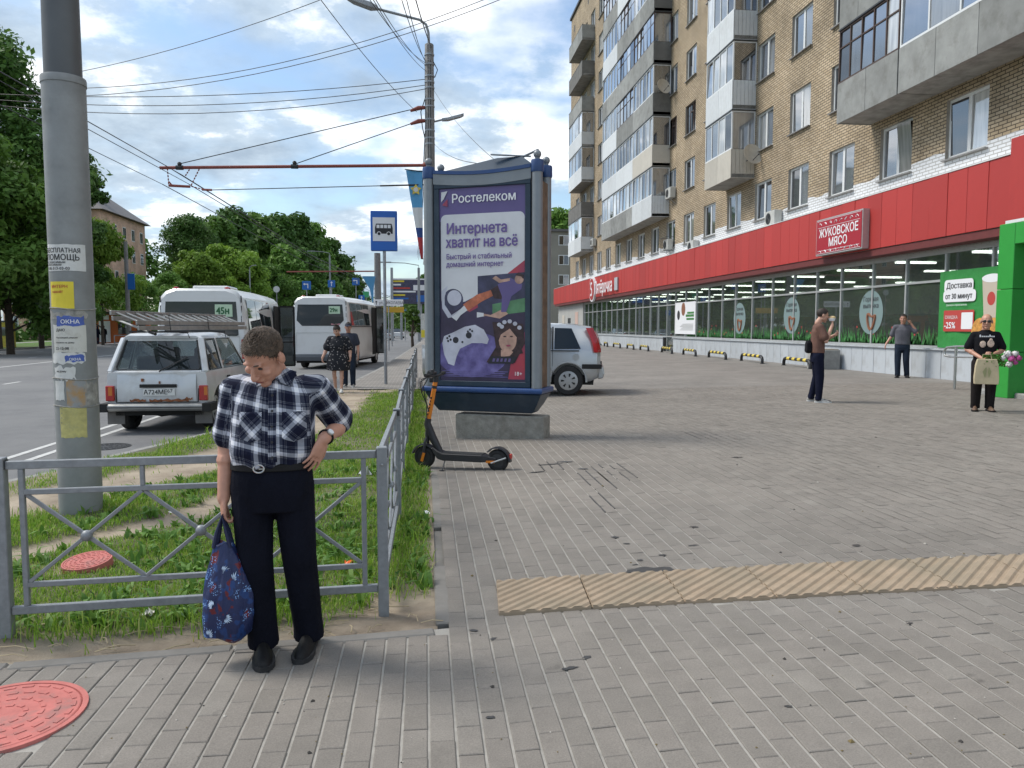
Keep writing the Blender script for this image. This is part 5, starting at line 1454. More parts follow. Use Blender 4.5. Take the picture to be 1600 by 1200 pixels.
# controller in smoke
pr([(0, .70), (.55, .66), (1, .70), (1, 1), (0, 1)], M['po_dark']); pr(ell(.38, .86, .42, .25), M['po_smoke']); pr([(.86, .83), (.99, .74), (.99, .985), (.8, .985)], M['po_red'])
pr([(.03, .80), (.05, .765), (.16, .745), (.30, .715), (.42, .705), (.52, .73), (.58, .78), (.56, .805), (.50, .80), (.38, .80), (.24, .83), (.20, .87), (.17, .92), (.10, .91), (.05, .86)], M['po_pad'])
for cx, cy, r in ((.19, .785, .035), (.345, .76, .035), (.335, .74, .012), (.36, .73, .012), (.385, .738, .012), (.09, .775, .013), (.115, .765, .013), (.1, .79, .013), (.13, .783, .013), (.27, .795, .012)): pr(ell(cx, cy, r, r), M['po_black'])
# portrait of a woman with a pale headband
pr([(.62, .69), (.97, .70), (.99, .80), (.88, .90), (.55, .90), (.66, .82)], M['po_hair']); pr(ell(.80, .775, .105, .15, .1), M['po_skin']); pr([(.70, .72), (.80, .69), (.92, .73), (.93, .80), (.97, .85), (.88, .86), (.9, .77), (.82, .725), (.72, .755), (.69, .79)], M['po_hair'])
for cx, cy in ((.70, .705), (.76, .692), (.82, .688), (.88, .70), (.73, .715), (.93, .72)): pr(ell(cx, cy, .025, .022), M['po_pad'])
for cx in (.765, .84): pr(ell(cx, .765, .018, .007), M['po_hair'])
pr(ell(.805, .812, .026, .01), M['po_red']); pr([(.72, .835), (.8, .82), (.86, .845), (.82, .865), (.72, .87)], M['po_skin']); pr([(.57, .905), (.61, .868), (.90, .868), (.86, .905)], M['po_black'])
for k in range(5): pr([(.63 + k * .045, .878), (.655 + k * .045, .878), (.645 + k * .045, .895), (.62 + k * .045, .895)], M['po_purple'])
for k in range(4):
    pr([(.03 + .02 * (k % 2), .945 + k * .009), (.80 - .03 * (k % 3), .945 + k * .009), (.80 - .03 * (k % 3), .949 + k * .009), (.03 + .02 * (k % 2), .949 + k * .009)], M['po_smoke'])
def ptxt(s, x, y, size, m, xs=1.0, bold=.0): return text(s, size, (-PX + 2 * PX * x, YP - .016, PZ1 - PH * y), RC, m, poster, bold=bold, ext=.0004, xs=xs)
ptxt('Ростелеком', .15, .077, .165, M['white_ink'], bold=.003, xs=.97); pr([(.03, .02), (.105, .015), (.06, .055), (.03, .07)], M['po_white']); pr([(.04, .085), (.105, .055), (.105, .095)], M['po_red'])
ptxt('Интернета', .085, .235, .20, M['po_text'], bold=.0055, xs=.87); ptxt('хватит на всё', .08, .305, .20, M['po_text'], bold=.0055, xs=.80)
ptxt('Быстрый и стабильный', .085, .365, .098, M['po_text'], bold=.002, xs=.87); ptxt('домашний интернет', .085, .405, .098, M['po_text'], bold=.002, xs=.87); ptxt('18+', .87, .965, .075, M['white_ink'])

# ================================================================== E-SCOOTER
sca = Vector((.79, -.33)); so = Vector((-.02, 8.62, .0))
sct = empty('electric_scooter', so, math.atan2(sca.y, sca.x), 'orange and black electric scooter standing on its stand beside the grass edge', 'scooter')
M['sc_orange'] = mat('scooter_orange', (.72, .22, .02), .4); M['sc_black'] = mat('scooter_black', (.022, .022, .026), .5, var=.2)
def wheel(c, name='wheel', r=.125, tw=.035):
    b = MB(); pts_ = [(c[0] + (r - tw) * math.cos(t), c[1], c[2] + (r - tw) * math.sin(t)) for t in np.linspace(0, 2 * PI, 25)[:-1]]
    b.tube(pts_, tw, 8, closed=True); t = b.build('tyre', M['rubber'], sct, smooth=60)
    b = MB(); b.lathe([(.0, -.03), (.075, -.028), (.085, -.012), (.085, .012), (.075, .028), (0, .03)], c, 20, M=Matrix.Rotation(PI / 2, 3, 'X')); b.build('hub', M['dark_metal'], t, smooth=35)
    b = MB(); pts_ = [(c[0] + .088 * math.cos(a), c[1] - .02, c[2] + .088 * math.sin(a)) for a in np.linspace(0, 2 * PI, 19)[:-1]]; b.tube(pts_, .004, 5, closed=True); b.build('rim_line', M['sc_orange'], t)
wheel((0, 0, .125)); wheel((.86, 0, .125))
b = MB(); b.loft([rect_ for rect_ in [[Vector((x, -w_, z)), Vector((x, w_, z)), Vector((x, w_, z + h)), Vector((x, -w_, z + h))] for x, w_, z, h in ((.10, .04, .20, .05), (.17, .07, .12, .09), (.24, .085, .105, .08), (.70, .085, .105, .08), (.76, .05, .11, .06), (.86, .045, .115, .04))]]); b.build('deck', M['sc_black'], sct, bev=.008)
b = MB(); b.bb((.22, -.075, .186), (.70, .075, .190)); b.build('deck_mat', M['rubber'], sct)
b = MB(); b.tube([(.20, 0, .16), (.10, 0, .34), (.035, 0, .50), (.045, 0, .56)], [.035, .045, .04, .035], 10); b.build('neck', M['sc_black'], sct, smooth=50)
b = MB()
for s_ in (-1, 1): b.tube([(0, s_ * .05, .125), (.02, s_ * .05, .29), (.03, 0, .36)], .016, 7)
b.tube([(.03, 0, .30), (.045, 0, .56)], .026, 9); b.build('fork', M['sc_black'], sct, smooth=50)
b = MB(); b.tube([(.045, 0, .53), (.135, 0, .98)], .026, 12); b.build('stem', M['sc_orange'], sct, smooth=50)
b = MB(); b.tube([(.043, 0, .52), (.049, 0, .55)], .031, 12); b.tube([(.118, 0, .90), (.124, 0, .93)], .03, 12); b.build('clamp', M['sc_black'], sct, smooth=50)
b = MB()
for k in range(6): b.box((.052 + .0036 * k * 2.2, -.026, .61 + .0365 * k), (.012 + .005 * (k % 2), .004, .024), (0, .2, 0))
b.build('stem_marks', M['sc_black'], sct)
b = MB(); b.tube([(.135, 0, .97), (.14, 0, 1.03)], .03, 10); b.tube([(.13, -.27, 1.055), (.14, -.1, 1.04), (.14, .1, 1.04), (.13, .27, 1.055)], .014, 8); b.build('handlebar', M['sc_black'], sct, smooth=50)
b = MB()
for s_ in (-1, 1): b.tube([(.13, s_ * .16, 1.05), (.13, s_ * .28, 1.058)], .02, 8)
b.build('grip', M['rubber'], sct, smooth=50)
b = MB(); b.box((.10, -.02, 1.07), (.07, .13, .05), (0, .4, 0)); b.box((.07, .05, .99), (.05, .05, .06)); b.box((.15, -.12, 1.09), (.03, .04, .06)); b.build('display', M['sc_black'], sct, bev=.008)
b = MB(); b.tube([(.13, -.2, 1.04), (.03, -.19, .98), (.0, -.08, .86), (.04, -.03, .72), (.04, -.03, .5)], .006, 5); b.tube([(.13, -.18, 1.04), (.05, -.14, .93), (.03, -.05, .8), (.06, -.03, .66)], .006, 5); b.tube([(.0, -.06, .86), (-.01, -.05, 1.0), (.1, .1, 1.05)], .006, 5); b.build('brake_cable', M['black'], sct)
def fender(cx, a0, a1):
    b = MB(); secs = []
    for a in np.linspace(a0, a1, 9):
        c, s_ = math.cos(a), math.sin(a)
        secs.append([Vector((cx + r * c, y, .125 + r * s_)) for r, y in ((.135, -.045), (.15, -.04), (.15, .04), (.135, .045))])
    b.loft(secs); return b.build('mudguard', M['sc_black'], sct, smooth=40)
fender(0, R(50), R(165)); fender(.86, R(-5), R(140))
b = MB(); b.box((1.008, 0, .175), (.02, .05, .05)); b.build('rear_light', M['cling_red'], sct)
b = MB(); b.tube([(.8, -.062, .10), (.97, -.062, .165)], .010, 6); b.build('rear_arm', M['steel'], sct); b = MB(); b.bb((.74, -.06, .10), (.84, -.045, .125)); b.box((.0, -.06, .13), (.03, .012, .10), (0, .3, 0)); b.build('reflector', M['sc_orange'], sct)
b = MB(); b.tube([(.27, -.07, .11), (.265, -.15, .012)], .008, 6); b.box((.265, -.155, .006), (.05, .03, .012)); b.build('kickstand', M['dark_metal'], sct)

# ================================================================== WHEEL STOPS, RAILS, PORTAL
def wheel_stop(p, q, lab, first=[None]):
    p = Vector(p); q = Vector(q); L = (q - p).length
    r = empty('wheel_stop', p, math.atan2((q - p).y, (q - p).x), lab, 'wheel stop', 'yellow and black wheel stops along the shop wall')
    h = .26
    pts_ = [(0, 0, -.02), (.0, 0, h * .55), (.06, 0, h * .85), (.16, 0, h), (L - .16, 0, h), (L - .06, 0, h * .85), (L, 0, h * .55), (L, 0, -.02)]
    b = MB(); b.tube(pts_, .057, 10); b.build('bent_tube', M['black'], r, smooth=50)
    for k in range(4):
        a = .2 + (L - .4) * (k + .15) / 4; e_ = .2 + (L - .4) * (k + .65) / 4
        b = MB(); b.tube([(a, 0, h), (e_, 0, h)], .06, 10); b.build('yellow_band', M['yellow'], r, smooth=50)
    b = MB()
    for x in (0, L): b.lathe([(.09, -.01), (.09, .012)], (x, 0, 0), 12)
    b.build('foot', M['dark_metal'], r)
stops = [(1214, 1266, 571), (1149, 1191, 565), (1099, 1134, 558.5), (1060, 1087, 553.5), (1027, 1050, 548.5), (994, 1013, 545), (974, 990, 542.5), (953, 969, 540.5), (939, 949, 539)]
XS = 12.25
names_ = ['wheel stop standing left of the grey box by the shop wall', 'wheel stop second along the wall from the grey box', 'wheel stop third along the wall from the grey box', 'wheel stop just right of the shop entrance door', 'wheel stop in front of the shop entrance door', 'wheel stop just left of the shop entrance door', 'wheel stop third from the far end of the row', 'wheel stop second from the far end of the row', 'farthest wheel stop half hidden by the silver car']
for (u0, u1, v), nm_ in zip(stops, names_):
    ya = atX(u0, v, XS).y; yb2 = atX(u1, v, XS).y
    wheel_stop((XS, yb2, gz(XS)), (XS + .25, ya, gz(XS)), 'yellow and black ' + nm_)
b_root = empty('concrete_planter', (12.72, 23.15, gz(12.7)), 0, 'plain grey concrete box against the shop wall behind the man eating', 'planter')
b = MB(); b.bb((-.4, -.1, -.02), (.35, .6, .62)); b.build('body', M['concrete'], b_root, bev=.02)
b = MB(); b.bb((-.36, -.06, .622), (.31, .55, .64)); b.build('soil', M['soil'], b_root)
# green portal
M['portal'] = mat('portal_green', (.035, .33, .05), .35, var=.05, dirt=(.03, .22, .04, .3))
pt = empty('entrance_portal', (10.95, 13.55, gz(11)), 0, 'bright green clad entrance portal of the supermarket', 'portal')
for k, (z0, z1) in enumerate(((0.0, .87), (.88, 2.06), (2.07, 3.30))):
    b = MB(); b.bb((0, -.18, z0), (.62, .22, z1)); b.build('cladding_panel', M['portal'], pt, bev=.008)
b = MB(); b.bb((.001, -4.2, 2.9), (.6, -.185, 3.29)); b.bb((.62, -.1, 2.95), (2.28, .21, 3.25)); b.build('beam', M['portal'], pt, bev=.008)
b = MB(); b.bb((0, -4.6, 0), (.6, -4.2, 3.3)); b.build('cladding_panel', M['portal'], pt, bev=.008)
b = MB(); b.bb((.02, -4.5, 3.3), (2.2, .1, 3.36)); b.build('roof', M['pvc'], pt)
# steps landing
b = MB(); b.bb((.15, -4.8, -.1), (2.15, 1.0, .10)); o = tag(b.build('entrance_step', M['concrete'], None, bev=.02, loc=(10.95, 13.55, gz(11))), 'low concrete landing under the green portal', 'step')
# ramp railing
rl = empty('ramp_railing', (11.4, 15.5, gz(11.4)), 0, 'stainless tube ramp railing behind the man with sunglasses', 'railing')
M['chrome'] = mat('brushed_steel', (.50, .50, .49), .3, .8, var=.06)
for xo in (0, 1.1):
    b = MB(); b.tube([(xo, -.05, 0), (xo, -.05, .92)], .03, 10); b.build('post', M['chrome'], rl, smooth=50)
    b = MB(); b.tube([(xo, -1.75, 0), (xo, -1.75, .95)], .03, 10); b.build('post', M['chrome'], rl, smooth=50)
    b = MB(); b.tube([(xo, .12, .70), (xo, .3, .72), (xo, .33, .82), (xo, .25, .90), (xo, -.05, .93), (xo, -2.0, .97)], .024, 10); b.build('handrail', M['chrome'], rl, smooth=50)
    b = MB(); b.tube([(xo, .12, .70), (xo, -2.0, .74)], .018, 8); b.build('middle_rail', M['chrome'], rl, smooth=50)
b = MB()
for y in np.linspace(-.3, -1.6, 6): b.tube([(1.1, y, .05), (1.1, y, .70)], .01, 6)
b.build('baluster', M['chrome'], rl)

# ================================================================== MANHOLES AND LITTER
M['red_cover'] = mat('red_painted_iron', (.50, .155, .135), .8, var=.15, vscale=10, dirt=(.20, .165, .15, .85), dscale=7, bump=.3, bscale=60)
def cover(loc, r, m, label, tilt=(0, 0), ribs=True):
    e_ = empty('manhole_cover', loc, 0.3, label, 'manhole cover'); e_.rotation_euler = (tilt[0], tilt[1], .3)
    b = MB(); b.lathe([(r, -.05), (r, .006), (r * .93, .006), (r * .925, -.002)], n=48); b.build('ring', m, e_, smooth=25)
    b = MB(); b.lathe([(r * .915, -.03), (r * .915, .003), (r * .90, .006)], n=48); b.build('lid', m, e_, smooth=25)
    b = MB()
    for rr_ in (.24, .44, .62, .80):
        nseg = int(6 + rr_ * 22)
        for k in range(nseg):
            a0 = 2 * PI * k / nseg + rr_ * 5; a1 = a0 + 2 * PI / nseg * .62
            pts_ = []
            for a in np.linspace(a0, a1, 4): pts_.append((a, r * rr_))
            q = [(rad * math.cos(a), rad * math.sin(a)) for a, rad in pts_] + [((rad + r * .055) * math.cos(a), (rad + r * .055) * math.sin(a)) for a, rad in reversed(pts_)]
            b.prism(q, .002, .009)
    tag(b.build('rib', m, e_), kind='stuff')
    return e_
cover((MH.x, MH.y, .0045), MHR, M['red_cover'], 'large red painted manhole cover set in the paving')
cover((-2.22, 5.22, .05), .15, M['red_cover'], 'small red painted manhole cover tilted in the grass', (R(6), R(-5)))
cover((-4.62, 11.6, -.149), .34, M['dark_metal'], 'black iron manhole cover in the road beside the estate car')
def scrap(name, loc, s, m, label, cat, seed):
    r = random.Random(seed); b = MB(); n = 4; vs = []
    for i in range(n + 1):
        for j in range(n + 1): vs.append(((i / n - .5) * s[0] + r.uniform(-1, 1) * s[0] * .07, (j / n - .5) * s[1] + r.uniform(-1, 1) * s[1] * .07, abs(r.gauss(0, 1)) * s[2]))
    b.add(vs, [(i * (n + 1) + j, (i + 1) * (n + 1) + j, (i + 1) * (n + 1) + j + 1, i * (n + 1) + j + 1) for i in range(n) for j in range(n)])
    o = b.build(name, m, None, smooth=30); o.location = loc; o.rotation_euler = (0, 0, r.uniform(0, 3)); tag(o, label, cat)
scrap('wrapper', G(541, 893) + Vector((0, 0, .03)), (.10, .06, .025), mat('orange_wrapper', (.75, .14, .02), .4), 'crumpled orange wrapper in the grass under the fence', 'litter', 1)
scrap('paper_scrap', G(569, 752) + Vector((0, 0, .06)), (.13, .10, .03), M['white_ink'], 'crumpled white paper lying in the grass by the corner post', 'litter', 2)
scrap('paper_scrap', G(668, 806) + Vector((0, 0, .02)), (.07, .04, .012), M['white_ink'], 'white scrap on the grass edge beyond the corner post', 'litter', 3)
scrap('paper_scrap', G(271, 805) + Vector((0, 0, .02)), (.10, .03, .008), M['paper'], 'pale flat scrap on the bare soil near the big pole', 'litter', 4)
scrap('paper_scrap', G(232, 966) + Vector((0, 0, .02)), (.09, .05, .012), M['paper'], 'pale scrap in the grass below the fence', 'litter', 5)
tw = MB()
for k in range(46):
    x = rng.uniform(-2.4, .03); y = front_y(x) + abs(rng.normal(.12, .12)) + .01; a = rng.uniform(0, PI); l = rng.uniform(.02, .12)
    tw.tube([(x - l * math.cos(a), y - l * math.sin(a) * .5, .0), (x, y, .012), (x + l * math.cos(a + .2), y + l * math.sin(a + .2) * .5, .002)], rng.uniform(.0015, .004), 4)
tag(tw.build('twigs', mat('dry_twig', (.42, .34, .22), .9, var=.3), None), 'dry twigs and straws on the soil along the front kerb', 'twigs', kind='stuff')

# ================================================================== OVERHEAD WIRES
def wire(p, q, sag, r, label, group=None, n=14):
    p = Vector(p); q = Vector(q); b = MB()
    b.tube([p.lerp(q, k / n) - Vector((0, 0, sag * 4 * (k / n) * (1 - k / n))) for k in range(n + 1)], r * .75, 4)
    o = b.build('overhead_wire', M['wire'], None); tag(o, label, 'wire', group or 'overhead wires')
T = lambda z, x=0, y=0: L0 + Vector((x * .947, y, z * .969))
for (u, v), nm_ in zip(((258, 258), (282, 272), (254, 288), (294, 287)), ('upper left', 'upper right', 'lower left', 'lower right')):
    p = atY(u, v, 20.27); b = MB()
    b.tube([(p.x, -6, p.z + .05), (p.x, 4, p.z - .15), (p.x, 12, p.z - .15), (p.x, 20.27, p.z)], .008, 4); b.tube([(p.x, 20.27, p.z), (p.x + .25, 41, p.z - .15), (p.x + .5, 62, p.z + .2)], .012, 4); b.tube([(p.x + .5, 62, p.z + .2), (p.x + 1.2, 90, p.z), (p.x + 2.0, 120, p.z + .2)], .02, 4)
    tag(b.build('overhead_wire', M['wire'], None), 'trolley contact wire, ' + nm_ + ' of the four passing the chain hanger', 'wire', 'trolley contact wires')
for k, (u, v, z, sg) in enumerate(((128, 148, 8.15, .25), (128, 153, 8.0, .35), (128, 158, 7.9, .45))):
    wire(T(z, -.1), atY(u - 190, v - 4 + k * 2, 20.5), sg, .012, ('topmost', 'middle', 'lowest')[k] + ' of three sagging cables from the lamp pole across the road', 'cables across the road')
wire(atY(500, -2, 13), T(7.3, -.35), .1, .011, 'thin wire descending steeply to the upper insulator of the lamp pole')
wire(atY(124, 112, 17), atY(500, 0, 14), .1, .009, 'single wire crossing high above the road')
for k in range(2): wire(atY(126, 138 + k * 12, 16), atY(775 + 25 * k, -8, 14), .35, .009, ('upper', 'lower')[k] + ' of two thin wires crossing over the lamp arm', 'wires over the lamp arm')
for k, (u, zz) in enumerate(((574, 8.55), (584, 8.5), (626, 8.62), (634, 8.58), (580, 8.35))):
    wire(atY(u, -6, 11), T(zz, -.1, -.05), .12, .009, ('leftmost', 'third', 'fourth', 'rightmost', 'second')[k] + ' wire of the fan converging on the lamp pole top', 'wires converging on the lamp pole')
wire(atY(648, -6, 14), T(8.95, .05, -.1), .05, .016, 'thick cable dropping onto the lamp pole top')
for k, zz in enumerate((7.3, 7.2, 6.75)):
    wire(T(zz, -.1, .1), (-.62 + .05 * k, 61, 7.2 - .2 * k), .7, .014, ('upper', 'middle', 'lower')[k] + ' cable running from the lamp pole along the footway', 'cables along the footway')
wire(T(7.9, .1), Vector((1.0, 11.1, 3.95)), .12, .007, 'longer right hand thin wire from the lamp pole to the light box roof', 'wires to the light box')
wire(T(6.5, .1), Vector((.75, 11.1, 3.9)), .1, .007, 'shorter left hand thin wire from the lamp pole to the light box roof', 'wires to the light box')

# ================================================================== VEHICLES (rear at y=0, nose towards +y, x to the right)
M['silver'] = mat('worn_silver_paint', (.58, .595, .61), .35, .3, var=.05, vscale=2, coat=.3, dirt=(.33, .31, .28, .55), dscale=2.2)
M['silver2'] = mat('silver_paint', (.46, .48, .50), .28, .5, coat=.5, dirt=(.33, .32, .30, .3), dscale=2)
M['bus_white'] = mat('bus_white_paint', (.70, .71, .71), .3, coat=.3, dirt=(.48, .46, .42, .4), dscale=1.2)
M['car_glass'] = glass('car_glass', (.45, .52, .52), .82, .015, .06)
M['car_dark'] = glass('tinted_glass', (.10, .115, .12), .55, .02, .04)
M['tail_red'] = mat('red_lamp_lens', (.40, .02, .02), .2, coat=.6)
M['tail_amber'] = mat('amber_lamp_lens', (.55, .16, .02), .2, coat=.6)
M['bumper'] = mat('aluminium_bumper', (.34, .34, .33), .5, .6, var=.15, dirt=(.2, .18, .15, .5))
M['under'] = mat('dark_underbody', (.02, .02, .02), .9)
M['rust'] = mat('rust', (.26, .10, .045), .9, var=.4, vscale=30)
M['seat'] = mat('car_seat', (.09, .09, .095), .9, var=.2)
M['plate'] = mat('number_plate', (.70, .70, .68), .45, dirt=(.5, .48, .44, .4), dscale=8)

def sect(y, zs, ws):
    """closed cross-section from a list of heights and half widths (left side mirrored)"""
    r = [Vector((w_, y, z)) for z, w_ in zip(zs, ws)]
    return r + [Vector((-p.x, p.y, p.z)) for p in reversed(r)]
def cut_boxes(o, cutters):
    dg = None
    tmp = []
    for me in cutters:
        c = bpy.data.objects.new('cut', me); COL.objects.link(c); tmp.append(c)
        md = o.modifiers.new('b', 'BOOLEAN'); md.operation = 'DIFFERENCE'; md.object = c; md.solver = 'EXACT'
    dg = bpy.context.evaluated_depsgraph_get(); dg.update()
    par, o.parent = o.parent, None
    bpy.context.view_layer.update()
    me = bpy.data.meshes.new_from_object(o.evaluated_get(bpy.context.evaluated_depsgraph_get()))
    o.modifiers.clear(); o.data = me; o.parent = par
    for c in tmp: bpy.data.objects.remove(c)
    me.polygons.foreach_set('use_smooth', [True] * len(me.polygons)); me.set_sharp_from_angle(angle=R(28))
def arch(x0, x1, y, z, r):
    b = MB(); b.lathe([(r, x0), (r, x1)], (0, y, z), 22, M=Matrix.Rotation(PI / 2, 3, 'Y')); return b.mesh('cut', M['under'])
def car_wheel(root, x, y, r, w_, rim='cap', side=1):
    b = MB(); Mx = Matrix.Rotation(side * PI / 2, 3, 'Y')
    b.lathe([(r * .6, -w_ * .3), (r * .64, -w_ / 2), (r * .93, -w_ / 2), (r, -w_ * .36), (r, w_ * .36), (r * .93, w_ / 2), (r * .66, w_ / 2), (r * .64, w_ * .29)], (x, y, r), 28, M=Mx); t = b.build('wheel', M['rubber'], root, smooth=40)
    b = MB(); b.lathe([(r * .66, w_ * .295), (r * .65, w_ * .47), (r * .55, w_ * .50), (r * .2, w_ * .53), (.01, w_ * .53)], (x, y, r), 28, M=Mx); b.build('rim', mat('wheel_trim', (.42, .43, .44), .35, .5, dirt=(.25, .24, .22, .5), dscale=6), t, smooth=30)
    b = MB()
    for k in range(7 if rim == 'cap' else 5):
        a = 2 * PI * k / (7 if rim == 'cap' else 5)
        c, s_ = math.cos(a), math.sin(a)
        xx = x + side * w_ * .545
        for q in (0,):
            p = [(r * .26, -.10), (r * .5, -.16), (r * .5, .16), (r * .26, .10)]
            b.add([(xx, y + rad * math.cos(a + da), r + rad * math.sin(a + da)) for rad, da in p], [(0, 1, 2, 3)])
    b.build('rim_slot', M['under'], t)
    return t

# --- old silver estate car, rear towards the camera --------------------------------
nv = empty('estate_car', (-4.36, 13.05, -.15), R(-1.0), 'old silver three door off road estate car seen from behind with rusty tailgate', 'car')
zs = [.42, .55, .95, 1.02, 1.05]
def low(y, w_, zb, zt, tl=.0): return sect(y, [zb, zb + .06, (zb + zt) / 2, zt - .05, zt], [w_ - .06, w_ - .01, w_, w_ - .01, w_ - .03])
b = MB(); b.loft([low(.02, .79, .42, .99), low(.12, .82, .38, 1.01), low(2.6, .83, .36, 1.0), low(3.3, .81, .38, .98), low(3.62, .76, .45, .92), low(3.68, .72, .5, .86)])
body = b.build('body', M['silver'], nv, smooth=35)
cut_boxes(body, [arch(.45, 1.0, .62, .35, .40), arch(-1.0, -.45, .62, .35, .40), arch(.45, 1.0, 2.82, .35, .40), arch(-1.0, -.45, 2.82, .35, .40)])
# greenhouse: pillars and roof; the openings stay open for the glass
def ring(y, z, w_): return (y, z, w_)
roof = MB()
zr = 1.60
roof.loft([sect(.30, [1.50, 1.55, 1.585], [.62, .615, .54]), sect(.42, [1.515, 1.575, 1.62], [.64, .625, .55]), sect(1.2, [1.53, 1.59, 1.64], [.645, .63, .56]), sect(1.95, [1.52, 1.575, 1.615], [.63, .615, .54]), sect(2.05, [1.49, 1.53, 1.56], [.61, .60, .53])])
roof.build('roof', M['silver'], nv, smooth=50)
b = MB()
for s_ in (-1, 1):
    for p, q, w_, h in (((s_ * .745, .09, .98), (s_ * .605, .345, 1.54), .10, .10), ((s_ * .775, .95, 1.0), (s_ * .635, .98, 1.54), .07, .06), ((s_ * .76, 2.55, .99), (s_ * .61, 2.0, 1.53), .06, .06)):
        b = MB(); b.bar(p, q, w_, h); b.build('pillar', M['silver'], nv, bev=.015)
b = MB(); b.bar((-.70, .09, .995), (.70, .09, .995), .06, .05); b.build('window_sill', M['silver'], nv, bev=.015)
b = MB(); b.bar((-.60, .33, 1.535), (.60, .33, 1.535), .06, .05); b.build('window_header', M['silver'], nv, bev=.015)
b = MB(); b.add([(-.655, .105, 1.01), (.655, .105, 1.01), (.56, .318, 1.525), (-.56, .318, 1.525)], [(0, 1, 2, 3)]); b.build('rear_window', M['car_glass'], nv)
b = MB(); b.tube([(-.64, .088, 1.03), (0, .088, 1.018), (.64, .088, 1.03), (.655, .105, 1.07), (.565, .30, 1.50), (.54, .315, 1.52), (-.54, .315, 1.52), (-.565, .30, 1.50), (-.655, .105, 1.07)], .014, 6, closed=True); b.build('window_seal', M['black'], nv)
for s_ in (-1, 1):
    nm = 'side_window'
    b = MB(); b.add([(s_ * .765, .30, 1.03), (s_ * .775, .90, 1.03), (s_ * .645, .94, 1.51), (s_ * .635, .44, 1.51)], [(0, 1, 2, 3)]); b.build(nm, M['car_glass'], nv)
    b = MB(); b.add([(s_ * .778, 1.0, 1.03), (s_ * .772, 2.4, 1.03), (s_ * .628, 1.98, 1.51), (s_ * .645, 1.03, 1.51)], [(0, 1, 2, 3)]); b.build(nm, M['car_glass'], nv)
    b = MB()
    for lp_ in ([(s_ * .77, .28, 1.01), (s_ * .78, .91, 1.01), (s_ * .648, .95, 1.53), (s_ * .635, .43, 1.53)], [(s_ * .782, .99, 1.01), (s_ * .778, 2.45, 1.01), (s_ * .63, 2.0, 1.53), (s_ * .65, 1.02, 1.53)]): b.tube(lp_, .011, 5, closed=True)
    b.build('window_seal', M['black'], nv)
b = MB(); b.add([(-.72, 2.55, 1.0), (.72, 2.55, 1.0), (.56, 2.04, 1.52), (-.56, 2.04, 1.52)], [(0, 1, 2, 3)]); b.build('windscreen', M['car_glass'], nv)
b = MB(); b.loft([low(2.55, .78, .9, 1.03), low(3.4, .76, .88, 1.0), low(3.66, .7, .8, .9)]); b.build('bonnet', M['silver'], nv, smooth=40)
b = MB(); b.bb((-.70, .12, .97), (.70, 2.6, 1.0)); b.build('parcel_floor', M['under'], nv)
for x in (-.36, .36):
    b = MB(); b.box((x, 1.55, 1.12), (.46, .14, .5), (-.2, 0, 0)); b.box((x, 1.5, 1.43), (.26, .1, .18)); b.build('seat', M['seat'], nv, bev=.04)
b = MB(); b.box((0, .8, 1.08), (1.2, .12, .3)); b.build('rear_bench', M['seat'], nv, bev=.04)
# tailgate: seam, dented skin, handle strip, plate, lamps
b = MB(); nx_, nz_ = 16, 8; vs = []
for j in range(nz_ + 1):
    for i in range(nx_ + 1):
        x = -.62 + 1.24 * i / nx_; z = .52 + .44 * j / nz_
        dent = .022 * math.exp(-((x + .38) ** 2 + (z - .82) ** 2) / .02) + .02 * math.exp(-((x - .40) ** 2 + (z - .86) ** 2) / .012) + .012 * math.exp(-((x + .1) ** 2 + (z - .60) ** 2) / .015)
        vs.append((x, -.004 + .05 * max(0, j / nz_ - .55) ** 2 * 2 + dent - .012 * math.sin(PI * j / nz_), z))
b.add(vs, [(j * (nx_ + 1) + i, j * (nx_ + 1) + i + 1, (j + 1) * (nx_ + 1) + i + 1, (j + 1) * (nx_ + 1) + i) for j in range(nz_) for i in range(nx_)])
tg = b.build('tailgate', M['silver'], nv, smooth=60)
b = MB(); b.bar((-.645, -.0, .51), (-.645, .055, .97), .012); b.bar((.645, -.0, .51), (.645, .055, .97), .012); b.bar((-.645, -.002, .505), (.645, -.002, .505), .012); b.build('seam', M['black'], nv)
b = MB(); b.box((.03, -.03, .775), (.58, .035, .055)); b.build('plate_lamp_bar', M['under'], tg, bev=.008)
b = MB(); b.box((.04, -.028, .675), (.50, .012, .115)); pl = b.build('number_plate', M['plate'], tg)
text('А724МЕ', .105, (-.20, -.037, .638), RC, M['ink'], nv, xs=.98, name='plate_lettering', bold=.002); text('67', .085, (.17, -.037, .662), RC, M['ink'], nv, name='plate_lettering')
b = MB()
for x, z, w_ in ((-.3, .535, .25), (.25, .535, .5), (.5, .56, .12), (-.02, .53, .2)):
    n = 9; b.add([(x + w_ * (i / n - .5), -.022, z - .015 + rng.uniform(-.01, .01)) for i in range(n + 1)] + [(x + w_ * (i / n - .5), -.022, z + .015 + rng.uniform(-.012, .02)) for i in range(n, -1, -1)], [tuple(range(2 * n + 2))])
b.build('rust_patch', M['rust'], tg)
b = MB(); b.box((-.22, -.02, .87), (.03, .03, .05)); b.box((.05, -.02, .83), (.02, .03, .04)); b.build('rusty_fitting', M['rust'], tg)
for s_ in (-1, 1):
    b = MB(); b.bb((s_ * .665, -.03, .53), (s_ * .80, .05, .78)); lm = b.build('tail_light', M['tail_red'], nv, bev=.012)
    b = MB(); b.bb((s_ * .69 + (0 if s_ < 0 else .06), -.036, .62), (s_ * .69 + (-.06 if s_ < 0 else .11), -.028, .76)); b.build('amber_lens', M['tail_amber'], lm)
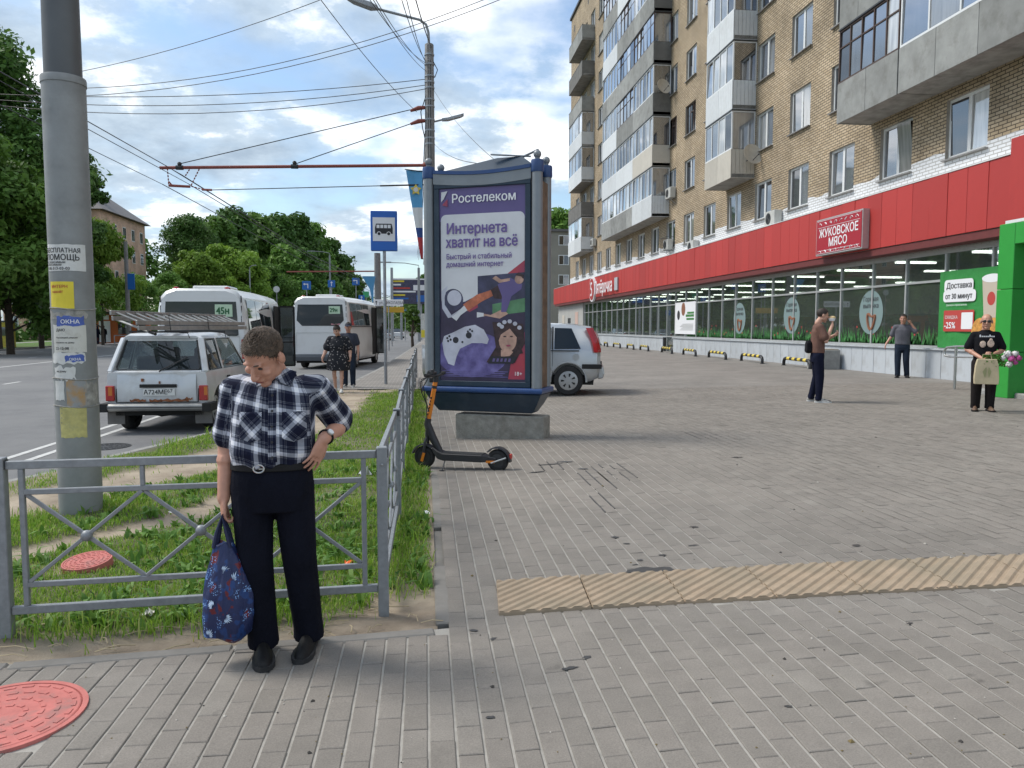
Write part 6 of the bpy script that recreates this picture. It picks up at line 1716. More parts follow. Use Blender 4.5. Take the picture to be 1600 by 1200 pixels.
b = MB(); b.loft([[Vector((x, y0, z)) for y0, z in ((-.09, .37), (-.13, .41), (-.13, .46), (-.09, .49), (.0, .49), (.0, .37))] for x in (-.80, .80)]); b.build('rear_bumper', M['bumper'], nv, bev=.008)
b = MB()
for s_ in (-1, 1): b.bb((s_ * .74, -.14, .36), (s_ * .88, .25, .495))
b.bb((-.8, -.136, .425), (.8, -.128, .44)); b.build('bumper_corner', M['under'], nv, bev=.012)
b = MB(); b.bb((-.70, .1, .28), (.70, 3.4, .50)); b.build('underbody', M['under'], nv)
b = MB(); b.tube([(-.6, .62, .35), (-.15, .62, .33), (.6, .62, .35)], [.05, .13, .05], 9); b.build('rear_axle', M['under'], nv)
b = MB()
for s_ in (-1, 1): b.bb((s_ * .56, .10, .14), (s_ * .83, .12, .40))
b.build('mud_flap', mat('grey_mud_flap', (.16, .15, .14), .9, var=.2), nv)
for x in (-.66, .66):
    for y in (.62, 2.82): car_wheel(nv, x, y, .34, .18, 'steel', 1 if x > 0 else -1)
b = MB(); b.tube([(.02, .06, 1.0), (.05, .07, 1.03), (.42, .155, 1.22)], .012, 6); b.tube([(.12, .08, 1.06), (.45, .155, 1.235)], .009, 5); b.build('wiper', M['black'], nv)
b = MB(); b.box((.835, 1.15, .86), (.02, .14, .035)); b.box((.838, 2.0, .5), (.01, .9, .06)); b.build('door_handle', M['under'], nv)
b = MB(); b.box((.90, 2.35, 1.05), (.16, .07, .14)); b.build('mirror', M['under'], nv, bev=.02)
b = MB()
for a, c in (((.832, .97, .45), (.79, .97, 1.0)), ((.832, 2.25, .45), (.79, 2.3, 1.0))): b.bar(a, c, .008, .008)
b.build('door_seam', M['black'], nv)
# ladder on the roof: three stacked rail pairs with rungs
ld = empty('ladder', (-4.38, 12.38, 1.50), math.atan2(-(.63), 4.4), 'aluminium extension ladder strapped on the roof of the old silver car', 'ladder')
ALU = mat('worn_ladder_aluminium', (.36, .355, .34), .45, .6, var=.2, vscale=9)
for q in range(2):
    z = .03 + q * .085
    for x in (-.40, 0):
        zz = z + (.15 if x < 0 else 0)
        b = MB(); b.bb((x - .014, -.05 * q, zz), (x + .014, 4.4 - .1 * q, zz + .07)); b.build('rail', ALU, ld, bev=.003)
    if q < 1: continue
    for k in range(15):
        y = .1 + k * .29
        b = MB(); b.tube([(-.386, y, z + .185), (-.014, y, z + .035)], .016, 6); b.build('rung', ALU, ld)
b = MB()
for y in (.9, 2.4): b.bar((-.62, y, .0), (.36, y, -.0), .035, .03)
for y in (.95, 2.45): b.tube([(-.42, y, .33), (.02, y, .28), (.05, y, .0)], .008, 5); b.tube([(.05, y, .0), (.33, y, -.02), (.36, y, -.1)], .008, 5)
b.build('strap', M['black'], ld)
b = MB(); b.tube([(.05, .25, .0), (-.72, .7, .2)], .018, 6); b.tube([(.02, .3, .02), (-.7, .9, .15)], .014, 6); b.build('support_bar', ALU, ld); b = MB(); b.tube([(.04, .26, .002), (.18, .17, -.03)], .024, 8); b.build('end_cap', M['black'], ld)

# --- buses ------------------------------------------------------------------------
def bus(loc, rz, label, w_, h, L, num, chamfer, cap=True):
    r = empty('minibus', loc, rz, label, 'bus', 'white minibuses at the stop')
    hw = w_ / 2
    def cs(y, inset, zb, zt): return sect(y, [zb, zb + .1, 1.2, zt - .55, zt - .22, zt - .08, zt], [hw - inset - .05, hw - inset, hw - inset, hw - inset - .06, hw - inset - .12, hw - inset - .24, hw - inset - .45])
    b = MB(); b.loft([cs(.0, .07, .42, h - .06), cs(.08, .01, .36, h), cs(L * .5, 0, .34, h + .02), cs(L - .9, 0, .34, h), cs(L - .25, .06, .36, h - .25), cs(L, .15, .45, 1.6)])
    body = b.build('body', M['bus_white'], r, smooth=30)
    cut_boxes(body, [arch(hw - .35, hw + .2, 1.45, .4, .46), arch(-hw - .2, -hw + .35, 1.45, .4, .46), arch(hw - .35, hw + .2, L - 1.2, .4, .46), arch(-hw - .2, -hw + .35, L - 1.2, .4, .46)])
    zt, zl = h - .33, h - 1.2
    c = chamfer
    b = MB(); b.add([(-hw * .80, -.012, zl + c), (-hw * .80 + c, -.012, zl), (hw * .80 - c, -.012, zl), (hw * .80, -.012, zl + c), (hw * .76, .0, zt), (-hw * .76, .0, zt)], [(0, 1, 2, 3, 4, 5)]); b.build('rear_window', M['car_dark'], r)
    b = MB(); b.bb((hw * .30, -.022, zt - .38), (hw * .68, -.016, zt - .07)); sgn_ = b.build('route_sign', mat('route_sign_green', (.50, .66, .48), .6), r)
    text(num, .24, (hw * .33, -.028, zt - .31), RC, mat('route_ink', (.02, .12, .04), .6), sgn_, xs=.85, bold=.009)
    for s_ in (-1, 1):
        b = MB(); b.bb((s_ * (hw - .16), -.02, .92), (s_ * (hw - .07), .05, 1.42)); b.build('tail_light', M['tail_red'], r, bev=.01)
        b = MB()
        for k in range(3): b.bb((s_ * (hw - .155), .0, h - .85 + .25 * k), (s_ * (hw - .135), .03, h - .68 + .25 * k))
        b.build('vent', M['under'], r)
        b = MB(); x = s_ * (hw + .004)
        y0 = .35; n = 4; st_ = (L - 1.9) / n
        for k in range(n):
            a, e_ = y0 + k * st_ + .03, y0 + (k + 1) * st_ - .03
            if s_ > 0 and k == 3: continue
            b = MB(); b.add([(x, a, zl + .02), (x, e_, zl + .02), (x - s_ * .10, e_, zt + .07), (x - s_ * .10, a, zt + .07)], [(0, 1, 2, 3)]); b.build('side_window', M['car_dark'], r)
        b = MB(); b.bar((x, .3, zl - .03), (x, L - 1.4, zl - .03), .012, .03); b.bar((x - s_ * .02, .3, .62), (x - s_ * .02, L - 1.0, .62), .012, .02); b.build('side_trim', M['under'], r)
    # open door on the kerb side
    b = MB(); b.bb((hw - .02, L - 2.35, .45), (hw + .008, L - 1.5, zt)); b.build('door_opening', M['under'], r)
    dr = MB(); x0 = hw + .03; framed2 = []
    dr.bar((x0, L - 1.5, .5), (x0 + .42, L - 1.35, .5), .05); dr.bar((x0, L - 1.5, zt), (x0 + .42, L - 1.35, zt), .05); dr.bar((x0, L - 1.5, .5), (x0, L - 1.5, zt), .05); dr.bar((x0 + .42, L - 1.35, .5), (x0 + .42, L - 1.35, zt), .05); dr.bar((x0, L - 1.5, 1.25), (x0 + .42, L - 1.35, 1.25), .04)
    d_ = dr.build('door', M['under'], r)
    b = MB(); b.add([(x0, L - 1.5, .5), (x0 + .42, L - 1.35, .5), (x0 + .42, L - 1.35, zt), (x0, L - 1.5, zt)], [(0, 1, 2, 3)]); b.build('door_glass', M['car_dark'], d_)
    b = MB(); b.loft([[Vector((x, y, z)) for y, z in ((-.07, .34), (-.10, .5), (-.06, .62), (.1, .62), (.1, .34))] for x in (-hw + .06, hw - .06)]); b.build('bumper', mat('bus_bumper', (.09, .10, .115), .6), r, bev=.015)
    b = MB(); b.bb((-.05, -.02, .80), (.62, .0, .99)); b.bb((-.1, -.025, .985), (.68, .0, 1.02)); rc = b.build('plate_recess', M['bus_white'], r)
    b = MB(); b.bb((.02, -.03, .82), (.54, -.022, .93)); b.build('number_plate', M['plate'], r)
    b = MB(); b.bar((-hw * .82, -.016, 1.5), (hw * .82, -.016, 1.5), .01); b.bar((-hw * .82, -.016, .7), (-hw * .82, -.016, 1.5), .01); b.bar((hw * .82, -.016, .7), (hw * .82, -.016, 1.5), .01); b.build('hatch_seam', M['alu'], r)
    b = MB(); b.bb((-.45, 1.0, h), (.45, 2.2, h + .12)); b.build('roof_hatch', M['bus_white'], r, bev=.03)
    b = MB()
    for s_ in (-1, 1): b.ball((s_ * (hw - .5), .12, h + .0), (.08, .05, .05), 8)
    b.build('marker_lamp', M['tail_red'], r)
    b = MB(); b.bb((-hw + .15, .15, .25), (hw - .15, L - .3, .45)); b.build('underbody', M['under'], r)
    for x in (-hw + .14, hw - .14):
        for y in (1.45, L - 1.2): car_wheel(r, x, y, .38, .22, 'steel', 1 if x > 0 else -1)
    b = MB(); b.bb((-hw * .74, .02, .9), (hw * .74, .06, zl - .02)); b.build('inner_panel', M['seat'], r)
    b = MB()
    for y in np.arange(.6, L - 1.8, .85):
        for x in (-.75, -.35, .4, .8): b.box((x, y, 1.25), (.36, .12, .75))
    b.build('seat', mat('bus_seat', (.10, .13, .2), .9), r, bev=.03)
    return r
bus((-5.62, 20.2, -.15), R(1.5), 'white minibus with route sign 45н in its wide rear window', 2.24, 2.70, 6.4, '45н', .04)
bus((-4.28, 32.2, -.15), R(-7.5), 'white minibus with route sign 29н and chamfered rear window', 2.42, 2.98, 6.9, '29н', .22)

# --- silver compact minivan seen from the side ------------------------------------
mv = empty('minivan', (3.86, 16.75, gz(3.5)), R(90 - 13), 'silver compact minivan parked behind the light box, its rear to the right', 'car')
L_ = 3.9; hw = .80
def cs(y, zb, zt, wb, wt): 
    zm = .98
    return sect(y, [zb, zb + .08, .55, zm - .1, zm, zt - .12, zt - .03, zt], [wb - .06, wb, wb + .02, wb, wb - .02, wt, wt - .10, wt - .28])
b = MB(); b.loft([cs(.0, .48, .98 + .12, .66, .62), cs(.07, .36, 1.30, .74, .60), cs(.22, .30, 1.47, .79, .62), cs(.6, .28, 1.53, .80, .63), cs(1.6, .27, 1.56, .81, .65), cs(2.3, .27, 1.52, .81, .63), cs(2.75, .27, 1.22, .80, .66), cs(3.05, .28, 1.08, .79, .68), cs(3.6, .32, .96, .74, .66), cs(3.9, .40, .78, .60, .50)])
body = b.build('body', M['silver2'], mv, smooth=45)
cut_boxes(body, [arch(s_ * .45, s_ * 1.0, y, .32, .375) if s_ > 0 else arch(-1.0, -.45, y, .32, .375) for s_ in (-1, 1) for y in (.68, 3.15)])
for s_ in (-1, 1):
    for poly in ([(.42, 1.0), (.98, .99), (.98, 1.44), (.62, 1.43)], [(1.05, .99), (1.75, .985), (1.75, 1.45), (1.05, 1.445)], [(1.83, .985), (2.75, .975), (2.32, 1.42), (1.83, 1.45)]):
        b = MB(); n = len(poly)
        def xo(z): return .785 + (.64 - .785) * (z - .98) / (1.44 - .98) + .014
        b.add([(s_ * xo(z), y, z) for y, z in poly] + [(s_ * (xo(z) - .008), y, z) for y, z in poly], [(0, 1, 2, 3), (4, 5, 6, 7)] + [(k, (k + 1) % 4, 4 + (k + 1) % 4, 4 + k) for k in range(4)]); b.build('side_window', M['car_dark'], mv)
    b = MB()
    for yy_ in (1.02, 1.79): b.bar((s_ * .822, yy_, .42), (s_ * .805, yy_, .98), .008, .008); b.bar((s_ * .80, yy_, .98), (s_ * .66, yy_, 1.46), .03, .02)
    b.bar((s_ * .826, .45, .955), (s_ * .826, 2.7, .955), .014, .02)
    b.build('door_seam', M['under'], mv)
    for y in (1.2, 1.95): b = MB(); b.box((s_ * .835, y, .86), (.03, .16, .035)); b.build('door_handle', M['silver2'], mv, bev=.01)
    b = MB(); b.loft([[Vector((s_ * x, y, z)) for x, y in ((.73, -.005), (.80, .20), (.70, .22), (.64, .02))] if False else [Vector((s_ * .70, .0 + dy, z)), Vector((s_ * (xw), .07 + dy, z)), Vector((s_ * (xw - .012), .15 + dy, z)), Vector((s_ * .5, .10 + dy, z))] for z, dy, xw in ((.92, -.015, .815), (1.05, .01, .795), (1.2, .055, .745), (1.44, .17, .668))]); b.build('tail_light', M['tail_red'], mv, smooth=40)
    b = MB(); b.box((s_ * .82, .18, .62), (.04, .42, .10)); b.build('rubbing_strip', M['under'], mv, bev=.012); b = MB(); b.box((s_ * .83, 1.9, .56), (.02, 1.7, .07)); b.build('rubbing_strip', M['under'], mv, bev=.008)
    b = MB(); b.tube([(s_ * .80, .68 + .385 * math.cos(t), .32 + .385 * math.sin(t)) for t in np.linspace(-.1, PI + .1, 15)], .022, 6); b.tube([(s_ * .79, 3.15 + .385 * math.cos(t), .32 + .385 * math.sin(t)) for t in np.linspace(-.1, PI + .1, 15)], .022, 6); b.build('arch_trim', M['silver2'], mv, smooth=50)
    for y in (.68, 3.15): car_wheel(mv, s_ * .72, y, .315, .19, 'cap', s_)
    b = MB(); b.box((s_ * .92, 2.55, 1.04), (.18, .09, .14)); b.build('mirror', M['silver2'], mv, bev=.03)
b = MB(); b.lathe([(.075, 0), (.075, .004)], (-.818, .52, .82), 14, M=Matrix.Rotation(-PI / 2, 3, 'Y')); b.build('fuel_flap', M['silver2'], mv)
b = MB(); b.loft([[Vector((x, y, z)) for y, z in ((-.06, .36), (-.09, .46), (-.06, .60), (.06, .62), (.06, .34))] for x in (-.66, .66)]); b.build('rear_bumper', M['silver2'], mv, bev=.03, seg=2)
b = MB(); b.add([(-.58, .0, 1.02), (.58, .0, 1.02), (.5, .165, 1.44), (-.5, .165, 1.44)], [(0, 1, 2, 3)]); b.build('rear_window', M['car_dark'], mv)
b = MB(); b.box((0, 1.9, 1.02), (1.3, 3.2, .02)); b.bb((-.68, .15, .22), (.68, 3.6, .42)); b.build('underbody', M['under'], mv)
b = MB(); b.tube([(0, -.02, 1.06), (.3, .0, 1.08)], .012, 5); b.box((0, .12, 1.46), (.5, .12, .02)); b.build('wiper', M['under'], mv)

# ================================================================== PEOPLE
V3 = Vector
def organic(name, mb, voxel, m, parent, it=5, fac=.5, post=None):
    me = bpy.data.meshes.new(name); me.from_pydata(mb.v, [], mb.f)
    bm = bmesh.new(); bm.from_mesh(me); bmesh.ops.recalc_face_normals(bm, faces=bm.faces); bm.to_mesh(me); bm.free()
    o = bpy.data.objects.new(name, me); COL.objects.link(o)
    md = o.modifiers.new('r', 'REMESH'); md.mode = 'VOXEL'; md.voxel_size = voxel
    if it: s = o.modifiers.new('s', 'SMOOTH'); s.factor = fac; s.iterations = it
    me2 = bpy.data.meshes.new_from_object(o.evaluated_get(bpy.context.evaluated_depsgraph_get()))
    o.modifiers.clear(); o.data = me2; bpy.data.meshes.remove(me)
    me2.name = name
    me2.polygons.foreach_set('use_smooth', [True] * len(me2.polygons))
    me2.materials.clear(); me2.materials.append(m)
    if post: post(me2)
    o.parent = parent
    return o
def ellipses(mb, secs, n=22):
    """stack of horizontal ellipses (cx, cy, z, rx, ry)"""
    rings = []
    for cx, cy, z, rx, ry in secs:
        ring = []
        for k in range(n):
            a = 2 * PI * k / n; c, s_ = math.cos(a), math.sin(a)
            p = 2.35
            ring.append(V3((cx + rx * math.copysign(abs(c) ** (2 / p), c), cy + ry * math.copysign(abs(s_) ** (2 / p), s_), z)))
        rings.append(ring)
    mb.loft(rings)
def limb(mb, pts, rads, n=14, sub=4):
    """tapered tube through joints, with balls at the ends"""
    P = []; Rr = []
    for i in range(len(pts) - 1):
        for k in range(sub):
            t = k / sub; P.append(V3(pts[i]).lerp(V3(pts[i + 1]), t)); Rr.append(rads[i] + (rads[i + 1] - rads[i]) * t)
    P.append(V3(pts[-1])); Rr.append(rads[-1])
    mb.tube(P, Rr, n); mb.ball(P[0], Rr[0], 12); mb.ball(P[-1], Rr[-1] * .98, 12)
    for i in range(1, len(pts) - 1): mb.ball(pts[i], rads[i] * 1.0, 12)
def hand(mb, w, d, nrm, side, s=1.0, curl=(.25, .35, .3), spread=.12, thumb=.6):
    """palm, four unequal bent fingers and a thumb leaving the side of the palm"""
    w = V3(w); d = V3(d).normalized(); nrm = V3(nrm); nrm = (nrm - d * nrm.dot(d)).normalized(); t = d.cross(nrm).normalized() * side
    rings = []
    for q, wd, th in ((-.015, .024, .020), (.02, .036, .017), (.055, .042, .015), (.085, .041, .012)):
        c = w + d * q * s
        rings.append([c + (t * wd * math.cos(a) + nrm * th * math.sin(a)) * s for a in np.linspace(0, 2 * PI, 15)[:-1]])
    mb.loft(rings)
    for k, (off, L, r) in enumerate(((.032, .070, .0088), (.011, .079, .0092), (-.011, .074, .009), (-.031, .058, .008))):
        p = w + (d * .080 + t * off) * s; dd = (d + t * off / .032 * spread).normalized(); up = nrm
        pts = [p - d * .012 * s, p]; rr_ = [r * s, r * s]
        for j, (f_, c) in enumerate(zip((.45, .30, .25), curl)):
            ax = dd.cross(up).normalized(); rot = Matrix.Rotation(-c * (1 + .12 * k), 3, ax) if False else Matrix.Rotation(c * (1 + .08 * k), 3, ax)
            dd = (rot @ dd).normalized(); up = (rot @ up).normalized()
            p = p + dd * L * f_ * s; pts.append(p.copy()); rr_.append(r * s * (1 - .1 * (j + 1)))
        mb.tube(pts, rr_, 8); mb.ball(pts[-1], rr_[-1], 8)
    p = w + (d * .02 + t * .028) * s; dd = (d * .75 + t * thumb + nrm * .35).normalized()
    pts = [p, p + dd * .032 * s, p + dd * .032 * s + (dd + d * .6).normalized() * .03 * s, p + dd * .032 * s + (dd + d * .6).normalized() * .03 * s + (d + dd * .3 + nrm * .3).normalized() * .024 * s]
    mb.tube(pts, [.014 * s, .0115 * s, .0105 * s, .0085 * s], 8); mb.ball(pts[-1], .0085 * s, 8)
def head_frame(c, pitch, yaw, roll=0):
    Mx = Matrix.Rotation(yaw, 3, 'Z') @ Matrix.Rotation(roll, 3, 'Y') @ Matrix.Rotation(pitch, 3, 'X')
    return lambda p: V3(c) + Mx @ V3(p), Mx
def head(mb, c, pitch, yaw, roll=0, s=1.0):
    f, Mx = head_frame(c, pitch, yaw, roll)
    B = lambda p, r: mb.ball(f([q * s for q in p]), [q * s for q in r], 14, M=Mx)
    B((0, .012, .030), (.074, .094, .084)); B((0, -.026, -.028), (.060, .064, .084)); B((0, -.064, -.094), (.029, .024, .021))
    for q in (-1, 1):
        B((q * .043, -.012, -.060), (.021, .036, .030)); B((q * .041, -.066, -.018), (.022, .020, .018)); B((q * .077, .010, -.008), (.011, .021, .032)); B((q * .010, -.100, -.030), (.009, .011, .008))
        B((q * .026, -.078, .030), (.021, .011, .008))
    mb.tube([f((0, -.084 * s, .020 * s)), f((0, -.100 * s, -.004 * s)), f((0, -.112 * s, -.026 * s))], [.0095 * s, .0105 * s, .0125 * s], 8); mb.ball(f((0, -.110 * s, -.027 * s)), .0125 * s, 8)
    B((0, -.087, -.055), (.023, .010, .006)); B((0, -.085, -.067), (.020, .010, .007))
    return f, Mx
def face_bits(root, f, Mx, s, hair_m, brow=True, eyes=True):
    b = MB()
    for q in (-1, 1) if eyes else (1,): b.ball(f((q * .028 * s, -.0775 * s, .008 * s)), (.012 * s, .006 * s, .005 * s), 10, M=Mx)
    e_ = b.build('eye', mat('eye', (.05, .035, .03), .25), root, smooth=60)
    if brow:
        b = MB()
        for q in (-1, 1) if eyes else (1,): b.tube([f((q * .013 * s, -.088 * s, .031 * s)), f((q * .027 * s, -.087 * s, .035 * s)), f((q * .042 * s, -.076 * s, .031 * s))], [.003 * s, .004 * s, .0025 * s], 6)
        b.build('eyebrow', hair_m, root)
    b = MB(); b.tube([f((-.021 * s, -.0925 * s, -.061 * s)), f((0, -.0975 * s, -.060 * s)), f((.021 * s, -.0925 * s, -.061 * s))], [.0025 * s, .0035 * s, .0025 * s], 6); b.build('mouth', mat('lips', (.26, .085, .07), .6), root)
def hair(root, f, Mx, m, s=1.0, style='short', seed=1, vol=1.0):
    b = MB(); n, mm = 44, 26; vs = []; ok = []
    for i in range(mm + 1):
        t = -PI / 2 + PI * i / mm
        for k in range(n):
            a = 2 * PI * k / n
            p = V3((math.cos(t) * math.cos(a), math.cos(t) * math.sin(a), math.sin(t)))
            nz = mnoise.noise(V3((p.x * 5 + seed, p.y * 5, p.z * 9))) * .035 + mnoise.noise(V3((p.x * 14 + seed, p.y * 14, p.z * 14))) * .02
            q = V3((p.x * .079, .014 + p.y * .099, .036 + p.z * (.086 if p.z < 0 else .086 * vol))) 
            q = V3((q.x * (1 + nz), .014 + (q.y - .014) * (1 + nz), .036 + (q.z - .036) * (1 + nz)))
            fl = .074 if q.y < -.06 else .074 - (q.y + .06) / .045 * .06 if q.y < -.015 else .012 - (q.y + .015) / .03 * .03 if q.y < .015 else -.020 - (q.y - .015) / .06 * .055
            if style == 'long': fl -= .02
            if style == 'bald': fl = .9
            keep = q.z > fl + nz * .16
            vs.append(f(q * s)); ok.append(keep)
    fs = []
    for i in range(mm):
        for k in range(n):
            q = (i * n + k, i * n + (k + 1) % n, (i + 1) * n + (k + 1) % n, (i + 1) * n + k)
            if sum(ok[j] for j in q) >= 3: fs.append(q)
    used = sorted({j for q in fs for j in q}); mp = {j: i for i, j in enumerate(used)}
    b.add([vs[j] for j in used], [tuple(mp[j] for j in q) for q in fs])
    # short locks standing off the scalp
    r = random.Random(seed); ctr = f(V3((0, .014, .03)) * s)
    if style != 'bald':
        for j in range(2200 if s * vol > 1.1 else 350):
            i0 = r.choice(used); p = vs[i0]; d = (p - ctr).normalized(); t = d.cross(Mx @ V3((1, 0, .2))).normalized(); sd = d.cross(t)
            L = r.uniform(.010, .022) * s; wd = .0022 * s; dirn = (d * .28 + (Mx @ V3((.25, -1, .1))) * r.uniform(.5, 1) + sd * r.uniform(-.25, .25)).normalized()
            b.add([p - sd * wd, p + sd * wd, p + dirn * L], [(0, 1, 2)])
    return b.build('hair', m, root, smooth=50)
def shoe(root, ank, toe, m, L=.27, h=.085, w=.048, sole=None, heel=.075):
    """ankle point (x,y), toe direction"""
    d = V3((toe[0], toe[1], 0)).normalized(); t = V3((-d.y, d.x, 0)); base = V3((ank[0], ank[1], 0)) - d * heel
    rings = []
    for q, wd, hh in ((.0, .55, .75), (.06, .75, 1.0), (.22, .80, 1.12), (.42, .92, .92), (.62, 1.05, .70), (.82, .98, .55), (.95, .7, .42), (1.0, .35, .28)):
        c = base + d * q * L
        rings.append([c + t * math.cos(a) * w * wd * (1.0 if math.sin(a) < .2 else .8) + V3((0, 0, .012 + max(0, math.sin(a)) * h * hh)) for a in np.linspace(-.35, PI + .35, 12)])
    b = MB(); b.loft(rings); o = b.build('shoe', m, root, smooth=60)
    rings = []
    for q, wd in ((-.01, .5), (.05, .82), (.25, .86), (.42, .9), (.62, 1.1), (.82, 1.05), (.95, .78), (1.02, .35)):
        c = base + d * q * L; rings.append([c + t * w * wd + V3((0, 0, .001)), c - t * w * wd + V3((0, 0, .001)), c - t * w * wd + V3((0, 0, .024)), c + t * w * wd + V3((0, 0, .024))])
    b = MB(); b.loft(rings); b.build('sole', sole or m, o, smooth=40)
    return o

def cloth(name, col, var=.25, bump=.35, scale=7, rough=.9, **kw):
    return mat(name, col, rough, spec=.12, var=var, vscale=scale, bump=bump, bscale=11, bdist=.02, stretch=(1, 1, .55), **kw)

def figure(label, loc, rz, J, skin, shirt_m, trouser_m, hair_m, voxel=.009, s=1.0, shoe_m=None, sole_m=None, hair_style='short', shirt_secs=None, sleeve=.7, sleeve_r=(.066, .075, .072), trouser_r=(.088, .072, .060), pel=None, hand_s=1.0, bare_legs=False, post_shirt=None, arm_r=(.048, .040, .027), bald=False, vol=1.0, noshoes=False, head_s=1.07):
    root = empty('person', loc, rz, label, 'person')
    b = MB()
    f, Mx = head(b, J['head'], J.get('pitch', 0), J.get('yaw', 0), J.get('roll', 0), s * head_s)
    hb = f(V3((0, .018, -.07)) * s)
    limb(b, [hb, V3(J['neck'])], [.052 * s, .060 * s])
    # torso core
    core = [(cx, cy, z, rx * .88, ry * .84) for cx, cy, z, rx, ry in shirt_secs[1:-1]]
    ellipses(b, core)
    for S in ('r', 'l'):
        limb(b, [J['s' + S], J['e' + S], J['w' + S]], list(arm_r))
        mid = V3(J['e' + S]).lerp(V3(J['w' + S]), .3); b.ball(mid, arm_r[1] * 1.08, 10)
        hand(b, J['w' + S], J['d' + S], J['n' + S], J.get('t' + S, 1 if S == 'r' else -1), hand_s * s, *J.get('c' + S, ((.25, .35, .3), .12, .6)))
        limb(b, [J['h' + S], J['k' + S], V3(J['a' + S]) + V3((0, 0, -.01))], [.072 * s, .050 * s, .034 * s])
        if bare_legs: b.ball(V3(J['k' + S]).lerp(V3(J['a' + S]), .3) + V3((0, .02, 0)), .056 * s, 10)
    organic('body', b, voxel * .75, skin, root, 3)
    face_bits(root, f, Mx, s * head_s, hair_m, eyes=J.get('eyes', True))
    if not bald: hair(root, f, Mx, hair_m, s * head_s, hair_style, vol=vol)
    # shirt
    b = MB(); ellipses(b, shirt_secs)
    for S in ('r', 'l'):
        e_ = V3(J['s' + S]).lerp(V3(J['e' + S]), sleeve) if sleeve <= 1 else V3(J['e' + S]).lerp(V3(J['w' + S]), sleeve - 1)
        inner = V3(J['s' + S]) + V3((-.05 if J['s' + S][0] > 0 else .05, 0, .0))
        pts = [inner, V3(J['s' + S]), e_] if sleeve <= 1 else [inner, V3(J['s' + S]), V3(J['e' + S]), e_]
        limb(b, pts, [sleeve_r[0] * 1.05, *([sleeve_r[0]] if sleeve <= 1 else [sleeve_r[0], sleeve_r[1]]), sleeve_r[2]])
    organic('shirt', b, voxel, shirt_m, root, 4, post=post_shirt)
    if trouser_m:
        b = MB()
        if pel: ellipses(b, pel)
        for S in ('r', 'l'):
            a = V3(J['a' + S]); limb(b, [J['h' + S], J['k' + S], a + V3((0, 0, .0))], list(trouser_r)); b.tube([a + V3((0, 0, .02)), a + V3((0, .012, -.055))], [trouser_r[2] * 1.01, trouser_r[2] * 1.06], 14)
        organic('trousers', b, voxel, trouser_m, root, 4)
    if not noshoes:
        for S in ('r', 'l'): shoe(root, J['a' + S], J['o' + S], shoe_m, .29 * s, sole=sole_m)
    return root, f, Mx

# ---- the man in the plaid shirt ------------------------------------------------
def plaid():
    m = bpy.data.materials.new('plaid_cotton'); m.use_nodes = True
    ns = m.node_tree.nodes; ls = m.node_tree.links; b = ns['Principled BSDF']; b.inputs['Roughness'].default_value = .9; b.inputs['Specular IOR Level'].default_value = .2
    at = N(ns, 'ShaderNodeAttribute', attribute_name='weave'); sp = N(ns, 'ShaderNodeSeparateXYZ'); ls.new(at.outputs['Vector'], sp.inputs[0])
    def band(sock, per, ph):
        d = N(ns, 'ShaderNodeMath', operation='MULTIPLY_ADD', inp={1: 1 / per, 2: ph}); ls.new(sock, d.inputs[0]); fr = N(ns, 'ShaderNodeMath', operation='FRACT'); ls.new(d.outputs[0], fr.inputs[0])
        r = N(ns, 'ShaderNodeValToRGB'); r.color_ramp.interpolation = 'CONSTANT'; c = r.color_ramp
        c.elements[0].position = 0; c.elements[0].color = (0, 0, 0, 1); c.elements[1].position = .30; c.elements[1].color = (.34, .34, .34, 1)
        for p, v in ((.42, 1.0), (.62, .42), (.76, .05), (.85, .5), (.87, .0), (.91, .5), (.93, 0)):
            e = c.elements.new(p); e.color = (v, v, v, 1)
        ls.new(fr.outputs[0], r.inputs[0]); return r.outputs[0]
    a = band(sp.outputs[0], .094, .14); c_ = band(sp.outputs[1], .100, .3)
    mx = N(ns, 'ShaderNodeMixRGB', inp={0: .5}); ls.new(a, mx.inputs[1]); ls.new(c_, mx.inputs[2])
    r = N(ns, 'ShaderNodeValToRGB'); c = r.color_ramp
    c.elements[0].color = (.007, .009, .026, 1); c.elements[1].position = .95; c.elements[1].color = (.80, .81, .85, 1)
    for p, q in ((.15, (.014, .018, .042)), (.24, (.055, .062, .09)), (.42, (.16, .17, .20)), (.55, (.30, .32, .38)), (.72, (.52, .54, .62))):
        e = c.elements.new(p); e.color = (*q, 1)
    ls.new(mx.outputs[0], r.inputs[0]); ls.new(r.outputs[0], b.inputs['Base Color'])
    t = N(ns, 'ShaderNodeTexCoord'); mp = N(ns, 'ShaderNodeMapping', inp={'Scale': (9, 9, 6), 'Rotation': (0, .5, 0)}); ls.new(t.outputs['Object'], mp.inputs[0])
    n1 = N(ns, 'ShaderNodeTexNoise', inp={'Scale': 1.0, 'Detail': 3.0, 'Roughness': .5, 'Distortion': .8}); ls.new(mp.outputs[0], n1.inputs['Vector'])
    bp = N(ns, 'ShaderNodeBump', inp={'Strength': .95, 'Distance': .035}); ls.new(n1.outputs['Fac'], bp.inputs['Height']); ls.new(bp.outputs[0], b.inputs['Normal'])
    return m
